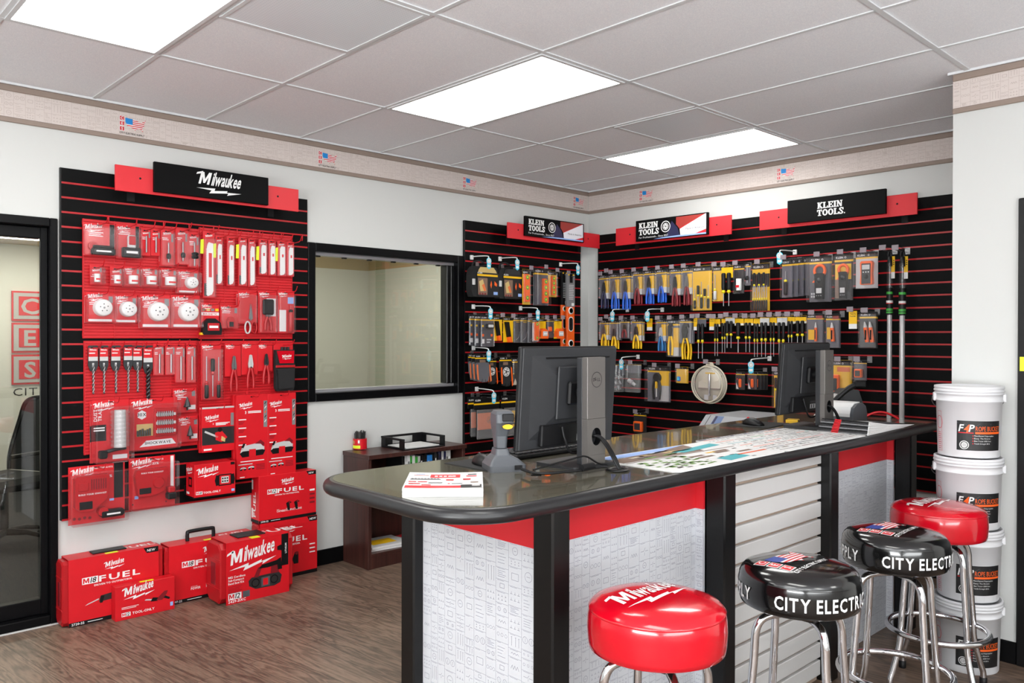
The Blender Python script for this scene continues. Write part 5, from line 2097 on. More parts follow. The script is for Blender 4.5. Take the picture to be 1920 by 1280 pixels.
# ---- back wall, top row
rows = [((82, 975, 180, 1325), NAVY, 'navy'), ((188, 960, 292, 1330), BLUE, 'bright blue'), ((305, 950, 408, 1335), BLUE, 'blue and black'), ((428, 935, 530, 1280), DKRED, 'dark red'), ((546, 925, 655, 1278), BLUE, 'curved blue'), ((672, 915, 785, 1262), BLUE, 'short blue'), ((818, 905, 930, 1300), DKRED, 'long dark red'), ((942, 895, 1050, 1290), DKRED, 'wide dark red')]
for k, (b_, c, nm) in enumerate(rows):
    lab = ORD[k] + ' from the left of the top-row pliers on the back wall, ' + nm + ' handles'
    kpack('B', C6, b_, lab, pr_pliers, dict(hc=c, head=STEEL if k % 2 else DSTEEL), (.1, .9, 0, .78), cardh=.72, back=1, short=ORD[k] + ' top-row pliers pack', extra=yel_side, part='pliers')
kpack('B', C6, (1052, 880, 1250, 1345), 'large yellow-carded clear pack with screwdrivers pointing both ways, top row', lambda mb, x0, x1, z0, z1, y: [pr_driver(mb, x0 + (x1 - x0) * (.02 + .2 * i), x0 + (x1 - x0) * (.22 + .2 * i), z0 + (z1 - z0) * (.0 + .05 * (i % 2)), z0 + (z1 - z0) * (.55 + .1 * (i % 3)), y, BLACK, YELB, .42, 1, i % 2 == 0) for i in range(5)], None, (.06, .94, .04, .84), card='yellow', blister=.03, short='yellow screwdriver set pack', part='screwdriver_set')
kpack('B', C6, (1265, 880, 1368, 1250), 'narrow yellow card with one slim driver, right of the large yellow pack', pr_driver, dict(hc=LGREY, flip=True, frac=.35), (.1, .5, .04, .75), card='yellow', blister=.02, short='narrow yellow driver card', part='screwdriver')
kpack('B', C6, (1350, 880, 1470, 1300), 'pair of thick black nut drivers hanging in the top row', pr_driver, dict(n=2, frac=.52), (.06, .98, 0, .82), card='yellow', blister=0, cardh=.3, short='black nut driver pair', part='nut_driver', off=.20)
kpack('B', C6, (1480, 865, 1590, 1170), 'small clear pack with a pale bottle-like bit, left of the nut driver set', pr_holesaw, None, (.35, .9, .1, .5), card='black', blister=.02, short='pale bit pack', part='bit')
kpack('B', C6, (1600, 850, 1655, 1085), 'slim clear pack tilted in front of its neighbours, top row', pr_bit, None, (.3, .7, .1, .8), card='clear', blister=.02, short='slim tilted clear pack', off=.19, hook=False, part='bit')
kpack('B', C6, (1672, 855, 1855, 1350), 'nut driver set pack with many upright black handles, top row', lambda mb, x0, x1, z0, z1, y: ([pr_driver(mb, x0 + (x1 - x0) * .14 * i, x0 + (x1 - x0) * (.14 * i + .15), z0, z0 + (z1 - z0) * .66, y, BLACK, YELB, .42, 1, True) for i in range(7)], [pr_driver(mb, x0 + (x1 - x0) * (.1 + .3 * i), x0 + (x1 - x0) * (.3 + .3 * i), z0 + (z1 - z0) * .5, z1, y - .012, BLACK, YELB, .6, 1) for i in range(3)]), None, (.05, .95, .0, .8), card='yellow', blister=.03, short='nut driver set pack', extra=lambda m, w_, h, y: m.rect(0, w_, -h * .5, -h * .22, y, BLACK), part='nut_driver_set')
for k in range(4):
    x = 193 + 56 * k
    kpack('B', C7, (x, 775 - 5 * k, x + 105, 1160 - 6 * k), ['leftmost', 'second', 'third', 'rightmost'][k] + ' of four overlapping clear clamshells right of the nut driver set', pr_driver, dict(n=1, flip=True, frac=.55, hc=BLACK if k == 0 else DGREY), (.2, .7, .06, .68), card='clear', blister=.03, off=.19 - .04 * k, hook=(k == 0), short='four clear clamshells', part='nut_driver')
kpack('B', C7, (467, 745, 690, 1205), 'clear pack with an orange open-jaw clamp meter, left of three meters', pr_clamp, None, (.18, .86, .06, .80), card='grey', blister=.045, short='open-jaw clamp meter', part='clamp_meter', extra=lambda m, w_, h, y: [m.rect(w_ * (.08 + .1 * (i % 2)), w_ * (.15 + .1 * (i % 2)), -h * (.84 + .06 * (i // 2)), -h * (.80 + .06 * (i // 2)), y, LGREY) for i in range(4)])
kpack('B', C7, (718, 722, 905, 1190), 'yellow pack with an orange closed-loop clamp meter, middle of three meters', pr_clamp, None, (.18, .88, .04, .76), card='black', blister=.045, short='closed-loop clamp meter', part='clamp_meter', extra=lambda m, w_, h, y: (m.rect(w_ * .04, w_ * .9, -h * .55, -h * .22, y, YEL), m.rect(w_ * .04, w_ * .7, -h * .95, -h * .55, y, BROWN)))
kpack('B', C7, (930, 705, 1152, 1070), 'silver pack with a square orange multimeter, right of three meters', pr_meter, None, (.28, .84, .10, .74), card='white', blister=.045, short='orange multimeter', part='multimeter')

# long clear tubes
for k, (x0, x1) in enumerate(((1238, 1306), (1362, 1436))):
    off = .10
    p, q = px(C7, (x0 + x1) / 2, 700), px(C7, (x0 + x1) / 2, 1500)
    top = ony(p[0], p[1], YB - off)
    wd = ony(px(C7, x1, 0)[0], 600, YB - off).x - ony(px(C7, x0, 0)[0], 600, YB - off).x
    t = thing('tube_pack', ['long clear tube of rods hanging down the back wall, left of two', 'long clear tube of rods hanging down the back wall, right of two'][k], 'tube', (top.x, YB - off, top.z), 0, 'long clear rod tubes')
    L = top.z - .62
    m = MB()
    m.lathe([(wd * .44, -L), (wd * .46, -L + .01), (wd * .46, -.075)], CLEAR, 16)
    m.build('clear_tube', t)
    m = MB()
    m.lathe([(wd * .33, -L + .004), (wd * .33, -.30)], LGREY, 16)
    m.build('rod', t)
    m = MB()
    m.lathe([(.0001, -.03), (wd * .3, -.032), (wd * .34, -.06), (wd * .36, -.09), (wd * .3, -.095)], BLACK, 14)
    m.tube([(wd * .25 * math.cos(a), 0, -.02 + wd * .45 * math.sin(a)) for a in [R(-30) + R(240) * i / 10 for i in range(11)]], .006, BLACK, 6)
    m.build('cap', t)
    m = MB()
    for z0, z1, c in ((-.40, -.23, BLACK), (-.27, -.255, GRN), (-.325, -.31, PAPER), (-.33, -.325, RED), (-.375, -.36, GRN), (-.39, -.38, GRN)):
        m.lathe([(wd * (.471 if c is BLACK else .476), z0), (wd * (.471 if c is BLACK else .476), z1)], c, 16)
    m.build('label_band', t)
    m = MB()
    m.box(wd * .1, wd * .62, .012, .0135, -.17, -.03, YEL)
    m.rect(wd * .1, wd * .62, -.17, -.13, .0117, PAPER)
    for i in range(3):
        m.rect(wd * .36, wd * .55, -.06 - .012 * i, -.054 - .012 * i, .0117, BLACK)
    m.build('hang_card', t)
    steel_hook((top.x, YB - off, top.z), 0, off, 0, .0, ['steel peg hook holding the left long rod tube', 'steel peg hook holding the right long rod tube'][k], .11)

# ---- back wall, second row
kpack('B', C8, (86, 222, 182, 490), 'yellow-handled pliers in clear pack at the left end of second row', pr_pliers, dict(hc=YELH), (.08, .92, 0, .74), cardh=.78, back=1, short='leftmost yellow pliers', extra=yel_side, part='pliers')
kpack('B', C8, (192, 220, 286, 522), 'yellow-handled cutters in clear pack, second in the second row', pr_pliers, dict(hc=YELH, head=DSTEEL), (.1, .9, 0, .7), cardh=.7, back=1, short='yellow cutters', part='pliers')
kpack('B', C8, (296, 212, 400, 415), 'small dark red pliers fully inside a clear pack, second row', pr_pliers, dict(hc=DKRED, head=DSTEEL), (.15, .85, .05, .72), short='small dark red pliers', part='pliers')
kpack('B', C8, (414, 208, 524, 520), 'black-jawed yellow pliers in clear pack beside a lone yellow card', pr_pliers, dict(hc=YELH, head=BLACK), (.05, .95, 0, .74), cardh=.74, back=1, short='black-jawed yellow pliers', extra=yel_side, part='pliers')
kpack('B', C8, (676, 210, 778, 545), 'blue-handled stripper pliers in second row', pr_pliers, dict(hc=mat('steel_blue_handle', (40, 110, 170), .4), head=LGREY), (.12, .88, 0, .74), cardh=.7, back=1, short='blue stripper pliers', extra=yel_side, part='pliers')
kpack('B', C8, (792, 208, 912, 605), 'tall clear pack with black and yellow pump pliers', pr_pump, None, (.02, .6, .04, .9), back=1, short='tall pump pliers pack', extra=yel_side, part='pliers')
kpack('B', C8, (918, 200, 1046, 630), 'long yellow pump pliers hanging below a clear pack', pr_pump, None, (.1, .95, 0, .88), cardh=.62, back=1, short='long yellow pump pliers', part='pliers')


def yel_tag(C, box, label, off=.17):
    loc, rz, w_, h = place('B', C, box, off)
    m = MB()
    m.box(0, w_, -.001, 0, -h, 0, YEL)
    m.rect(0, w_, -h, -h * .72, -.0014, PAPER)
    m.text('Time To', w_ * .5, -h * .2, -.0014, h * .08, TXTB, 'c', 1, width=w_ * .7)
    m.text('Reorder', w_ * .5, -h * .33, -.0014, h * .08, TXTB, 'c', 1, width=w_ * .7)
    o = m.build('reorder_card', None, loc, rz)
    tag(o, label, 'card', 'yellow reorder cards')
    steel_hook(loc, rz, off, w_ / 2, -.006, 'steel peg hook holding the ' + label.split(',')[0], .04)


yel_tag(C8, (574, 205, 630, 330), 'lone yellow reorder card between yellow and blue pliers, second row')
yel_tag(C8, (1062, 195, 1098, 328), 'yellow reorder card left of the first nut driver')
yel_tag(C8, (1226, 195, 1280, 326), 'yellow reorder card right of the first nut driver')
yel_tag(C9, (862, 122, 944, 300), 'yellow reorder card between orange tester packs')
dr = (((1094, 190, 1192, 622), C8, 2, 'clear'), ((1278, 195, 1340, 595), C8, 2, 'yellow'), ((1354, 192, 1416, 562), C8, 2, 'yellow'), ((1394, 178, 1490, 512), C8, 2, 'white'), ((1490, 190, 1584, 560), C8, 1, 'yellow'), ((1592, 190, 1682, 556), C8, 2, 'yellow'), ((1688, 190, 1758, 605), C8, 2, 'yellow'), ((1754, 178, 1850, 604), C8, 2, 'white'), ((72, 170, 142, 575), C9, 2, 'yellow'), ((146, 165, 246, 600), C9, 2, 'white'), ((250, 165, 322, 520), C9, 2, 'yellow'), ((326, 165, 440, 500), C9, 2, 'yellow'))
for k, (b_, C, n, cd_) in enumerate(dr):
    lab = ('single' if n == 1 else 'paired') + ' black-handled nut driver, ' + ORD[k] + ' of the row of drivers' if k < 11 else 'widest black-handled nut driver, last of the row of drivers'

    def ex(m, w_, h, y):
        m.rect(0, w_, -h * .92, -h * .3, y, YEL)
        m.rect(0, w_, -h * .98, -h * .75, y - .0002, PAPER)
    kpack('B', C, b_, lab, pr_driver, dict(n=n, frac=.46), (.1, .95, 0, .84), card=cd_, blister=0, cardh=.24, short=(ORD[k] if k < 11 else 'last') + ' nut driver of the row', extra=ex if cd_ == 'yellow' else None, part='nut_driver', off=.17 if cd_ == 'white' else .15)
kpack('B', C9, (446, 150, 606, 455), 'clear pack with an orange pen tester, left of two in second row', pr_tester, None, (.5, .72, .1, .72), card='clear', short='left orange pen tester', extra=lambda m, w_, h, y: (m.rect(w_ * .08, w_ * .5, -h * .85, -h * .52, y, YEL), m.rect(w_ * .55, w_ * .95, -h * .16, -h * .06, y, DORG)), part='pen_tester', back=1)
kpack('B', C9, (634, 150, 770, 488), 'clear pack with an orange pen tester, right of two in second row', pr_tester, dict(lean=.006), (.35, .72, .18, .74), card='clear', short='right orange pen tester', extra=lambda m, w_, h, y: (m.rect(w_ * .08, w_ * .4, -h * .75, -h * .40, y, YEL), m.rect(w_ * .5, w_ * .95, -h * .16, -h * .06, y, DORG)), part='pen_tester', back=1)
kpack('B', C9, (970, 128, 1142, 492), 'clear pack with two leaning orange pen testers, right end of second row', pr_tester, dict(n=2, lean=.012), (.25, .85, .16, .72), card='black', short='double orange pen tester', part='pen_tester', back=1)

# ---- back wall, third row
for k in range(4):
    x = 60 + 34 * k
    kpack('B', D6, (x, 112, x + 70, 405), ['leftmost', 'second', 'third', 'rightmost'][k] + ' of four overlapping clear bags of metal fittings beside the front monitor', pr_fittings, dict(n=4, seed=k), (.1, .9, .04, .8), card='clear', blister=.03, off=.20 - .035 * k, hook=(k == 0), cardh=.42, short='four clear fitting bags', part='fitting', name='fitting_bag', cat='fitting bag')
kpack('B', D6, (258, 112, 400, 410), 'clear bag with one large metal fitting under a black header', pr_fittings, dict(n=1, seed=7), (.05, .95, .04, .6), card='clear', blister=.035, cardh=.34, short='large fitting bag', part='fitting', name='fitting_bag', cat='fitting bag')
kpack('B', D6, (466, 140, 690, 508), 'large clear pack with a black crimping tool, third row', pr_crimper, None, (.22, .72, .06, .80), card='clear', blister=.045, short='black crimper pack', extra=lambda m, w_, h, y: (m.rect(w_ * .55, w_ * .98, -h * .55, -h * .14, y, YEL), m.rect(w_ * .55, w_ * .98, -h * .98, -h * .55, y, LGREY)), part='crimper', back=1)
kpack('B', D6, (762, 150, 872, 318), 'small yellow pack with a blue tip, left of the round clamshell', pr_block, dict(c=BLUE, c2=LBLUE, d=.012), (.1, .42, .12, .4), card='yellow', blister=.02, short='small blue-tipped pack', part='tool', back=1)

# round clear clamshell with a hole cutter
p = px(D6, 1108, 330)
c = ony(p[0], p[1], YB - .12)
rad = (ony(px(D6, 1275, 0)[0], 600, YB - .12).x - ony(px(D6, 938, 0)[0], 600, YB - .12).x) / 2
t = thing('round_clamshell', 'round clear clamshell holding a pale hole cutter on the back wall', 'tool pack', (c.x, YB - .12, c.z), 0)
m = MB()
m.lathe([(rad * .80, -.055), (rad * .9, -.05), (rad, -.012), (rad, 0)], CLEARB, 36, axis='y')
m.lathe([(.0001, -.056), (rad * .80, -.055)], CLEAR, 36, axis='y')
m.build('clear_shell', t)
m = MB()
m.tube([(rad * 1.0 * math.cos(2 * math.pi * i / 36), -.006, rad * math.sin(2 * math.pi * i / 36)) for i in range(36)], .006, BEIGE, 6, True)
m.tube([(rad * .93 * math.cos(2 * math.pi * i / 36), -.048, rad * .93 * math.sin(2 * math.pi * i / 36)) for i in range(36)], .005, BEIGE, 6, True)
m.prism([(-rad * .26, rad * .92), (rad * .26, rad * .92), (rad * .2, rad * 1.1), (rad * .14, rad * 1.16), (-rad * .14, rad * 1.16), (-rad * .2, rad * 1.1)], -.012, -.002, BEIGE)
m.build('rim', t)
m = MB()
m.lathe([(.0001, -.004), (rad * .92, -.004), (rad * .92, 0)], BEIGE, 30, axis='y')
for x0, x1 in ((-.36, -.1), (.18, .42)):
    m.rect(rad * x0, rad * x1, -rad * .82, -rad * .56, -.0046, WHITE)
m.rect(-rad * .3, rad * .3, rad * .55, rad * .62, -.0046, YEL)
m.build('card', t)
m = MB()
m.prism([(-rad * .62, -rad * .22), (rad * .7, -rad * .22), (rad * .74, rad * .5), (rad * .58, rad * .22), (rad * .2, rad * .12), (-.2 * rad, rad * .05), (-rad * .4, rad * .2), (-rad * .62, rad * .1)], -.024, -.006, BEIGE)
m.cyl((rad * .08, -.03, -rad * .6), (rad * .08, -.03, rad * .55), rad * .07, CHROME, n=12)
m.box(-rad * .62, rad * .7, -.03, -.02, -rad * .25, -rad * .19, TRIMB)
m.build('hole_cutter', t)
steel_hook((c.x, YB - .12, c.z + rad * 1.1), 0, .12, 0, 0, 'steel peg hook holding the round clamshell', .06)


def ex_small(m, w_, h, y):
    m.flat([(w_ * .04, -h * .95), (w_ * .04, -h * .6), (w_ * .3, -h * .97)], y, PAPER)
    m.disc(w_ * .15, -h * .42, w_ * .08, y, RED, 8)


for k, (x, off) in enumerate(((1375, .17), (1500, .19), (1545, .155), (1580, .12), (1612, .085))):
    kpack('B', D6, (x, 200, x + 92, 385), ['small black pack with an orange tool, left of the row behind the blue tag', 'small black pack with an orange tool, front of the row behind the blue tag', 'small black pack with an orange tool, second of the row behind the tag', 'small black pack with an orange tool, third of the row behind the tag', 'small black pack with an orange tool, last of the row behind the tag'][k], pr_block, dict(c=ORG, c2=ORG, d=.012), (.36, .66, .12, .6), card='black', blister=.012, off=off, hook=k < 2, holder=False, short=['left small orange tool pack', 'row of small orange tool packs'][min(k, 1)], extra=ex_small)
kpack('B', C9, (116, 712, 210, 1090), 'tall yellow pack half hidden by the rear monitor screen', pr_driver, dict(n=1, frac=.4), (.1, .5, .1, .8), card='yellow', blister=.03, short='half-hidden yellow pack')
kpack('B', C9, (690, 612, 888, 1000), 'yellow pack with an orange handheld tester behind the desk phone', pr_block, None, (.06, .46, .12, .62), card='yellow', blister=.04, short='orange handheld tester', part='tester', extra=lambda m, w_, h, y: m.rect(w_ * .3, w_ * .95, -h * .30, -h * .18, y, ORGB), back=1)
kpack('B', C9, (916, 612, 1045, 815), 'small clear box pack with an orange socket tester near the rod tubes', pr_block, dict(d=.03), (.15, .72, .14, .56), card='grey', blister=.06, short='orange socket tester', part='tester')
kpack('B', C8, (440, 1180, 560, 1400), 'black pack with an orange-framed square light, lowest on the back wall', pr_block, dict(c=ORG, c2=DGREY, d=.03), (.14, .86, .08, .56), card='black', blister=0, short='orange-framed light pack', part='work_light', back=1, off=.12)

# empty hooks reaching past the left end of the back slat wall
for k, (x, y) in enumerate(((1113, 509), (1113, 594))):
    p = ony(x, y, YB - .22)
    steel_hook((max(p.x, .0), YB - .22, p.z - .015), 0, .22, .14, 0, ['empty steel hook at the left end of the back wall, upper of two', 'empty steel hook at the left end of the back wall, lower of two'][k], .0)

# ---- corner slat wall (left wall)


def ex_knee(m, w_, h, y):
    pass


def kneekit(C, box, label, short):
    off = .13
    loc, rz, w_, h = place('L', C, box, off)
    t = thing('kneepad_kit', label, 'tool pack', loc, rz)
    m = MB()
    m.prism([(-w_ * .15, -h * .3), (-w_ * .11, -h * .12), (0, 0), (w_ * .9, 0), (w_ * .98, -h * .12), (w_ * .99, -h * .9), (w_ * .9, -h), (-w_ * .08, -h), (-w_ * .15, -h * .8)], -.001, .06, BLACKF)
    m.box(-w_ * .13, -w_ * .02, -.012, -.001, -h * .62, -h * .42, LGREY, .003)
    m.tube(smooth_path([(w_ * .0, .03, -.005), (w_ * .05, .03, .03), (w_ * .3, .03, .045), (w_ * .5, .03, .03)], 4), .007, BLACKF)
    m.build('pad', t)
    m = MB()
    y = -.008
    m.prism([(w_ * .05, -h * .25), (w_ * .18, -.002), (w_ * .78, -.002), (w_ * .98, -h * .22), (w_, -h * .98), (w_ * .12, -h)], y, -.002, CARDM['black'])
    m.flat([(w_ * .12, -h * .12), (w_ * .2, -h * .02), (w_ * .76, -h * .02), (w_ * .86, -h * .12), (w_ * .9, -h * .2), (w_ * .1, -h * .2)], y - .0005, TAN if 'left' in label else DGREY)
    m.rect(w_ * .06, w_ * .94, -h * .32, -h * .255, y - .0006, YEL)
    m.text('KLEIN', w_ * .08, -h * .24, y - .0007, h * .05, WHITE, 'l', 1)
    m.rect(w_ * .1, w_ * .5, -h * .93, -h * .38, y - .0005, BROWN)
    m.flat([(w_ * .14, -h * .5), (w_ * .3, -h * .42), (w_ * .44, -h * .8), (w_ * .2, -h * .82)], y - .0007, TAN)
    m.flat([(w_ * .26, -h * .62), (w_ * .36, -h * .56), (w_ * .44, -h * .78), (w_ * .36, -h * .82)], y - .0009, ORGB)
    for i in range(3):
        m.disc(w_ * (.18 + .11 * i), -h * .9, w_ * .035, y - .0009, DKRED, 8)
    m.flat([(w_ * .62, -h * .6), (w_ * .66, -h * .45), (w_ * .69, -h * .58), (w_ * .66, -h * .72)], y - .0007, ORG)
    m.flat([(w_ * .8, -h * .46), (w_ * .92, -h * .56), (w_ * .9, -h * .64), (w_ * .8, -h * .6)], y - .0007, ORG)
    m.rect(w_ * .76, w_ * .94, -h * .92, -h * .82, y - .0007, SKY)
    m.build('card', t)
    steel_hook((loc[0], loc[1], loc[2] + .012), rz, off, w_ / 2, 0, 'steel peg hook holding the ' + short, .05, holder=False)


kneekit(D4, (225, 222, 548, 640), 'black kneepad kit with printed card, left of two on corner wall', 'left kneepad kit')
kneekit(D4, (592, 250, 880, 665), 'black kneepad kit with printed card, right of two on corner wall', 'right kneepad kit')
kpack('L', D4, (880, 255, 985, 745), 'yellow-edged pack with a dark orange torpedo level, right of the kneepads', pr_level, dict(vials=3), (.12, .78, .08, .86), card='yellow', blister=.02, off=.15, short='dark orange level pack', part='level')
kpack('L', D4, (1045, 240, 1232, 755), 'large clear pack with a bright orange torpedo level on corner wall', pr_level, None, (.55, .93, .06, .72), card='grey', blister=.04, off=.13, short='large clear level pack', part='level', back=1)
kpack('L', D4, (1236, 285, 1352, 640), 'smaller yellow-edged level pack leaning beside the large clear one', pr_level, None, (.25, .75, .08, .8), card='yellow', blister=.02, off=.10, short='smaller level pack', part='level')

# two long levels
for k, (x0, x1, yt) in enumerate(((1404, 1476, 300), (1478, 1580, 325))):
    off = .05 if k == 0 else .10
    loc, rz, w_, h = place('L', D4, (x0, yt, x1, yt + 10), off)
    L = .80
    t = thing('spirit_level', ['long orange spirit level hanging in the corner, behind', 'long orange spirit level hanging in the corner, in front'][k], 'spirit level', loc, rz)
    m = MB()
    m.box(0, w_, -.02, 0, -L, -L * .02, ORG, .002)
    for z, hh in ((-.50, .13), (-.62, .05)):
        pass
    z0 = -L * .52
    m.prism([(w_ * .18 + w_ * .32 * (1 + math.cos(a)), z0 + .035 * math.copysign(1, math.sin(a)) + w_ * .3 * math.sin(a)) for a in [2 * math.pi * (i + .5) / 16 for i in range(16)]], -.0212, -.0205, PAPER)
    m.prism([(w_ * .24 + w_ * .26 * (1 + math.cos(a)), z0 + .033 * math.copysign(1, math.sin(a)) + w_ * .24 * math.sin(a)) for a in [2 * math.pi * (i + .5) / 16 for i in range(16)]], -.0222, -.0213, BLACK)
    m.prism([(w_ * .3, -L), (w_ * .7, -L), (w_ * .6, -L + .03), (w_ * .4, -L + .03)], -.0208, -.0202, BLACK)
    m.build('beam', t)
    for z in (-L * .38, -L * .72):
        m = MB()
        m.lathe([(w_ * .24, -.024), (w_ * .34, -.023), (w_ * .34, -.0203)], PAPER, 16, (w_ * .5, 0, z), axis='y')
        m.lathe([(.0001, -.0245), (w_ * .24, -.0245)], GRN, 12, (w_ * .5, 0, z), axis='y')
        m.build('vial', t)
    m = MB()
    m.box(-.001, w_ + .001, -.0222, .001, -L * .34, 0, MGREY if k else BLACK, .001)
    m.rect(w_ * .1, w_ * .9, -.012, -.002, -.0227, YEL)
    m.rect(w_ * .3, w_ * .7, -L * .09, -.0, -.0229, BLACK)
    for i in range(9):
        m.rect(w_ * .2, w_ * (.85 - .04 * (i % 3)), -L * (.12 + .018 * i), -L * (.112 + .018 * i), -.0227, LGREY)
    m.rect(w_ * .55, w_ * .9, -L * .33, -L * .3, -.0227, PAPER)
    m.build('sleeve', t)
    steel_hook((loc[0], loc[1], loc[2]), rz, off, w_ / 2, -.02, ['steel peg hook holding the rear spirit level', 'steel peg hook holding the front spirit level'][k], .06, holder=k == 0)

# second row of the corner wall
for k in range(3):
    x = 140 + 75 * k
    kpack('L', D5, (x + (12 if k == 2 else 0), 105 + 4 * k, x + 195, 535 + 8 * k), ['leftmost', 'middle', 'rightmost'][k] + ' of three dark grey tool kit packs hanging one behind another', pr_block, dict(c=BLACK, c2=LGREY, d=.02), (.34, .92, .58, .72), card='grey', blister=.012, off=.09 + .035 * k, hook=(k == 2), holder=False, short='three dark grey kit packs', extra=lambda m, w_, h, y: (m.rect(w_ * .1, w_ * .25, -h * .68, -h * .60, y, ORG), m.rect(w_ * .75, w_ * .9, -h * .68, -h * .60, y, ORG), m.rect(w_ * .1, w_ * .28, -h * .9, -h * .76, y, PAPER), m.rect(w_ * .1, w_ * .22, -h * .38, -h * .32, y, YEL), m.rect(w_ * .45, w_ * .8, -h * .8, -h * .76, y, LGREY), m.rect(w_ * .45, w_ * .7, -h * .88, -h * .84, y, LGREY)))
for k, (x0, y0, x1, y1) in enumerate(((478, 130, 600, 470), (615, 140, 752, 490))):
    kpack('L', D5, (x0, y0, x1, y1), ['yellow card with an orange-tipped black knife, left of two', 'yellow card with an orange-tipped black knife, right of two'][k], lambda mb, x0, x1, z0, z1, y: (mb.prism([(x0 + (x1 - x0) * .1, z1), (x0 + (x1 - x0) * .5, z1), (x0 + (x1 - x0) * .75, z0 + (z1 - z0) * .28), (x0 + (x1 - x0) * .4, z0 + (z1 - z0) * .25)], y - .022, y, BLACK), mb.prism([(x0 + (x1 - x0) * .4, z0 + (z1 - z0) * .26), (x0 + (x1 - x0) * .76, z0 + (z1 - z0) * .28), (x0 + (x1 - x0) * .9, z0), (x0 + (x1 - x0) * .5, z0)], y - .024, y, ORG)), None, (.0, .8, .0, .8), card='yellow', blister=0, off=.14, short=['left black knife', 'right black knife'][k], part='knife')
for k in range(3):
    x = 752 + 98 * k
    kpack('L', D5, (x, 130 + 4 * k, x + 130, 495 + 2 * k), ORD[k] + ' from the left of three slate grey curved blade packs', None, None, card='grey', blister=.015, off=.10 + .02 * k, hook=(k == 1), short='three slate grey blade packs', extra=lambda m, w_, h, y: ([m.line(w_ * a[0], -h * a[1], w_ * b_[0], -h * b_[1], .003, y, LGREY) for a, b_ in (((.95, .45), (.7, .6)), ((.7, .6), (.6, .8)), ((.6, .8), (.3, .9)))], m.rect(w_ * .3, w_ * .75, -h * .24, -h * .22, y, YEL)))
kpack('L', D5, (1018, 165, 1105, 480), 'small clear pack with a red and white cutter beside the tape measures', pr_level, dict(vials=2), (.25, .8, .05, .85), card='white', blister=.02, off=.165, hook=False, short='red cutter pack', part='cutter')
for k, (x0, y0, x1, y1) in enumerate(((1098, 160, 1205, 440), (1320, 160, 1425, 440))):
    kpack('L', D5, (x0, y0, x1, y1), ['orange-rimmed tape measure on yellow card, left of two', 'orange-rimmed tape measure on yellow card, right of two'][k], pr_tape, dict(trim=LGREY, body=ORG), (-.05, .95, .0, .5), card='yellow', blister=0, off=.13, short=['left orange tape measure', 'right orange tape measure'][k], part='tape_measure')
kpack('L', D5, (1212, 155, 1310, 430), 'dark pack with an orange square between the two tape measures', pr_block, dict(c=ORG, c2=ORG, d=.02), (.1, .6, .32, .56), card='grey', blister=.02, off=.10, short='orange square pack', back=0)

# gloves and kneepads, third row


def glove(m, w_, h, y, body, trim, emblem=False):
    m.prism([(0, -h * .35), (w_ * .05, -h * .3), (w_ * .8, -h * .3), (w_ * .86, -h * .36), (w_, -h * .55), (w_ * .96, -h * .78), (w_ * .88, -h * .8), (w_ * .84, -h * .66), (w_ * .8, -h * .95), (w_ * .66, -h), (w_ * .62, -h * .86), (w_ * .58, -h), (w_ * .42, -h * 1.0), (w_ * .40, -h * .86), (w_ * .34, -h * .98), (w_ * .18, -h * .97), (w_ * .12, -h * .8), (w_ * .04, -h * .7)], y - .016, y, body)
    m.prism([(w_ * .82, -h * .36), (w_ * .9, -h * .4), (w_, -h * .95), (w_ * .92, -h)], y - .02, y - .0165, trim)
    m.prism([(0, -h * .38), (w_ * .08, -h * .36), (w_ * .14, -h * .92), (w_ * .06, -h * .9)], y - .02, y - .0165, trim)
    if emblem:
        q = w_ * .28
        m.disc(w_ * .45, -h * .52, q, y - .0168, PAPER, 20)
        m.ring(w_ * .45, -h * .52, q * .75, q * .85, y - .0172, BLACK, 16)
        for a in range(5):
            m.line(w_ * .45, -h * .52, w_ * .45 + q * .7 * math.cos(a * 1.256), -h * .52 + q * .7 * math.sin(a * 1.256), q * .2, y - .0173, BLACK)


def glovepack(C, box, label, body, trim, emblem, off, short, hook=True):
    loc, rz, w_, h = place('L', C, box, off)
    t = thing('glove_pair', label, 'gloves', loc, rz, 'work gloves on the corner wall')
    m = MB()
    grad_card(m, w_, h * .42, -.002, 'black', .3)
    m.rect(w_ * .3, w_ * .7, -h * .36, -h * .2, -.0032, BROWN)
    m.build('card', t)
    m = MB()
    glove(m, w_, h, -.003, body, trim, emblem)
    m.build('glove', t)
    if hook:
        steel_hook(loc, rz, off, w_ / 2, -.006, 'steel peg hook holding the ' + short, .05, holder=False)


GLOVEG = mat('grey_quilted_glove', (88, 88, 94), .85, bump=.4, bscale=300)
for k in range(3):
    x = 135 + 32 * k
    glovepack(C5, (x, 305 + 4 * k, x + 110 + 28 * (k == 2), 555 + 8 * k), ORD[k] + ' from the left of three grey gloves with tan trim', GLOVEG, ORGB, False, .08 + .03 * k, 'three grey gloves', k == 2)
glovepack(C5, (300, 345, 396, 590), 'black glove with round white emblem, left of two, third row', BLACKF, ORG, True, .10, 'left black glove')
glovepack(C5, (424, 330, 535, 610), 'black glove with round white emblem, right of two, third row', BLACKF, ORG, True, .13, 'right black glove')
kpack('L', C5, (540, 345, 640, 600), 'narrow black pack left of the front monitor top edge, corner wall', pr_none, None, (.2, .6, .4, .6), card='black', blister=.02, off=.12, short='narrow black pack', extra=lambda m, w_, h, y: (m.flat([(w_ * .1, -h * .98), (w_ * .5, -h * .98), (w_ * .3, -h * .75)], y, BEIGE), m.rect(w_ * .1, w_ * .4, -h * .6, -h * .56, y, YEL)))


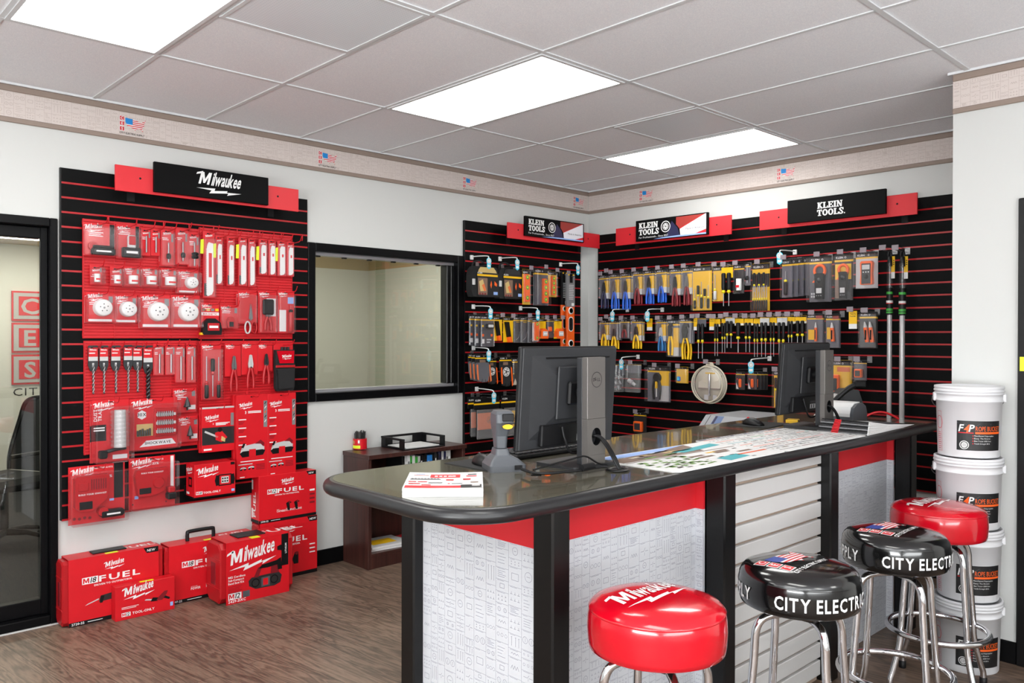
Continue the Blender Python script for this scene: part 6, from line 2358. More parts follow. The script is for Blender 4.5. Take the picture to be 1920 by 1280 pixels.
# bagged canvas pouches, lowest row
def bagpack(C, box, label, canvas, off, short):
    loc, rz, w_, h = place('L', C, box, off)
    t = thing('canvas_pouch_pack', label, 'pouch', loc, rz)
    m = MB()
    m.box(0, w_, -.003, 0, -h * .30, 0, BLACK, .001)
    m.rect(0, w_, -h * .19, -h * .15, -.0036, YEL)
    m.text('KLEIN', w_ * .06, -h * .1, -.0036, h * .04, WHITE, 'l', 1)
    m.build('card', t)
    m = MB()
    m.box(w_ * .06, w_ * .96, -.03, -.004, -h * .98, -h * .30, BLACKF, .008)
    m.box(w_ * .05, w_ * .97, -.033, -.029, -h * .78, -h * .38, canvas, .003)
    q = w_ * .10
    m.ring(w_ * .5, -h * .56, q * .82, q, -.0336, BROWN, 20)
    m.line(w_ * .5 - q * .5, -h * .59, w_ * .5 + q * .5, -h * .53, q * .3, -.0336, BROWN)
    m.line(w_ * .5, -h * .56 - q * .6, w_ * .5, -h * .56 + q * .6, q * .2, -.0336, BROWN)
    m.build('pouch', t)
    m = MB()
    m.box(0, w_, -.042, -.0335, -h, -h * .3, CLEARB, .008)
    m.build('clear_bag', t)
    steel_hook(loc, rz, off, w_ / 2, -.006, 'steel peg hook holding the ' + short, .055, holder=False)


bagpack(C5, (132, 705, 300, 1065), 'orange canvas pouch in clear bag, hanging behind the larger front one', ORGB, .07, 'rear canvas pouch')
bagpack(C5, (188, 705, 425, 1085), 'large orange canvas pouch in clear bag at the bottom of corner wall', ORGB, .12, 'large orange canvas pouch')
bagpack(C5, (440, 690, 640, 1060), 'yellow and blue pouch pack half hidden behind the front monitor', YELH, .10, 'half-hidden pouch pack')

# promotional tags
for k, (wl, C, tip, off, lab) in enumerate((('L', D4, (415, 140), .22, 'blue tag over the left kneepad kit'), ('L', D4, (808, 160), .22, 'blue tag over the right kneepad kit'), ('L', D4, (1648, 235), .22, 'blue tag above the long spirit levels'), ('L', D5, (438, 62), .22, 'blue tag over the three dark grey kit packs'), ('L', D5, (1092, 82), .22, 'blue tag above the tape measures of the corner wall'), ('L', C5, (325, 308), .20, 'blue tag over the grey gloves'), ('L', C5, (372, 695), .22, 'blue tag over the large orange canvas pouch'), ('B', C8, (215, 160), .22, 'blue tag at the left end of second row pliers'), ('B', C8, (580, 160), .22, 'blue tag above the lone yellow reorder card'), ('B', D6, (195, 102), .24, 'blue tag over the clear bags of metal fittings'), ('B', D6, (1528, 130), .28, 'blue tag over the small black packs with orange tools'), ('B', C7, (172, 742), .24, 'blue tag above the four clear clamshells'))):
    promo_arm(wl, C, None, tip, off, 'round white and ' + lab)


# ------------------------------------------------------------------ service counter
ZT = 1.05
CX0, CX1, CY0, CY1 = 2.385, 3.17, -.085, 3.20


def rounded(x0, x1, y0, y1, r, n=10):
    pts = []
    for cx, cy, a0 in ((x1 - r[0], y0 + r[0], -90), (x1 - r[1], y1 - r[1], 0), (x0 + r[2], y1 - r[2], 90), (x0 + r[3], y0 + r[3], 180)):
        q = r[(len(pts) // (n + 1))]
        for i in range(n + 1):
            a = R(a0 + 90 * i / n)
            pts.append((cx + q * math.cos(a), cy + q * math.sin(a)))
    return pts


ct = thing('service_counter', 'long black-edged service counter with red and printed white panels', 'counter', (2.78, 1.5, 0))
OFFC = Matrix.Translation((-2.78, -1.5, 0))


def inset(pts, d):
    n = len(pts)
    out = []
    for i in range(n):
        a, b_ = Vector(pts[i - 1]), Vector(pts[(i + 1) % n])
        t = (b_ - a).normalized()
        out.append((pts[i][0] - t.y * d, pts[i][1] + t.x * d))
    return out


outl = rounded(CX0, CX1, CY0, CY1, (.20, .10, .10, .17), 14)
m = MB(OFFC)
EH = .042
prof = []
for i in range(9):
    a = math.pi * (i / 8 - .5)
    prof.append((.020 - .020 * math.cos(a), ZT - EH / 2 + EH / 2 * math.sin(a)))
n = len(outl)
rings = [[(p[0], p[1], z) for p in inset(outl, d)] for d, z in prof]
vs_ = [p for r_ in rings for p in r_]
fs = [(j * n + i, j * n + (i + 1) % n, (j + 1) * n + (i + 1) % n, (j + 1) * n + i) for j in range(len(rings) - 1) for i in range(n)]
fs.append(tuple(range(n)))
m.add(vs_, fs, EDGE, True)
top = rings[-1]
m.add(top, [tuple(range(n))], EDGE)
ce_ = m
m = MB(OFFC)
m.slab(inset(outl, .030), ZT - .004, ZT + .0012, COUNTER)
ctp = m.build('countertop', ct)
ce_.build('counter_edge', ctp)
ZTOP = ZT + .0014
# posts
ZU = ZT - EH - .0005
for x0, x1, y0, y1 in ((3.018, 3.10, .302, .378), (2.37, 2.446, .302, .378), (3.018, 3.10, 1.194, 1.272), (3.018, 3.10, 2.03, 2.11), (3.018, 3.10, 2.92, 3.0), (2.37, 2.446, 2.92, 3.0)):
    MB(OFFC).box(x0, x1, y0, y1, 0, ZU, BLACKG, .006).build('post', ct)
# end panel (faces -y) and the two bays facing the stools
ZR = .862
rng2 = random.Random(11)


def bay(M, L, ret, nm):
    """printed panel with a red band above; local x along it, facing -y; ret: side returns"""
    m = MB(OFFC @ M)
    m.box(0, L, 0, .02, .0, ZR, PANELW)
    schematic(m, 0, L, .1, ZR, -.0006, PANELL, .046, .0011, rng2)
    schematic(m, 0, L, .0, .1, -.0006, PANELL, .056, .00125, rng2)
    if ret:
        m.box(L, L + .012, -ret, .02, .0, ZR, PANELW)
        M0 = m.M
        m.M = M0 @ Matrix.Translation((L - .0006, 0, 0)) @ Matrix.Rotation(R(-90), 4, 'Z')
        schematic(m, 0.002, ret, .0, ZR, 0, PANELL, .03, .0011, rng2)
        m.M = M0
    m.build('printed_panel', ct)
    m = MB(OFFC @ M)
    m.box(0, L, 0, .02, ZR, ZU, REDB)
    if ret:
        m.box(L, L + .012, -ret, .02, ZR, ZU, REDB)
    m.build('red_band', ct)


bay(Matrix.Translation((2.446, .342, 0)), 3.018 - 2.446, 0, 'end')
bay(Matrix.Translation((2.985, .378, 0)) @ Matrix.Rotation(RZ90, 4, 'Z'), 1.194 - .378 - .0125, .033, 'near')
bay(Matrix.Translation((2.985, 2.11, 0)) @ Matrix.Rotation(RZ90, 4, 'Z'), 2.92 - 2.11 - .0125, .033, 'far')
# slat bay
m = MB(OFFC)
y0, y1 = 1.272, 2.03
m.box(3.03, 3.04, y0, y1, 0, ZU, SLATG)
sp = .0763
z = ZU
while z > .02:
    zb = max(z - sp, 0)
    m.box(3.04, 3.057, y0, y1, zb + (.012 if zb > 0 else 0), z - .0005, SLATW, .002)
    z = zb
m.build('slat_panel', ct)
# back, staff side and bottom
m = MB(OFFC)
m.box(2.39, 2.42, .378, 2.92, 0, ZU, BLACKM)
m.box(2.42, 2.985, 2.94, 2.97, 0, ZU, BLACKM)
m.build('back_panel', ct)

# ------------------------------------------------------------------ things on the counter
# catalogue at the near end
c0, c1, c2, c3 = onz(742, 885.5, 1.076), onz(876, 886, 1.076), onz(906, 914, 1.076), onz(754, 915, 1.076)
t = thing('catalogue', 'thick white and red paper catalogue at the near end of counter', 'catalogue', (c3.x, c3.y, ZTOP))
ex_ = Vector((c2.x - c3.x, c2.y - c3.y, 0))
L1 = ex_.length
ex_.normalize()
ey_ = Vector((-ex_.y, ex_.x, 0))
L2 = Vector((c0.x - c3.x, c0.y - c3.y, 0)).dot(ey_)
MC = Matrix(((ex_.x, ey_.x, 0, 0), (ex_.y, ey_.y, 0, 0), (0, 0, 1, 0), (0, 0, 0, 1)))
m = MB(MC)
for i in range(7):
    g = .0034 * i
    o_ = .0004 * math.sin(i * 2.1)
    m.box(o_, L1 + o_, .001 * (i % 2), L2 - .001 * (i % 3), g, g + .0034 if i < 6 else g + .0031, PAPER)
m.build('pages', t)
m = MB(MC)


def bend(a, b_):
    """cover sheet sagging slightly towards the middle"""
    return .0252 - .002 * math.sin(math.pi * min(max(a / L1, 0), 1))


def patch(a0, a1, b0, b1, mt, dz=0.0):
    k = max(1, int((a1 - a0) * 12 + .5))
    for i in range(k):
        p, q = L1 * (a0 + (a1 - a0) * i / k), L1 * (a0 + (a1 - a0) * (i + 1) / k)
        m.add([(p, L2 * b0, bend(p, 0) + dz), (q, L2 * b0, bend(q, 0) + dz), (q, L2 * b1, bend(q, 0) + dz), (p, L2 * b1, bend(p, 0) + dz)], [(0, 1, 2, 3)], mt)


patch(0, 1, 0, 1, PAPER)
d = .0004
patch(.02, .78, .02, .16, REDB, d)
patch(.72, .98, .02, .2, DSTEEL, d * 1.5)
patch(.86, .96, .1, .2, LGREY, d * 2)
patch(.30, .70, .64, .86, REDB, d)
for a0, a1, b0, b1, mt in ((.04, .14, .36, .41, RED), (.16, .28, .36, .41, RED), (.05, .2, .24, .29, RED), (.22, .34, .18, .22, RED), (.30, .48, .30, .34, DSTEEL), (.52, .62, .46, .54, RED), (.74, .84, .48, .57, RED), (.55, .58, .25, .29, RED), (.60, .74, .25, .29, MGREY), (.84, .94, .30, .36, BROWN), (.78, .92, .70, .76, RED), (.80, .92, .82, .87, DSTEEL), (.1, .22, .86, .90, SKY), (.08, .28, .78, .80, RED), (.05, .45, .52, .55, DSTEEL), (.55, .62, .70, .76, WHITE)):
    patch(a0, a1, b0, b1, mt, d * 2)
fnc = lambda a, b_: (a, b_, bend(a, 0) + d * 2.5)
for i in range(9):
    patch(.06 + .042 * i, .09 + .042 * i, .57, .61, MGREY, d * 2)
for i in range(5):
    patch(.36 + .06 * i, .40 + .06 * i, .70, .77, WHITE, d * 2)
m.build('cover', t)


def mat_sheet(name, label, x0, x1, y0, y1, art):
    t = thing(name, label, 'line card', (x0, y0, ZTOP))
    w_, h = y1 - y0, x1 - x0
    # local x along +Y of the room, local z-up plane coordinates (a along y, b towards -x from the stools' side)
    m = MB()
    fn = lambda a, b_, k=0: (h - b_, a, .0022 + .0003 * k)
    m.slab([(x, y) for x, y in rounded(0, h, 0, w_, (.02,) * 4, 4)], 0, .0022, PAPER)
    art(m, w_, h, fn)
    m.build('sheet', t)
    return t


def art_plan(m, w_, h, fn):
    f1 = lambda a, b_: fn(a, b_, 1)
    f2 = lambda a, b_: fn(a, b_, 2)
    g = random.Random(3)
    m.flat([(w_ * .02, h * .58), (w_ * .98, h * .56), (w_ * .98, h * .585), (w_ * .02, h * .60)], 0, BROWN, f1)
    m.flat([(w_ * .02, h * .62), (w_ * .7, h * .60), (w_ * .8, h * .98), (w_ * .02, h * .98)], 0, BROWN, f1)
    m.flat([(w_ * .02, h * .82), (w_ * .5, h * .86), (w_ * .8, h * .98), (w_ * .02, h * .98)], 0, SKY, f2)
    for i in range(16):
        a, b_ = g.uniform(.05, .6), g.uniform(.63, .84)
        m.flat([(w_ * a, h * b_), (w_ * (a + .12), h * (b_ + .02)), (w_ * (a + .10), h * (b_ + .05)), (w_ * (a - .02), h * (b_ + .03))], 0, (BEIGE, TAN, GREEN, PAPER, DSTEEL)[i % 5], f2)
    m.flat([(w_ * .55, h * .64), (w_ * .96, h * .72), (w_ * .97, h * .86), (w_ * .5, h * .74)], 0, TEAL, f2)
    for i in range(70):
        a, b_ = g.uniform(.04, .42), g.uniform(.08, .54)
        s = g.uniform(.012, .035)
        m.rect(w_ * a, w_ * (a + s * 1.4), h * b_, h * (b_ + s * 1.2), 0, GREEN, f2)
    for i in range(12):
        a, b_ = g.uniform(.05, .9), g.uniform(.06, .54)
        m.rect(w_ * a, w_ * (a + .04), h * b_, h * (b_ + .025), 0, DSTEEL, f2)
    for a, b_ in ((.42, .40), (.45, .32), (.66, .40), (.70, .46), (.8, .3)):
        m.rect(w_ * a, w_ * (a + .13), h * b_, h * (b_ + .05), 0, BROWN, f2)
    m.flat([(w_ * .50, h * .06), (w_ * .72, h * .10), (w_ * .72, h * .26), (w_ * .50, h * .22)], 0, TEAL, f2)
    m.rect(w_ * .70, w_ * .99, h * .2, h * .24, 0, ORG, f2)
    m.rect(w_ * .62, w_ * .7, h * .46, h * .5, 0, YEL, f2)


def art_list(m, w_, h, fn):
    f1 = lambda a, b_: fn(a, b_, 1)
    f2 = lambda a, b_: fn(a, b_, 2)
    g = random.Random(8)
    m.rect(w_ * .01, w_ * .99, h * .94, h * .99, 0, DBLUE, f1)
    for i in range(24):
        if i % 5 != 4:
            m.rect(w_ * (.1 + .03 * i), w_ * (.12 + .03 * i), h * .952, h * .978, 0, WHITE, f2)
    rows = 13
    for r_ in range(rows):
        b_ = h * (.90 - .068 * r_)
        a = .02
        c = (DBLUE, RED, GRN, ORG, TEAL, DKRED, MGREY)[r_ % 7]
        while a < .96:
            s = g.uniform(.08, .24)
            if r_ % 2 == 0:
                m.rect(w_ * a, w_ * min(a + s, .98), b_, b_ + h * .014, 0, (c, DBLUE, DKRED, ORG, MGREY)[g.randrange(5)], f1)
            else:
                k = g.randrange(3)
                for i in range(int(s / .02)):
                    if g.random() < .7:
                        m.rect(w_ * (a + .02 * i), w_ * (a + .02 * i + .013), b_, b_ + h * g.uniform(.012, .034), 0, (DSTEEL, MGREY, TXTB, BROWN)[g.randrange(4)], f2)
            a += s + .01


mat_sheet('counter_line_card', 'laminated card with green plan and teal photo, nearer the front monitor', 2.775, 3.155, .83, 1.538, art_plan)
mat_sheet('counter_line_card', 'laminated white card of coloured product rows, nearer the rear monitor', 2.735, 3.155, 1.542, 2.265, art_list)


def monitor(label, x, y, zb, tilt, logo_dark):
    """desktop monitor seen from behind: its back faces +x; x,y is the foot of the stand"""
    t = thing('monitor', label, 'monitor', (x, y, ZTOP), 0, 'monitors on the counter')
    hz = zb - ZTOP
    w_, h = .485, .345
    M = Matrix.Translation((-.10, 0, hz)) @ Matrix.Rotation(R(tilt), 4, 'Y') @ Matrix.Rotation(RZ90, 4, 'Z')
    m = MB(M)      # local x along the screen, -y is the back side
    a = w_ / 2
    m.box(-a, a, 0, .018, 0, h, BLACK, .004)
    m.add([(-a + .004, 0, .004), (a - .004, 0, .004), (a - .004, 0, h - .004), (-a + .004, 0, h - .004), (-a + .16, -.022, .12), (a - .12, -.022, .12), (a - .12, -.022, h - .10), (-a + .16, -.022, h - .10)],
          [(0, 1, 5, 4), (1, 2, 6, 5), (2, 3, 7, 6), (3, 0, 4, 7), (4, 5, 6, 7)], DGREY)
    m.box(-a + .006, a - .006, -.006, 0, .004, h - .004, DGREY, .002)
    m.box(-a + .1, a - .06, -.0232, -.022, h - .045, h - .040, BLACK) if False else None
    m.box(-a + .11, a - .05, -.0105, -.006, h - .04, h - .034, BLACK)
    hs = m.build('housing', t)
    m = MB(M)
    m.box(-.09, .09, -.030, -.022, .10, .28, DGREY, .004)
    m.box(-.05, .05, -.047, -.030, .15, .23, BLACK, .006)
    m.build('mount_plate', hs)
    m = MB(M)
    m.box(-a + .09, a - .09, -.026, -.006, .012, .085, BLACK, .004)
    m.rect(.02, .09, .022, .045, -.0265, LGREY)
    m.rect(.02, .09, .05, .06, -.0265, DSTEEL)
    for i in range(6):
        m.rect(.022 + .011 * i, .030 + .011 * i, .025, .042, -.0268, BLACK if i % 2 else WHITE)
    m.build('port_cover', hs)
    m = MB(M)
    m.box(-a + .008, a - .008, .018, .0188, .016, h - .01, SCREENM)
    m.build('screen', hs)
    # stand: silver column with an opening for the cables
    m = MB(Matrix.Rotation(RZ90, 4, 'Z'))
    cw, chh = .046, hz + h - .035
    zc, q = .105, .030
    outer = [(-cw, .012), (cw, .012), (cw, chh - .006), (cw - .004, chh), (-cw + .004, chh), (-cw, chh - .006)]
    N = 24
    hole = [(q * .8 * math.cos(2 * math.pi * i / N), zc + q * math.sin(2 * math.pi * i / N)) for i in range(N)]

    def edge(ang):
        dx, dz = math.cos(ang), math.sin(ang)
        k = min((cw / abs(dx)) if abs(dx) > 1e-6 else 9, (.06 / abs(dz)) if abs(dz) > 1e-6 else 9)
        return (dx * k, zc + dz * k)
    ac = math.atan2(.06, cw)
    angs = sorted(set([2 * math.pi * i / N for i in range(N)] + [ac, math.pi - ac, math.pi + ac, 2 * math.pi - ac]))
    hole = [(q * .8 * math.cos(t_), zc + q * math.sin(t_)) for t_ in angs]
    N = len(angs)
    for yy in (-.036, -.012):
        for i in range(N):
            a0, a1 = angs[i], angs[(i + 1) % N]
            e0, e1 = edge(a0), edge(a1)
            m.add([(hole[i][0], yy, hole[i][1]), (e0[0], yy, e0[1]), (e1[0], yy, e1[1]), (hole[(i + 1) % N][0], yy, hole[(i + 1) % N][1])], [(0, 1, 2, 3)], SILVER)
    for i in range(N):
        j = (i + 1) % N
        m.add([(hole[i][0], -.036, hole[i][1]), (hole[j][0], -.036, hole[j][1]), (hole[j][0], -.012, hole[j][1]), (hole[i][0], -.012, hole[i][1])], [(0, 1, 2, 3)], BLACK)
    for z0, z1 in ((.012, zc - .06), (zc + .06, chh)):
        m.box(-cw, cw, -.036, -.012, z0, z1, SILVER, .0015)
    m.box(-cw, cw - .0, -.0121, .012, .012, zc - q, DGREY) if False else None
    m.box(-cw, -cw + .004, -.0355, -.0121, zc - .06, zc + .06, SILVER)
    m.box(cw - .004, cw, -.0355, -.0121, zc - .06, zc + .06, SILVER)
    m.box(-cw, cw, -.0119, .012, .012, chh - .002, DGREY, .002)
    sc_ = m.build('stand_column', t)
    m = MB(Matrix.Rotation(RZ90, 4, 'Z'))
    yb = -.0368
    zc2 = chh - .075
    LM = TXTB if logo_dark else DGREY
    m.ring(0, zc2, .024, .0262, yb, LM, 32)
    m.text('D', -.0185, zc2 - .005, yb, .010, LM, 'l', 1, width=.009)
    m.text('E', -.0075, zc2 - .004, yb, .010, LM, 'l', 1, rot=R(25), width=.008)
    m.text('L', .0035, zc2 - .005, yb, .010, LM, 'l', 1, width=.006)
    m.text('L', .0115, zc2 - .005, yb, .010, LM, 'l', 1, width=.006)
    m.build('logo', sc_)
    m = MB()
    m.tube([(-.02, 0, hz + .19), (-.075, 0, hz + .19)], .02, BLACK, 10)
    m.build('neck', t)
    m = MB()
    m.slab(rounded(-.15, .035, -.105, .105, (.012,) * 4, 4), 0, .011, DGREY)
    m.build('stand_base', t)
    m = MB()
    p0 = M @ Vector((-.06, -.03, .075))
    m.tube(smooth_path([p0, p0 + Vector((.012, .0, -.04)), p0 + Vector((.02, .03, -.09)), Vector((-.012, .045, hz + .01)), Vector((-.004, .02, .105))], 6), .0042, BLACK, 6)
    m.build('power_cable', t)
    return t


m1 = onz(1103, 874.5, ZTOP)
m2 = onz(1541, 801.5, ZTOP)
mon1 = monitor('large black desktop monitor seen from behind, nearer the camera', m1.x, m1.y, 1.112, 4, True)
mon2 = monitor('black desktop monitor seen from behind, at the far end of counter', m2.x, m2.y, 1.118, 4, False)


def cable_set(label, x, y, gx, gy, ze=.004):
    t = thing('cable_bundle', label, 'cable', (x, y, ZTOP))
    for k in range(3):
        o_ = .007 * k
        MB().tube(smooth_path([(.0165, -.008 + o_, .103), (.037, -.006 + o_, .108), (.050, .02 + o_, .085), (gx * .5 + .042, gy * .6 + o_, .04), (gx, gy + o_ * .6, ze + .008), (gx + .004, gy + o_ * .6 + .002, ze)], 6), .0042, BLACK, 6).build('cable', t)
    return t


g1 = onz(1158, 882, ZTOP)
cable_set('black cables running from the front monitor stand into the counter', m1.x, m1.y, g1.x - m1.x, g1.y - m1.y)
g2 = Vector((m2.x + .026, m2.y + .085, ZTOP))
cable_set('black cables hanging from the rear monitor stand', m2.x, m2.y, g2.x - m2.x, g2.y - m2.y, .0165)
t = MB()
t.lathe([(.022, .0002), (.038, .0002), (.04, .004), (.037, .006), (.024, .0062), (.022, .004)], BLACKG, 28)
tag(t.build('cable_grommet', None, (g1.x, g1.y, ZTOP)), 'round black cable grommet in the counter beside front monitor', 'grommet')
# adapter lead in front of the scanner cradle
sp0 = onz(962, 893, ZTOP)
t = thing('scanner_cable', 'black cable with a round ferrite lump in front of the front monitor', 'cable', (sp0.x, sp0.y, ZTOP))
pp = [onz(x, y, ZTOP) - Vector((sp0.x, sp0.y, ZTOP)) for x, y in ((978, 889), (1000, 896), (1030, 897), (1062, 894), (1090, 891), (1114, 886), (1138, 884))]
m = MB()
m.tube(smooth_path([(p.x, p.y, .0165) for i, p in enumerate(pp)], 5), .0045, BLACK, 6)
m.build('lead', t)
m = MB()
a, b_ = pp[4], pp[5]
m.cyl((a.x, a.y, .023), (a.x + (b_.x - a.x) * .9, a.y + (b_.y - a.y) * .9, .023), .0115, BLACK, n=12)
m.build('ferrite', t)
m = MB()
p2 = [onx(x, y, m1.x + .085) - Vector((sp0.x, sp0.y, ZTOP)) for x, y in ((1000, 881), (1033, 871), (1070, 861), (1097, 855), (1121, 868), (1138, 877))]
m.tube(smooth_path([(p.x, p.y, max(p.z, .0165)) for p in p2], 5), .003, BLACK, 6)
m.build('thin_lead', t)
m = MB()
a = pp[1]
m.cyl((a.x - .01, a.y, .012), (a.x + .016, a.y + .02, .012), .0065, BLACK, n=10)
m.box(a.x + .02, a.x + .03, a.y + .03, a.y + .045, .006, .014, ORG)
m.build('plug', t)

# barcode scanner in its cradle
s = onz(949, 881, ZTOP)
t = thing('scanner_cradle', 'grey charging cradle for the handheld scanner on the counter', 'scanner cradle', (s.x - .01, s.y, ZTOP), R(64))
m = MB()


def lofted(m, secs, mt):
    n = len(secs[0])
    vs_ = [p for q in secs for p in q]
    fs = [(j * n + i, j * n + (i + 1) % n, (j + 1) * n + (i + 1) % n, (j + 1) * n + i) for j in range(len(secs) - 1) for i in range(n)]
    fs += [tuple(range(n)), tuple(range((len(secs) - 1) * n, len(secs) * n))]
    m.add(vs_, fs, mt, False)


def sec(x0, x1, y0, y1, z, r=.012):
    return [(p[0], p[1], z) for p in rounded(x0, x1, y0, y1, (min(r, (x1 - x0) * .4, (y1 - y0) * .4),) * 4, 4)]


lofted(m, [sec(-.062, .062, -.052, .06, 0), sec(-.062, .062, -.052, .06, .02), sec(-.05, .042, -.038, .055, .038), sec(-.036, .016, -.028, .045, .052), sec(-.032, .010, -.024, .04, .072)], GREY)
m.build('cradle_body', t)
m = MB()
m.box(.02, .045, -.0575, -.054, .008, .022, BLACK)
m.build('socket', t)
t = thing('barcode_scanner', 'grey handheld barcode scanner with a yellow trigger label standing in its cradle', 'scanner', (s.x - .01, s.y, ZTOP + .073), R(64))
m = MB()
lofted(m, [sec(-.029, .006, -.02, .035, .001), sec(-.032, .008, -.022, .038, .04), sec(-.036, .014, -.032, .042, .068), sec(-.037, .024, -.04, .046, .085), sec(-.036, .026, -.035, .046, .112), sec(-.030, .022, -.02, .04, .122)], GREY)
m.build('scanner_body', t)
m = MB()
m.box(-.018, .022, -.0415, -.033, .089, .115, BLACK, .003)
m.build('scan_window', t)
m = MB()
m.prism([(.0 + .017 * math.cos(a), .073 + .008 * math.sin(a)) for a in [2 * math.pi * i / 16 for i in range(16)]], -.0425, -.033, YEL)
m.build('trigger_label', t)
m = MB()
m.box(-.02, .023, -.044, -.034, .081, .087, DGREY, .002)
m.build('trim', t)


def mouse(label, x, y, rz, red):
    t = thing('computer_mouse', label, 'mouse', (x, y, ZTOP + .0032), rz)
    m = MB()
    secs = []
    for i in range(9):
        f = i / 8
        yy = -.055 + .11 * f
        wv = .031 * (math.sin(math.pi * (.12 + .78 * f))) ** .5
        hv = .036 * (math.sin(math.pi * (.10 + .72 * f))) ** .8
        secs.append([(wv * math.cos(a) if True else 0, yy, max(0.0005, hv * math.sin(a))) for a in [math.pi * k / 10 for k in range(11)]] + [(-wv * .8, yy, .0), (wv * .8, yy, .0)])
    n = len(secs[0])
    vs_ = [p for q in secs for p in q]
    fs = [(j * n + i, j * n + (i + 1) % n, (j + 1) * n + (i + 1) % n, (j + 1) * n + i) for j in range(8) for i in range(n)] + [tuple(range(n)), tuple(range(8 * n, 9 * n))]
    m.add(vs_, fs, BLACK, True)
    m.build('shell', t)
    m = MB()
    m.cyl((-.003, .03, .029), (.003, .03, .029), .008, RED if red else DGREY, n=12)
    m.build('wheel', t)
    return t


def mousepad(label, corners, red):
    pts = [onz(x, y, ZTOP) for x, y in corners]
    c = sum(pts, Vector()) / 4
    t = thing('mouse_pad', label, 'mouse pad', (c.x, c.y, ZTOP))
    m = MB()
    m.slab([(p.x - c.x, p.y - c.y) for p in pts], .0, .003, BLACKF)
    m.build('pad', t)
    return c


c = mousepad('black mouse pad with red print beside the scanner cradle', ((833, 869), (905, 858), (968, 866), (915, 884)), True)
p = onz(906, 872, ZTOP)
mouse('black computer mouse on the pad near the scanner cradle', p.x, p.y, R(75), False)
c = mousepad('black mouse pad beside the rear monitor', ((1364, 797.5), (1424, 791), (1480, 794), (1440, 803)), True)
p = onz(1412, 797.5, ZTOP)
mouse('black mouse with a red-lit wheel near the rear monitor', p.x, p.y, R(80), True)

# keyboard behind the front monitor
k0 = onz(1036, 852, ZTOP)
t = thing('keyboard', 'black keyboard behind the front monitor', 'keyboard', (k0.x - .06, k0.y + .03, ZTOP), RZ90)
MB().box(-.22, .22, -.07, .07, 0, .016, BLACK, .004).build('key_base', t)
m = MB()
for i in range(15):
    for q in range(5):
        x = -.205 + .0285 * i
        m.box(x, x + .022, -.058 + .0245 * q, -.039 + .0245 * q, .016, .0225, DGREY, .002)
m.build('keys', t)

# desk phone and label printer at the far end
p = onz(1568, 790, ZTOP)
t = thing('desk_phone', 'black desk phone with raised handset behind the rear monitor', 'phone', (2.665, 3.085, ZTOP), R(226))
m = MB()
m.prism([(-.11, 0), (.11, 0), (.10, .05), (-.02, .15), (-.06, .15)], -.09, .09, DGREY)
m.box(-.105, .105, -.09, .09, 0, .012, DGREY, .004)
m.build('phone_body', t)
m = MB()
m.tube(smooth_path([(.10, .115, .07), (.055, .12, .12), (-.0, .12, .165), (-.05, .115, .185)], 5), [.018, .016, .015, .015, .015, .015, .015, .015, .015, .015, .015, .015, .015, .015, .016, .018], BLACK, 8)
m.box(-.085, -.02, .095, .135, .165, .205, BLACK, .008)
m.box(.07, .125, .095, .135, .05, .085, BLACK, .008)
m.build('handset', t)
m = MB()
m.add([(.085, -.05, .068), (.02, -.05, .1225), (.02, .05, .1225), (.085, .05, .068)], [(0, 1, 2, 3)], LGREY)
m.build('display', t)
p = onz(1598, 795, ZTOP)
t = thing('label_printer', 'white and grey rounded label printer behind the stacked magazines', 'printer', (2.79, 2.83, ZTOP), R(-90))
m = MB()
pr = [(-.085, .0), (.085, .0), (.085, .045), (.07, .075), (.03, .094), (-.03, .098), (-.07, .08), (-.085, .05)]
m.prism(pr, -.09, .09, GREY)
m.build('printer_body', t)
m = MB()
pr2 = [(-.03, .099), (.03, .095), (.071, .076), (.0865, .045), (.0865, .03), (.09, .046), (.074, .080), (.032, .099), (-.03, .1025)]
m.prism(pr2, -.075, .075, WHITE)
m.build('lid', t)
MB().box(-.06, .06, -.13, -.091, .012, .03, PAPER, .003).build('paper_tray', t)

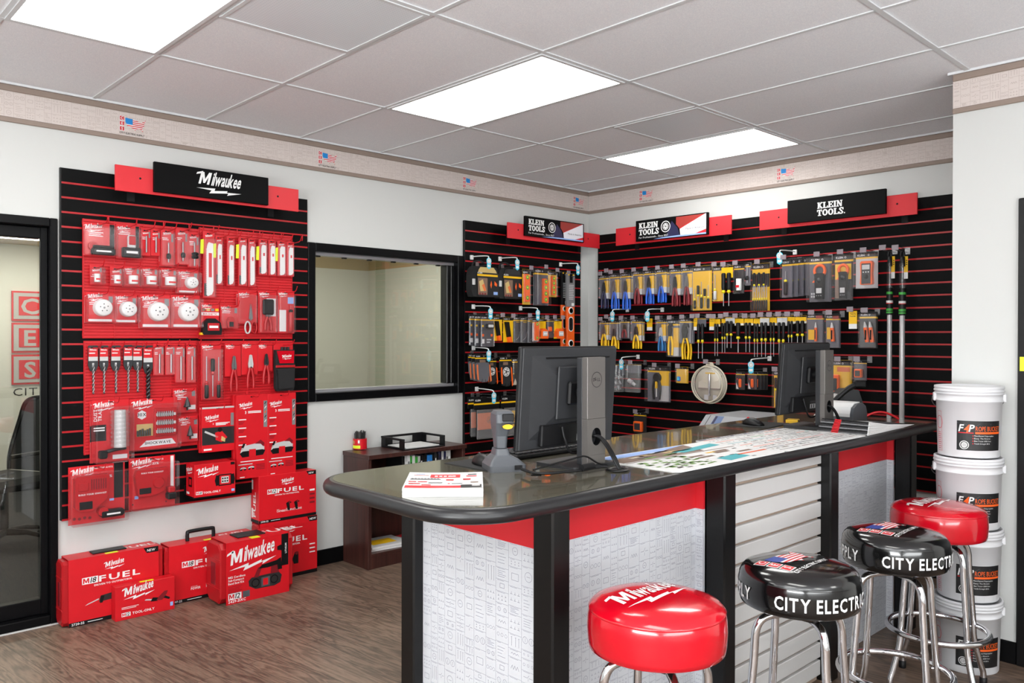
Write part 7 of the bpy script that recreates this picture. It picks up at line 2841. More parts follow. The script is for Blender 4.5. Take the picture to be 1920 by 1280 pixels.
# fanned magazines
e0 = onz(1634, 818, ZTOP)
for k in range(9):
    t = thing('magazine', ORD[8 - k] + ' from the top of the fanned magazines at the counter end', 'magazine', (3.152, e0.y + .022 + .002 * k, ZTOP), R(2 - 1.0 * k), 'fanned magazines on the counter')
    w_, h = .235, .40
    za, zb_, zc_, zd_ = .0066 * k + .0004, .0066 * k + .0056, .0026 * k + .0004, .0026 * k + .0022
    zm0, zm1 = (za + zc_) / 2 * .93, (zb_ + zd_) / 2 * .97
    m = MB()
    m.add([(-w_, 0, za), (0, 0, za), (0, h * .4, zm0), (-w_, h * .4, zm0), (0, h, zc_), (-w_, h, zc_), (-w_, 0, zb_), (0, 0, zb_), (0, h * .4, zm0 + .0036), (-w_, h * .4, zm0 + .0036), (0, h, zd_), (-w_, h, zd_)],
          [(0, 1, 2, 3), (3, 2, 4, 5), (6, 7, 8, 9), (9, 8, 10, 11), (0, 1, 7, 6), (1, 2, 8, 7), (2, 4, 10, 8), (4, 5, 11, 10), (5, 3, 9, 11), (3, 0, 6, 9)], PAPER)
    m.build('pages', t)
    m = MB()
    q = .0003
    m.add([(-w_, -.0008, zb_ + q), (0, -.0008, zb_ + q), (0, h * .4, zm0 + .0036 + q), (-w_, h * .4, zm0 + .0036 + q), (0, h, zd_ + q), (-w_, h, zd_ + q)], [(0, 1, 2, 3), (3, 2, 4, 5)], DSTEEL if k % 2 else BLACK)
    m.add([(-w_, -.0008, za), (-.006, -.0008, za), (-.006, -.0008, zb_), (-w_, -.0008, zb_)], [(0, 1, 2, 3)], (MGREY, DSTEEL, BLACK)[k % 3])
    m.add([(-w_ * .72, -.0011, za), (-w_ * .58, -.0011, za), (-w_ * .58, -.0011, zb_), (-w_ * .72, -.0011, zb_)], [(0, 1, 2, 3)], RED)
    if k == 8:
        zz = lambda y: (zb_ + (zm0 + .0036 - zb_) * y / .4 if y < .4 else zm0 + .0036 + (zd_ - zm0 - .004) * (y - .4) / .6) + 2 * q
        for a0, a1, y0, y1, c in ((-.85, -.5, .2, .38, BROWN), (-.45, -.1, .45, .8, GREY), (-.8, -.55, .5, .8, LGREY)):
            m.add([(w_ * a0, h * y0, zz(y0)), (w_ * a1, h * y0, zz(y0)), (w_ * a1, h * y1, zz(y1)), (w_ * a0, h * y1, zz(y1))], [(0, 1, 2, 3)], c)
    m.build('cover', t)
p = onz(1512, 797, ZTOP)
m = MB()
m.box(-.03, .03, -.035, .035, 0, .018, YEL, .002)
m.box(-.032, .032, -.02, .0, -.0, .0185, BLACK)
tag(m.build('note_pad', None, (2.66, 2.54, ZTOP), R(20)), 'small yellow pad with a dark band left of the rear monitor stand', 'note pad')
# red cable at the far end
pp = [onz(x, y, ZTOP + .012) for x, y in ((1606, 788), (1625, 783), (1640, 776), (1646, 778))]
o = MB()
q = [(2.80, 2.96, ZTOP + .006)] + [(2.83 + .03 * i, 2.975 + .02 * i, ZTOP + .0065 + .035 * math.sin(math.pi * i / 5)) for i in range(6)]
o.tube(smooth_path(q, 5), .006, RED, 8)
tag(o.build('red_cable'), 'short red cable curving on the far end of counter', 'cable')

# grey copier behind the counter, seen over its back edge
t = thing('office_copier', 'grey copier with blue strip standing behind the counter', 'copier', (1.69, 3.1, 0))
MB().box(0, .64, .08, .60, 0, .86, GREY, .015).build('cabinet', t)
CPL = mat('grey_copier_lid', (150, 152, 156), .5)
m = MB()
m.M = Matrix(((0, 1, 0, 0), (1, 0, 0, 0), (0, 0, 1, 0), (0, 0, 0, 1)))
m.prism([(.0, .862), (.60, .862), (.60, .978), (.14, .978)], 0, .66, CPL)
m.M = None
fy = lambda z: .14 * (z - .862) / .116 - .0006
for x0, x1, z0, z1, c in ((.035, .04, .864, .978, TXTB), (.075, .14, .864, .976, mat('blue_grey_strip', (92, 112, 150), .5)), (.078, .095, .93, .975, DBLUE)):
    d_ = .0004 if c is DBLUE else 0
    m.add([(x0, fy(z0) - d_, z0), (x1, fy(z0) - d_, z0), (x1, fy(z1) - d_, z1), (x0, fy(z1) - d_, z1)], [(0, 1, 2, 3)], c)
m.build('lid', t)

# ------------------------------------------------------------------ bar stools
RS, ZS = .185, .761


def stool(label, x, y, red, rot=0.0):
    t = thing('bar_stool', label, 'stool', (x, y, 0), 0, 'round bar stools along the counter')
    V = VINYLR if red else VINYLB
    m = MB()
    if red:
        prof = [(.0001, .652), (RS * .93, .652), (RS * .985, .657), (RS * 1.0, .672), (RS * 1.012, .71), (RS * 1.0, .745), (RS * .985, ZS - .004)]
        dome = [(RS * .985, ZS - .004), (RS * .995, ZS - .0005), (RS * .98, ZS + .003), (RS * .93, ZS + .013), (RS * .8, ZS + .022), (RS * .55, ZS + .028), (RS * .25, ZS + .030), (.0001, ZS + .031)]
    else:
        prof = [(.0001, .652), (RS * .90, .652), (RS * .965, .659), (RS * 1.0, .68), (RS * 1.008, .70), (RS * 1.0, .725), (RS * .985, .742)]
        dome = [(RS * .985, .742), (RS * .985, .7445), (RS * .955, .757), (RS * .90, .768), (RS * .8, .776), (RS * .55, .783), (RS * .25, .786), (.0001, .787)]
    m.lathe(prof, V, 56)
    m.lathe(dome, V, 56)

    def zdome(r_):
        for (r0, z0), (r1, z1) in zip(dome, dome[1:]):
            if r1 <= r_ <= r0:
                return z0 + (z1 - z0) * (r0 - r_) / max(r0 - r1, 1e-6)
        return dome[0][1]

    # marks on the top: reading direction +Y, their up is -X
    def fn(a, b_, k=0):
        X, Y = -b_, a
        return (X, Y, zdome(math.hypot(X, Y)) + .0011 + .0004 * k)
    if red:
        swirl_logo(m, -.125, .022, 0, .25, WHITE, 0, fn=fn)
    else:
        flag_logo(m, -.115, -.03, 0, .125, mat('flag_blue', (50, 70, 150), .4), WHITE, fn=fn)

        def fs_(a, b_):
            ang = a / RS
            zz = .683 + b_
            rr = RS * 1.0095 + .0012
            return (rr * math.cos(ang), rr * math.sin(ang), zz)
        for q in (0, 180):
            m.text('CITY ELECTRIC SUPPLY', R(-85 + rot + q) * RS, 0, 0, .038, WHITE, 'l', 1, fn=fs_, gap=.2, width=RS * R(153))
    m.build('seat', t)
    m = MB()
    m.box(-.10, .10, -.10, .10, .634, .6515, BLACK, .004)
    m.build('swivel_plate', t)
    legs = []
    for k in range(4):
        a = R(45 + 90 * k + 12)
        c, s_ = math.cos(a), math.sin(a)
        P = lambda r_, z: (r_ * c, r_ * s_, z)
        m = MB()
        m.tube(smooth_path([P(.02, .622), P(.085, .622), P(.128, .608), P(.147, .57), P(.152, .50), P(.170, .30), P(.178, .20), P(.21, .09), P(.222, .055), P(.224, .02)], 5), .0125, CHROME, 12)
        legs.append(m.build('leg', t))
    for k in range(4):
        a = R(45 + 90 * k + 12)
        MB().lathe([(.015, .0), (.0155, .004), (.0155, .03), (.0128, .032)], BLACK, 12, (.224 * math.cos(a), .224 * math.sin(a), 0)).build('foot_cap', legs[k])
    m = MB()
    m.tube([(.192 * math.cos(2 * math.pi * i / 48), .192 * math.sin(2 * math.pi * i / 48), .255) for i in range(48)], .0125, CHROME, 12, True)
    m.build('foot_ring', t)
    m = MB()
    for k in range(4):
        a = R(45 + 90 * k + 12)
        c, s_ = math.cos(a), math.sin(a)
        m.cyl((.158 * c, .158 * s_, .255), (.150 * c, .150 * s_, .255), .007, CHROME, .004, n=8)
    m.build('bolt', t)


def stool_at(px_, py_, z):
    return onz(px_, py_, z)


stool('glossy red bar stool with white script, nearest the camera', 3.361, .435, True)
stool('black bar stool with flag emblem, beside the nearest red stool', 3.452, 1.058, False)
stool('black bar stool with flag emblem, beside the rear red stool', 3.484, 1.733, False, 3)
stool('glossy red bar stool with white script, in front of the white buckets', 3.432, 2.319, True)

# ------------------------------------------------------------------ stacked rope buckets
BH = .319
RB = .142


def bucket(k, label, lid):
    t = thing('rope_bucket', label, 'bucket', (3.435, 2.688, BH * k), 0, 'stacked white rope buckets')
    m = MB()
    h = BH - .004
    m.lathe([(.0001, .0), (RB * .86, .0), (RB * .875, .004), (RB * .93, h * .78), (RB * .965, h * .785), (RB * .965, h * .80), (RB * .94, h * .805), (RB * .945, h * .88), (RB * .985, h * .885), (RB * .985, h * .90), (RB * .95, h * .905), (RB * .955, h * .915)], BUCKET, 44)
    tub = m.build('tub', t)
    m = MB()
    m.lathe([(RB * .955, h * .915), (RB, h * .92), (RB, h * .945), (RB * .975, h * .95), (RB * .975, h * .96), (RB * .995, h * .965), (RB * .99, h * .995), (RB * .955, h), (RB * .93, h), (RB * .925, h * .985), (.0001, h * .985)], BUCKET, 44)
    m.build('lid', t)
    # label facing the camera side
    az = math.atan2(CAM.y - 2.688, CAM.x - 3.435)
    rr = lambda z: RB * (.875 + (.93 - .875) * z / (h * .78)) + .0006

    def fn(a, b_, q=0):
        r_ = rr(b_) + .0004 * q
        ang = az + R(14) + a / r_
        return (r_ * math.cos(ang), r_ * math.sin(ang), b_)
    f1, f2, f3 = (lambda a, b_: fn(a, b_, 1)), (lambda a, b_: fn(a, b_, 2)), (lambda a, b_: fn(a, b_, 3))
    m = MB()
    x0, x1, z0, z1 = -.078, .115, .034, .165
    N = 16
    for i in range(N):
        a, b_ = x0 + (x1 - x0) * i / N, x0 + (x1 - x0) * (i + 1) / N
        m.flat([(a, z0), (b_, z0), (b_, z1), (a, z1)], 0, TXTB2, f1)
    for i in range(N):
        a, b_ = x0 + (x1 - x0) * i / N, x0 + (x1 - x0) * (i + 1) / N
        if a > x0 + .068:
            m.flat([(a, .108), (b_, .108), (b_, .117), (a, .117)], 0, ORG, f2)
    m.text('F', x0 + .006, .118, 0, .030, WHITE, 'l', 1, shear=.2, fn=f2, sx=.95)
    m.text('4', x0 + .026, .114, 0, .034, ORG, 'l', 1, shear=.2, fn=f3, sx=.8)
    m.text('P', x0 + .046, .118, 0, .030, WHITE, 'l', 1, shear=.2, fn=f2, sx=.95)
    for i in range(6):
        m.flat([(x0 + .006 + .01 * i, .110), (x0 + .016 + .01 * i, .110), (x0 + .016 + .01 * i, .114), (x0 + .006 + .01 * i, .114)], 0, RED, f2)
    m.text('ROPE BUCKET', x0 + .074, .121, 0, .020, ORG, 'l', 0, fn=f2, width=.115)
    for i in range(4):
        zz = .097 - .0115 * i
        m.disc(0, 0, .0001, 0, ORG, 4) if False else None
        m.flat([(x0 + .062, zz), (x0 + .066, zz), (x0 + .066, zz + .005), (x0 + .062, zz + .005)], 0, RED, f2)
        m.text(('Monofilament Polypropylene', 'Easy Tie Knots', 'Blue Tracer 6500 feet', 'Tensile Strength 210 lb')[i], x0 + .069, zz, 0, .0055, WHITE, 'l', 0, fn=f2, width=(.085, .068, .072, .066)[i])
    cx, cz = x0 + .030, .058
    for q0, q1 in ((.016, .019), (.0, .0125)):
        n = 18
        for i in range(n):
            a, b_ = 2 * math.pi * i / n, 2 * math.pi * (i + 1) / n
            m.flat([(cx + q0 * math.cos(a), cz + q0 * math.sin(a)), (cx + q1 * math.cos(a), cz + q1 * math.sin(a)), (cx + q1 * math.cos(b_), cz + q1 * math.sin(b_)), (cx + q0 * math.cos(b_), cz + q0 * math.sin(b_))], 0, WHITE, f2)
    for i in range(4):
        m.flat([(cx - .009 + .005 * i, cz - .008), (cx - .0075 + .005 * i, cz - .008), (cx - .0075 + .005 * i, cz + .008), (cx - .009 + .005 * i, cz + .008)], 0, TXTB2, f3)
    zl = z1 - .004
    for (a0, b0), (a1, b1) in (((x0, zl - .004), (x0 + .03, zl - .008)), ((x0 + .03, zl - .008), (x0 + .045, zl - .018)), ((x0 + .045, zl - .018), (x0 + .075, zl - .018)), ((x0 + .075, zl - .018), (x0 + .09, zl - .008)), ((x0 + .09, zl - .008), (x0 + .14, zl - .010)), ((x0 + .14, zl - .010), (x1, zl - .018))):
        m.flat([(a0, b0), (a1, b1), (a1, b1 - .0016), (a0, b0 - .0016)], 0, GREY, f2)
    m.build('label', tub)
    # red measuring print on the left side
    m = MB()

    def fg(a, b_):
        r_ = rr(b_) + .0005
        ang = az - R(62) + a / r_
        return (r_ * math.cos(ang), r_ * math.sin(ang), b_)
    for a0, a1, b0, b1 in ((-.016, -.0145, .02, .20), (.0145, .016, .02, .20), (-.016, .016, .02, .0215), (-.016, .016, .1985, .20)):
        m.flat([(a0, b0), (a1, b0), (a1, b1), (a0, b1)], 0, PINKR, fg)
    for i in range(9):
        m.flat([(-.012, .03 + .009 * i), (.008 + .003 * (i % 2), .03 + .009 * i), (.008 + .003 * (i % 2), .033 + .009 * i), (-.012, .033 + .009 * i)], 0, PINKR, fg)
    n = 18
    for i in range(n):
        a, b_ = 2 * math.pi * i / n, 2 * math.pi * (i + 1) / n
        m.flat([(.022 * math.cos(a), .15 + .03 * math.sin(a)), (.019 * math.cos(a), .15 + .027 * math.sin(a)), (.019 * math.cos(b_), .15 + .027 * math.sin(b_)), (.022 * math.cos(b_), .15 + .03 * math.sin(b_))], 0, PINKR, fg)
    m.build('side_print', tub)
    # handle: ears and wire bail
    ah = az + R(98)
    c, s_ = math.cos(ah), math.sin(ah)
    zc = h * .83
    for q in (-1, 1):
        m = MB()
        M0 = Matrix.Translation((q * c * RB * .96, q * s_ * RB * .96, zc)) @ Matrix.Rotation(ah, 4, 'Z')
        m.M = M0
        m.box(-.008, .010, -.018, .018, -.018, .020, BUCKET, .003)
        m.build('handle_ear', tub)
    m = MB()
    pts = []
    for i in range(13):
        f = math.pi * i / 12
        e = RB * 1.035
        a = e * math.cos(f)
        dpt = RB * 1.04 * math.sin(f)
        drop = .085 * math.sin(f)
        # bail hanging down against the tub's far side
        bul = 1 + .10 * math.sin(f) * abs(math.cos(f))
        pts.append((a * bul * c - dpt * s_, a * bul * s_ + dpt * c, zc - drop))
    m.tube(smooth_path(pts, 3), .0022, STEEL, 6)
    m.build('bail', t)


TXTB2 = mat('black_label', (20, 20, 22), .45)
PINKR = mat('pinkish_red_print', (214, 110, 118), .5)
for k, nm in enumerate(('bottom white rope bucket, standing on the floor', 'second white rope bucket from the floor, behind the rear red stool legs', 'third white rope bucket from the floor, just above the rear red stool seat', 'topmost white rope bucket of the stack by the right wall')):
    bucket(k, nm, True)

# ------------------------------------------------------------------ tool cases and cartons on the floor


def face_floor(x0, y0, x1, ybot):
    pass


def case_side(m, d, h, mt, M0):
    """moulded plastic case end sticking out of the sleeve"""
    m.M = M0
    q = d * .24
    m.M = None


def tool_case(name, label, x_front, y0, y1, h, d, art, handle=False, sleeve_in=.028, sticker=True, both=True, rot=0.0):
    """plastic case in a printed card sleeve; front faces +x; local frame: x along, -y front"""
    t = thing(name, label, 'tool case', (x_front, y0, 0), RZ90 + rot)
    w_ = y1 - y0
    s0, s1 = sleeve_in, w_ - sleeve_in
    m = MB()
    # case body: a long octagonal section with ribs
    c = d * .16

    def octo(x, g, zt=0.0):
        return [(x, c + g, .002 + g), (x, d - c - g, .002 + g), (x, d - g, .002 + c + g), (x, d - g, h - c - g), (x, d - c - g, h - .004 - g), (x, c + g, h - .004 - g), (x, g + .003, h - c - g), (x, g + .003, .002 + c + g)]
    secs = [octo(0, .012), octo(.006, .004), octo(w_ - .006, .004), octo(w_, .012)]
    lofted(m, secs, RED2)
    for zc in (h * .25, h * .72):
        m.box(-.002, .012, .012, d - .012, zc - .006, zc + .006, RED2, .002)
    m.box(-.0015, .004, d * .35, d * .65, h * .3, h * .66, DKRED, .001)
    m.build('case_body', t)
    m = MB()
    m.box(s0, s1, -.0012, .003, 0.0005, h, RED)
    m.box(s0, s1, .003, d, h - .0025, h, RED)
    m.box(s0, s1, d - .003, d, .0005, h - .0025, RED)
    art(m, s0, s1, h, -.0018)
    fnt = lambda a, b_: (a, b_, h + .0006)
    sw = s1 - s0
    m.text('FUEL', s0 + sw * .62, d * .35, 0, d * .3, WHITE, 'l', 1, sx=1.4, fn=fnt) if handle is not None else None
    m.build('sleeve', t)
    if handle:
        m = MB()
        cx = s0 + sw * .40
        m.tube(smooth_path([(cx - .075, d * .5, h - .006), (cx - .075, d * .5, h + .042), (cx - .06, d * .5, h + .052), (cx + .06, d * .5, h + .052), (cx + .075, d * .5, h + .042), (cx + .075, d * .5, h - .006)], 4), .011, BLACK, 8)
        m.build('handle', t)
    elif handle is False:
        m = MB()
        cx = s0 + sw * .47
        m.box(cx - .085, cx + .085, d * .3, d * .85, h + .0, h + .006, BLACK, .003)
        m.build('handle', t)
    if sticker:
        MB().box(s0 + sw * .40, s0 + sw * .54, .004, d * .24, h + .0004, h + .0012, NEON).build('price_sticker', t)
    return t


def fuel_art(sub, digits, code, pic, fast, black=True, letter='M'):
    def art(m, s0, s1, h, y):
        w_ = s1 - s0
        X = lambda a: s0 + w_ * a
        swirl_logo(m, X(.38), h * .80, y, w_ * .22, WHITE, R(8))
        wd = m_badge(m, X(.14), h * .60, h * .075, y, letter, digits)
        m.text('FUEL', X(.15) + wd, h * .605, y, h * .085, WHITE, 'l', 1, sx=1.0, gap=.25, width=w_ * .46)
        m.text('DRIVEN TO OUTPERFORM.', X(.27), h * .55, y, h * .026, WHITE, 'l', 1, width=w_ * .42)
        if black:
            m.rect(s0, s1, .001, h * .065, y, BLACK)
            m.text(code, X(.03), h * .02, y - .0003, h * .032, WHITE, 'l', 1)
            m.rect(X(.2), X(.36), h * .03, h * .04, y - .0003, WHITE)
        m.flat([(X(.82), h * .995), (X(.995), h * .995), (X(.995), h * .91), (X(.86), h * .91)], y, BLACK)
        m.text('NEW', X(.86), h * .932, y - .0003, h * .035, WHITE, 'l', 1, shear=.15)
        for k, (a, top, txt) in enumerate(fast):
            m.text(top, X(a), h * .235, y, h * .016, WHITE, 'l', 0)
            m.text(txt, X(a), h * .19, y, h * .038, WHITE, 'l', 1, sx=.8)
        pic(m, X, h, y - .0003, w_)
    return art


def pic_recip(m, X, h, y, w_):
    cx, cz = X(.5), h * .38
    m.flat([(X(.17), cz - h * .10), (X(.32), cz - h * .045), (X(.32), cz - h * .025), (X(.2), cz - h * .075)], y, LGREY)
    m.flat([(X(.32), cz - h * .08), (X(.34), cz + h * .01), (X(.6), cz + h * .05), (X(.64), cz - h * .0), (X(.6), cz - h * .06)], y - .0002, DSTEEL)
    m.flat([(X(.33), cz - h * .1), (X(.36), cz - h * .1), (X(.38), cz + h * .0), (X(.34), cz + h * .01)], y - .0004, BLACK)
    m.flat([(X(.58), cz + h * .05), (X(.72), cz + h * .10), (X(.84), cz + h * .10), (X(.85), cz - h * .04), (X(.78), cz - h * .05), (X(.70), cz - h * .03), (X(.6), cz - h * .05)], y - .0003, DKRED)
    m.flat([(X(.72), cz + h * .06), (X(.79), cz + h * .065), (X(.78), cz - h * .01), (X(.73), cz + h * .0)], y - .0005, RED)
    m.flat([(X(.80), cz + h * .06), (X(.86), cz + h * .06), (X(.86), cz - h * .06), (X(.80), cz - h * .06)], y - .0005, BLACK)


def pic_drill(m, X, h, y, w_):
    cz = h * .36
    m.flat([(X(.5), cz), (X(.55), cz + h * .04), (X(.7), cz + h * .05), (X(.7), cz - h * .01), (X(.56), cz - h * .03)], y, DSTEEL)
    m.flat([(X(.45), cz + h * .0), (X(.52), cz + h * .025), (X(.52), cz - h * .02)], y, BLACK)
    m.flat([(X(.58), cz - h * .02), (X(.66), cz - h * .02), (X(.67), cz - h * .15), (X(.58), cz - h * .15)], y - .0002, DKRED)
    m.flat([(X(.55), cz - h * .15), (X(.70), cz - h * .15), (X(.70), cz - h * .22), (X(.55), cz - h * .22)], y - .0003, BLACK)
    m.disc(X(.63), cz + h * .025, h * .02, y - .0003, RED, 10)


def pic_none(m, X, h, y, w_):
    m.flat([(X(.55), h * .3), (X(.6), h * .42), (X(.66), h * .42), (X(.66), h * .22), (X(.58), h * .22)], y, BLACK)
    m.disc(X(.63), h * .4, h * .03, y - .0002, DKRED, 10)
    for i in range(3):
        m.rect(X(.86), X(.96), h * (.5 - .07 * i), h * (.52 - .07 * i), y, WHITE)


def pic_two(m, X, h, y, w_):
    for a in (.46, .60):
        m.flat([(X(a), h * .36), (X(a + .06), h * .40), (X(a + .10), h * .36), (X(a + .06), h * .34), (X(a + .07), h * .2), (X(a + .03), h * .2)], y, BLACK)
        m.disc(X(a + .06), h * .37, h * .025, y - .0002, DKRED, 10)
    for i in range(4):
        m.rect(X(.88), X(.97), h * (.55 - .09 * i), h * (.59 - .09 * i), y, WHITE if i == 0 else DKRED)


tool_case('tool_case', 'red saw case in printed sleeve, leftmost on the floor beside the glass door', .136, -.186, .318, .345, .125, fuel_art('', '18', '2720-22', pic_recip, ((.47, 'UP TO', 'FASTER'), (.47, '', ''))))
cb = onz(312, 1138, 0)
tool_case('tool_case', 'red drill case in printed sleeve with a raised black handle', .136, .325, .87, .325, .125, fuel_art('', '18', '2997-22', pic_drill, ((.24, 'UP TO 60%', 'POWER'), (.41, 'UP TO', 'SHORTER'))), handle=True, sleeve_in=.02)
tool_case('tool_case', 'red sleeved tool case at the right end, under the smaller carton', .11, .885, 1.285, .36, .105, fuel_art('', '12', '2598', pic_none, ((.40, 'UP TO 2X', 'FASTER'),)), sleeve_in=.008, sticker=False, handle=None)


# smaller carton on top of the right case
def art_m12(m, w_, h, y):
    f = fuel_art('', '12', '2598-22', pic_two, ((.30, 'MOST', 'CAPABLE'), (.46, 'MOST', 'COMPACT'), (.64, 'FULL', 'DRIVE')))
    f(m, 0, w_, h, y)


def side_txt(m, w_, h, d):
    M0 = m.M
    m.M = Matrix.Translation((0, d, 0)) @ Matrix.Rotation(R(-90), 4, 'Z')
    m.text('FUEL', d * .6, h * .12, -.0007, d * .28, WHITE, 'l', 1, rot=R(90), sx=1.6)
    m.rect(d * .1, d * .3, h * .1, h * .3, -.0007, WHITE)
    m.rect(d * .1, d * .3, h * .7, h * .9, -.0007, PAPER)
    m.rect(0.001, d - .001, 0.001, h * .07, -.0006, BLACK)
    m.M = M0


carton('tool_carton', 'red carton with two drills printed, stacked on the right tool case', (.112, .885, .3612), RZ90, .385, .285, .105, art_m12, side_txt, sticker=(.4, .52))


# small tool-only carton in front
def art_small(m, w_, h, y):
    swirl_logo(m, w_ * .12, h * .68, y, w_ * .52, WHITE, R(9))
    wd = m_badge(m, w_ * .10, h * .10, h * .085, y, 'M', '12')
    m.text('TOOL-ONLY', w_ * .13 + wd, h * .12, y, h * .07, WHITE, 'l', 1)
    cz = h * .42
    m.flat([(w_ * .48, cz + h * .03), (w_ * .60, cz - h * .01), (w_ * .60, cz + h * .03), (w_ * .5, cz + h * .06)], y, LGREY)
    m.flat([(w_ * .58, cz - h * .04), (w_ * .62, cz + h * .07), (w_ * .72, cz + h * .04), (w_ * .7, cz - h * .06)], y - .0002, BLACK)
    m.flat([(w_ * .68, cz - h * .04), (w_ * .72, cz + h * .06), (w_ * .82, cz + h * .2), (w_ * .88, cz + h * .2), (w_ * .86, cz + h * .1), (w_ * .78, cz - h * .06)], y - .0003, DKRED)
    m.flat([(w_ * .80, cz + h * .0), (w_ * .90, cz - h * .08), (w_ * .92, cz - h * .03), (w_ * .84, cz + h * .05)], y - .0003, BLACK)
    m.rect(w_ * .1, w_ * .38, h * .36, h * .375, y, WHITE)
    m.rect(w_ * .1, w_ * .34, h * .32, h * .335, y, WHITE)
    m.rect(w_ * .92, w_ * .97, h * .12, h * .24, y, SKY)


carton('small_carton', 'small red tool carton standing in front of the leftmost case', (.205, .045, 0), RZ90, .305, .178, .062, art_small, side_txt if False else None, rot=0.0, sticker=(.42, .65))


# band saw kit: case in a wide sleeve, turned slightly
def art_kit(m, s0, s1, h, y):
    w_ = s1 - s0
    X = lambda a: s0 + w_ * a
    swirl_logo(m, X(.03), h * .62, y, w_ * .74, WHITE, R(9))
    m.rect(X(.87), X(.985), h * .46, h * .99, y, BLACK)
    m.text('LITHIUM', X(.955), h * .66, y - .0003, h * .03, WHITE, 'l', 1, rot=R(90))
    m.flat([(X(.80), h * .80), (X(.86), h * .82), (X(.90), h * .78), (X(.88), h * .72), (X(.80), h * .74)], y - .0004, BLACK)
    for i in range(3):
        m.text(('M12 Cordless', 'Sub-Compact', 'Band Saw Kit')[i], X(.03), h * (.42 - .05 * i), y, h * .032, WHITE, 'l', 1, width=w_ * (.26, .24, .24)[i])
    for i in range(6):
        m.rect(X(.03), X(.24 - .02 * (i % 3)), h * (.28 - .025 * i), h * (.287 - .025 * i), y, DKRED)
    wd = m_badge(m, X(.03), h * .075, h * .075, y, 'M', '12')
    m.rect(X(.05) + wd, X(.05) + wd + h * .12, h * .075, h * .175, y, GREY)
    m.text('2429-21XC', X(.03), h * .025, y, h * .04, WHITE, 'l', 1)
    cx, cz, s = X(.60), h * .30, w_ * .5
    m.flat([(cx - s * .5, cz - s * .12), (cx - s * .52, cz + s * .04), (cx - s * .42, cz + s * .12), (cx + s * .44, cz + s * .14), (cx + s * .55, cz + s * .02), (cx + s * .5, cz - s * .2), (cx + s * .3, cz - s * .26), (cx - s * .3, cz - s * .24)], y - .0003, DSTEEL)
    m.rect(cx - s * .12, cx + s * .16, cz - s * .22, cz + s * .06, y - .0005, GREY)
    m.rect(cx - s * .06, cx + s * .10, cz - s * .18, cz + s * .02, y - .0006, RED)
    m.flat([(cx - s * .36, cz + s * .1), (cx - s * .22, cz + s * .38), (cx - s * .08, cz + s * .42), (cx - s * .2, cz + s * .1)], y - .0006, DKRED)
    m.flat([(cx - s * .2, cz + s * .34), (cx - s * .1, cz + s * .44), (cx + s * .4, cz + s * .5), (cx + s * .42, cz + s * .36), (cx + s * .1, cz + s * .33)], y - .0007, BLACK)
    m.flat([(cx + s * .2, cz + s * .36), (cx + s * .42, cz + s * .36), (cx + s * .46, cz + s * .12), (cx + s * .18, cz + s * .12)], y - .0006, DKRED)
    m.flat([(cx + s * .38, cz + s * .5), (cx + s * .52, cz + s * .56), (cx + s * .56, cz + s * .2), (cx + s * .42, cz + s * .2)], y - .0008, BLACK)
    for q in (-.3, .3):
        m.ring(cx + s * q, cz - s * .06, s * .1, s * .13, y - .0007, BLACK, 16)


d0, d1 = onz(420, 1138, 0), onz(536, 1109, 0)
tool_case('tool_case', 'red band saw kit with big white script, front right on the floor', .352, .545, .985, .345, .20, art_kit, sleeve_in=.03)

# ------------------------------------------------------------------ bookcase under the window
BX0, BX1, BY0, BY1, BHT = .018, .315, 1.525, 2.33, .732
t = thing('bookcase', 'low dark mahogany bookcase under the window', 'bookcase', (0, BY0, 0), 0)
OB = Matrix.Translation((0, -BY0, 0))
m = MB(OB)
m.box(BX0, BX1 + .012, BY0 - .005, BY1 + .005, BHT - .028, BHT, MAHOG, .002)
m.build('top', t)
for y in (BY0, BY1 - .025):
    MB(OB).box(BX0, BX1, y, y + .025, 0, BHT - .028, MAHOG, .001).build('side_panel', t)
m = MB(OB)
m.box(BX0, BX0 + .008, BY0 + .025, BY1 - .025, .0, BHT - .028, MAHOG)
m.build('back_panel', t)
for z in (.075, .40):
    MB(OB).box(BX0 + .008, BX1 - .004, BY0 + .025, BY1 - .025, z, z + .022, MAHOG, .001).build('shelf', t)
MB(OB).box(BX1 - .02, BX1 - .004, BY0 + .025, BY1 - .025, 0, .075, MAHOG).build('plinth', t)
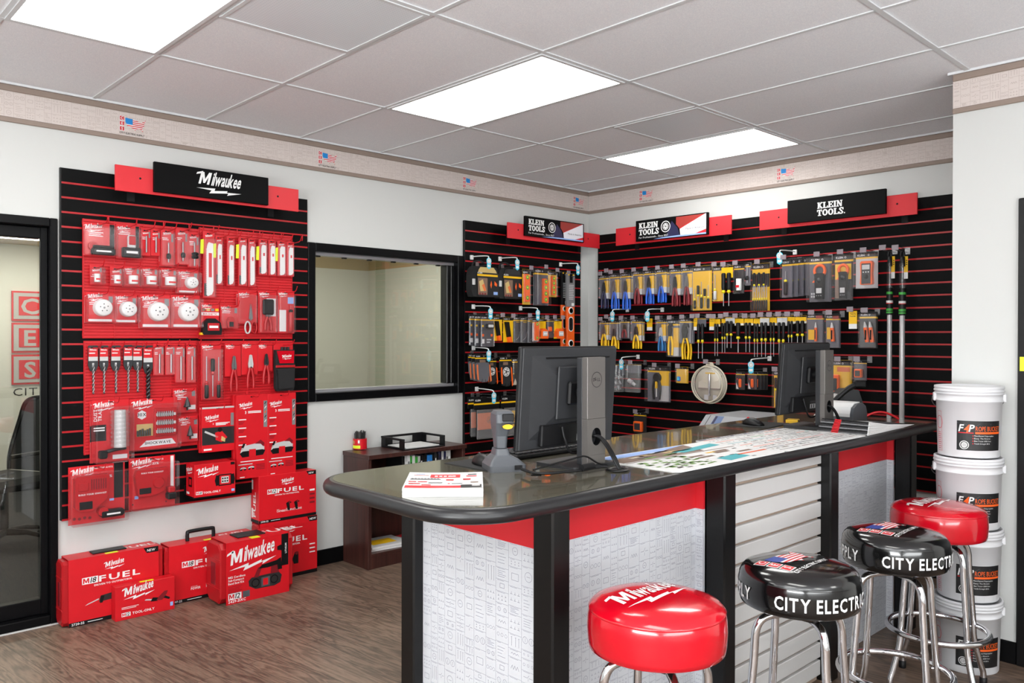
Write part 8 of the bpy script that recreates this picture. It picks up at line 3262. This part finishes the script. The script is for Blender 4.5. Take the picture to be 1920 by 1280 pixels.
# books and software boxes on the upper shelf
g = random.Random(5)
yy = BY0 + .285
cols = [BLACK, LGREY, WHITE, GRN, WHITE, GRN, LGREY, BLACK, BLACK, BLACK, mat('bright_blue_cover', (40, 130, 210), .5), mat('bright_blue_cover', (40, 130, 210), .5), BLACK, DGREY, BLACK, DBLUE, LGREY, NAVY, LGREY, LGREY]
names = ['black-sided', 'pale grey', 'white', 'green', 'narrow white', 'second green', 'light grey', 'black', 'second black', 'third black', 'bright blue', 'second bright blue', 'dark', 'charcoal', 'glossy black', 'dark blue', 'pale', 'navy', 'second pale', 'last pale grey']
for k, c in enumerate(cols):
    th = g.uniform(.016, .023)
    hh = g.uniform(.255, .276)
    o = thing('software_box', ORD[k] + ' spine from the left on the upper bookcase shelf, ' + names[k] if k < 12 else names[k] + ' spine towards the right end of the upper bookcase shelf', 'book', (0, yy, .4225), 0, 'spines on the upper bookcase shelf')
    m = MB()
    m.box(.10, BX1 - .03, 0, th, 0, hh, c, .001)
    M0 = Matrix.Translation((BX1 - .03, 0, 0)) @ Matrix.Rotation(RZ90, 4, 'Z')
    m.M = M0
    m.rect(th * .2, th * .8, hh * .12, hh * .5, -.0005, (PAPER, DBLUE, RED, WHITE)[k % 4] if c not in (WHITE,) else RED)
    m.rect(th * .25, th * .75, hh * .7, hh * .85, -.0005, (TXTB, WHITE, GREY)[k % 3])
    m.M = None
    m.build('cover', o)
    yy += th + .001
o = MB()
o.box(BX1 - .10, BX1 - .022, BY0 + .12, BY0 + .122, .4225, .60, BLACK)
o.box(BX1 - .022, BX1 - .018, BY0 + .12, BY0 + .122, .4225, .602, ALU)
o.box(BX1 - .10, BX1 - .018, BY0 + .12, BY0 + .122, .6, .603, ALU)
o.box(BX1 - .10, BX1 - .02, BY0 + .05, BY0 + .1195, .4225, .4245, ALU)
tag(o.build('bookend'), 'thin silver bookend at the left of the upper bookcase shelf', 'bookend')
# magazines on the lower shelf
for k, (y, a, c, lab) in enumerate(((BY0 + .20, -6, MGREY, 'grey magazine lying lowest on the bottom bookcase shelf'), (BY0 + .20, -3, LGREY, 'pale magazine lying on top at the bottom bookcase shelf'), (BY0 + .52, 12, RED, 'red magazine leaning at the back of the bottom bookcase shelf'))):
    o = thing('shelf_magazine', lab, 'magazine', (.175, y, .0985 + (.0145 * k if k < 2 else 0)), R(a))
    m = MB()
    m.box(-.11, .11, -.14, .14, 0, .013 if k < 2 else .02, PAPER)
    m.rect(0, 0, 0, 0, 0, PAPER) if False else None
    m.build('pages', o)
    m = MB()
    z = .0132 if k < 2 else .0202
    m.box(-.11, .11, -.14, .14, z, z + .001, c)
    m.add([(-.05, -.1, z + .0013), (.06, -.1, z + .0013), (.06, .08, z + .0013), (-.05, .08, z + .0013)], [(0, 1, 2, 3)], (TAN, YEL, DKRED)[k])
    m.build('cover', o)

# pen jar
p = onz(675, 842, BHT)
PJ = (p.x, p.y, BHT + .0005)
t = thing('pen_jar', 'clear jar with red label holding black pens on the bookcase', 'jar', PJ)
m = MB()
q = .046
m.lathe([(.0001, .001), (q * .96, .001), (q, .004), (q, .125)], CLEAR, 24)
m.build('clear_wall', t)
m = MB()
m.lathe([(q * 1.006, .004), (q * 1.006, .072)], RED, 28)
fn = lambda a, b_, k=1: ((q + .0006 + .0004 * k) * math.cos(R(-75) + a / q), (q + .0006 + .0004 * k) * math.sin(R(-75) + a / q), b_)
for i in range(6):
    m.flat([(-.03 + .011 * i, .010), (-.019 + .011 * i, .010), (-.019 + .011 * i, .030), (-.03 + .011 * i, .030)], 0, NEON, fn)
m.flat([(.02, .045), (.032, .045), (.032, .065), (.02, .065)], 0, PAPER, fn)
m.flat([(-.025, .04), (-.006, .04), (-.006, .06), (-.025, .06)], 0, TAN, fn)
m.build('label', t)
g = random.Random(2)
k = 0
for i in range(16):
    a, r_ = 2 * math.pi * i / 16 * 2.4, q * (.25 + .5 * (i % 3) / 2)
    x, y = r_ * math.cos(a), r_ * math.sin(a)
    o = MB()
    o.cyl((x * .8, y * .8, .004), (x, y, .105 + g.uniform(0, .022)), .0048, BLACK, n=8)
    tag(o.build('pen', None, PJ), 'black pen standing in the red-labelled jar', 'pen', 'black pens in the jar')

# paper tray
a = onz(762, 836, BHT)
t = thing('letter_tray', 'black letter tray with cut-out sides on the bookcase', 'tray', (.165, 1.99, BHT + .0005), 0)
tw, td, th = .13, .175, .075      # half width across x, half length along y, height
MB().box(-tw, tw, -td, td, 0, .006, BLACK, .002).build('tray_floor', t)


def frame_wall(M, L, hh, cut):
    m = MB(M)
    m.box(0, L, 0, .008, 0, .014, BLACK)
    m.box(0, L, -.004, .010, hh - .014, hh, BLACK, .002)
    m.box(0, cut, 0, .008, .014, hh - .014, BLACK)
    m.box(L - cut, L, 0, .008, .014, hh - .014, BLACK)
    m.build('side_wall', t)


frame_wall(Matrix.Translation((-tw, -td, 0)), 2 * tw, th, .05)
frame_wall(Matrix.Translation((-tw, td - .008, 0)), 2 * tw, th, .05)
frame_wall(Matrix.Translation((-tw + .008, -td + .008, 0)) @ Matrix.Rotation(RZ90, 4, 'Z'), 2 * td - .016, th, .08)
m = MB()
m.box(-.105, .108, -.14, .14, .0065, .013, PAPER)
tag(m.build('paper_stack', None, (.165, 1.99, BHT + .0005)), 'stack of white paper lying in the black letter tray', 'paper')
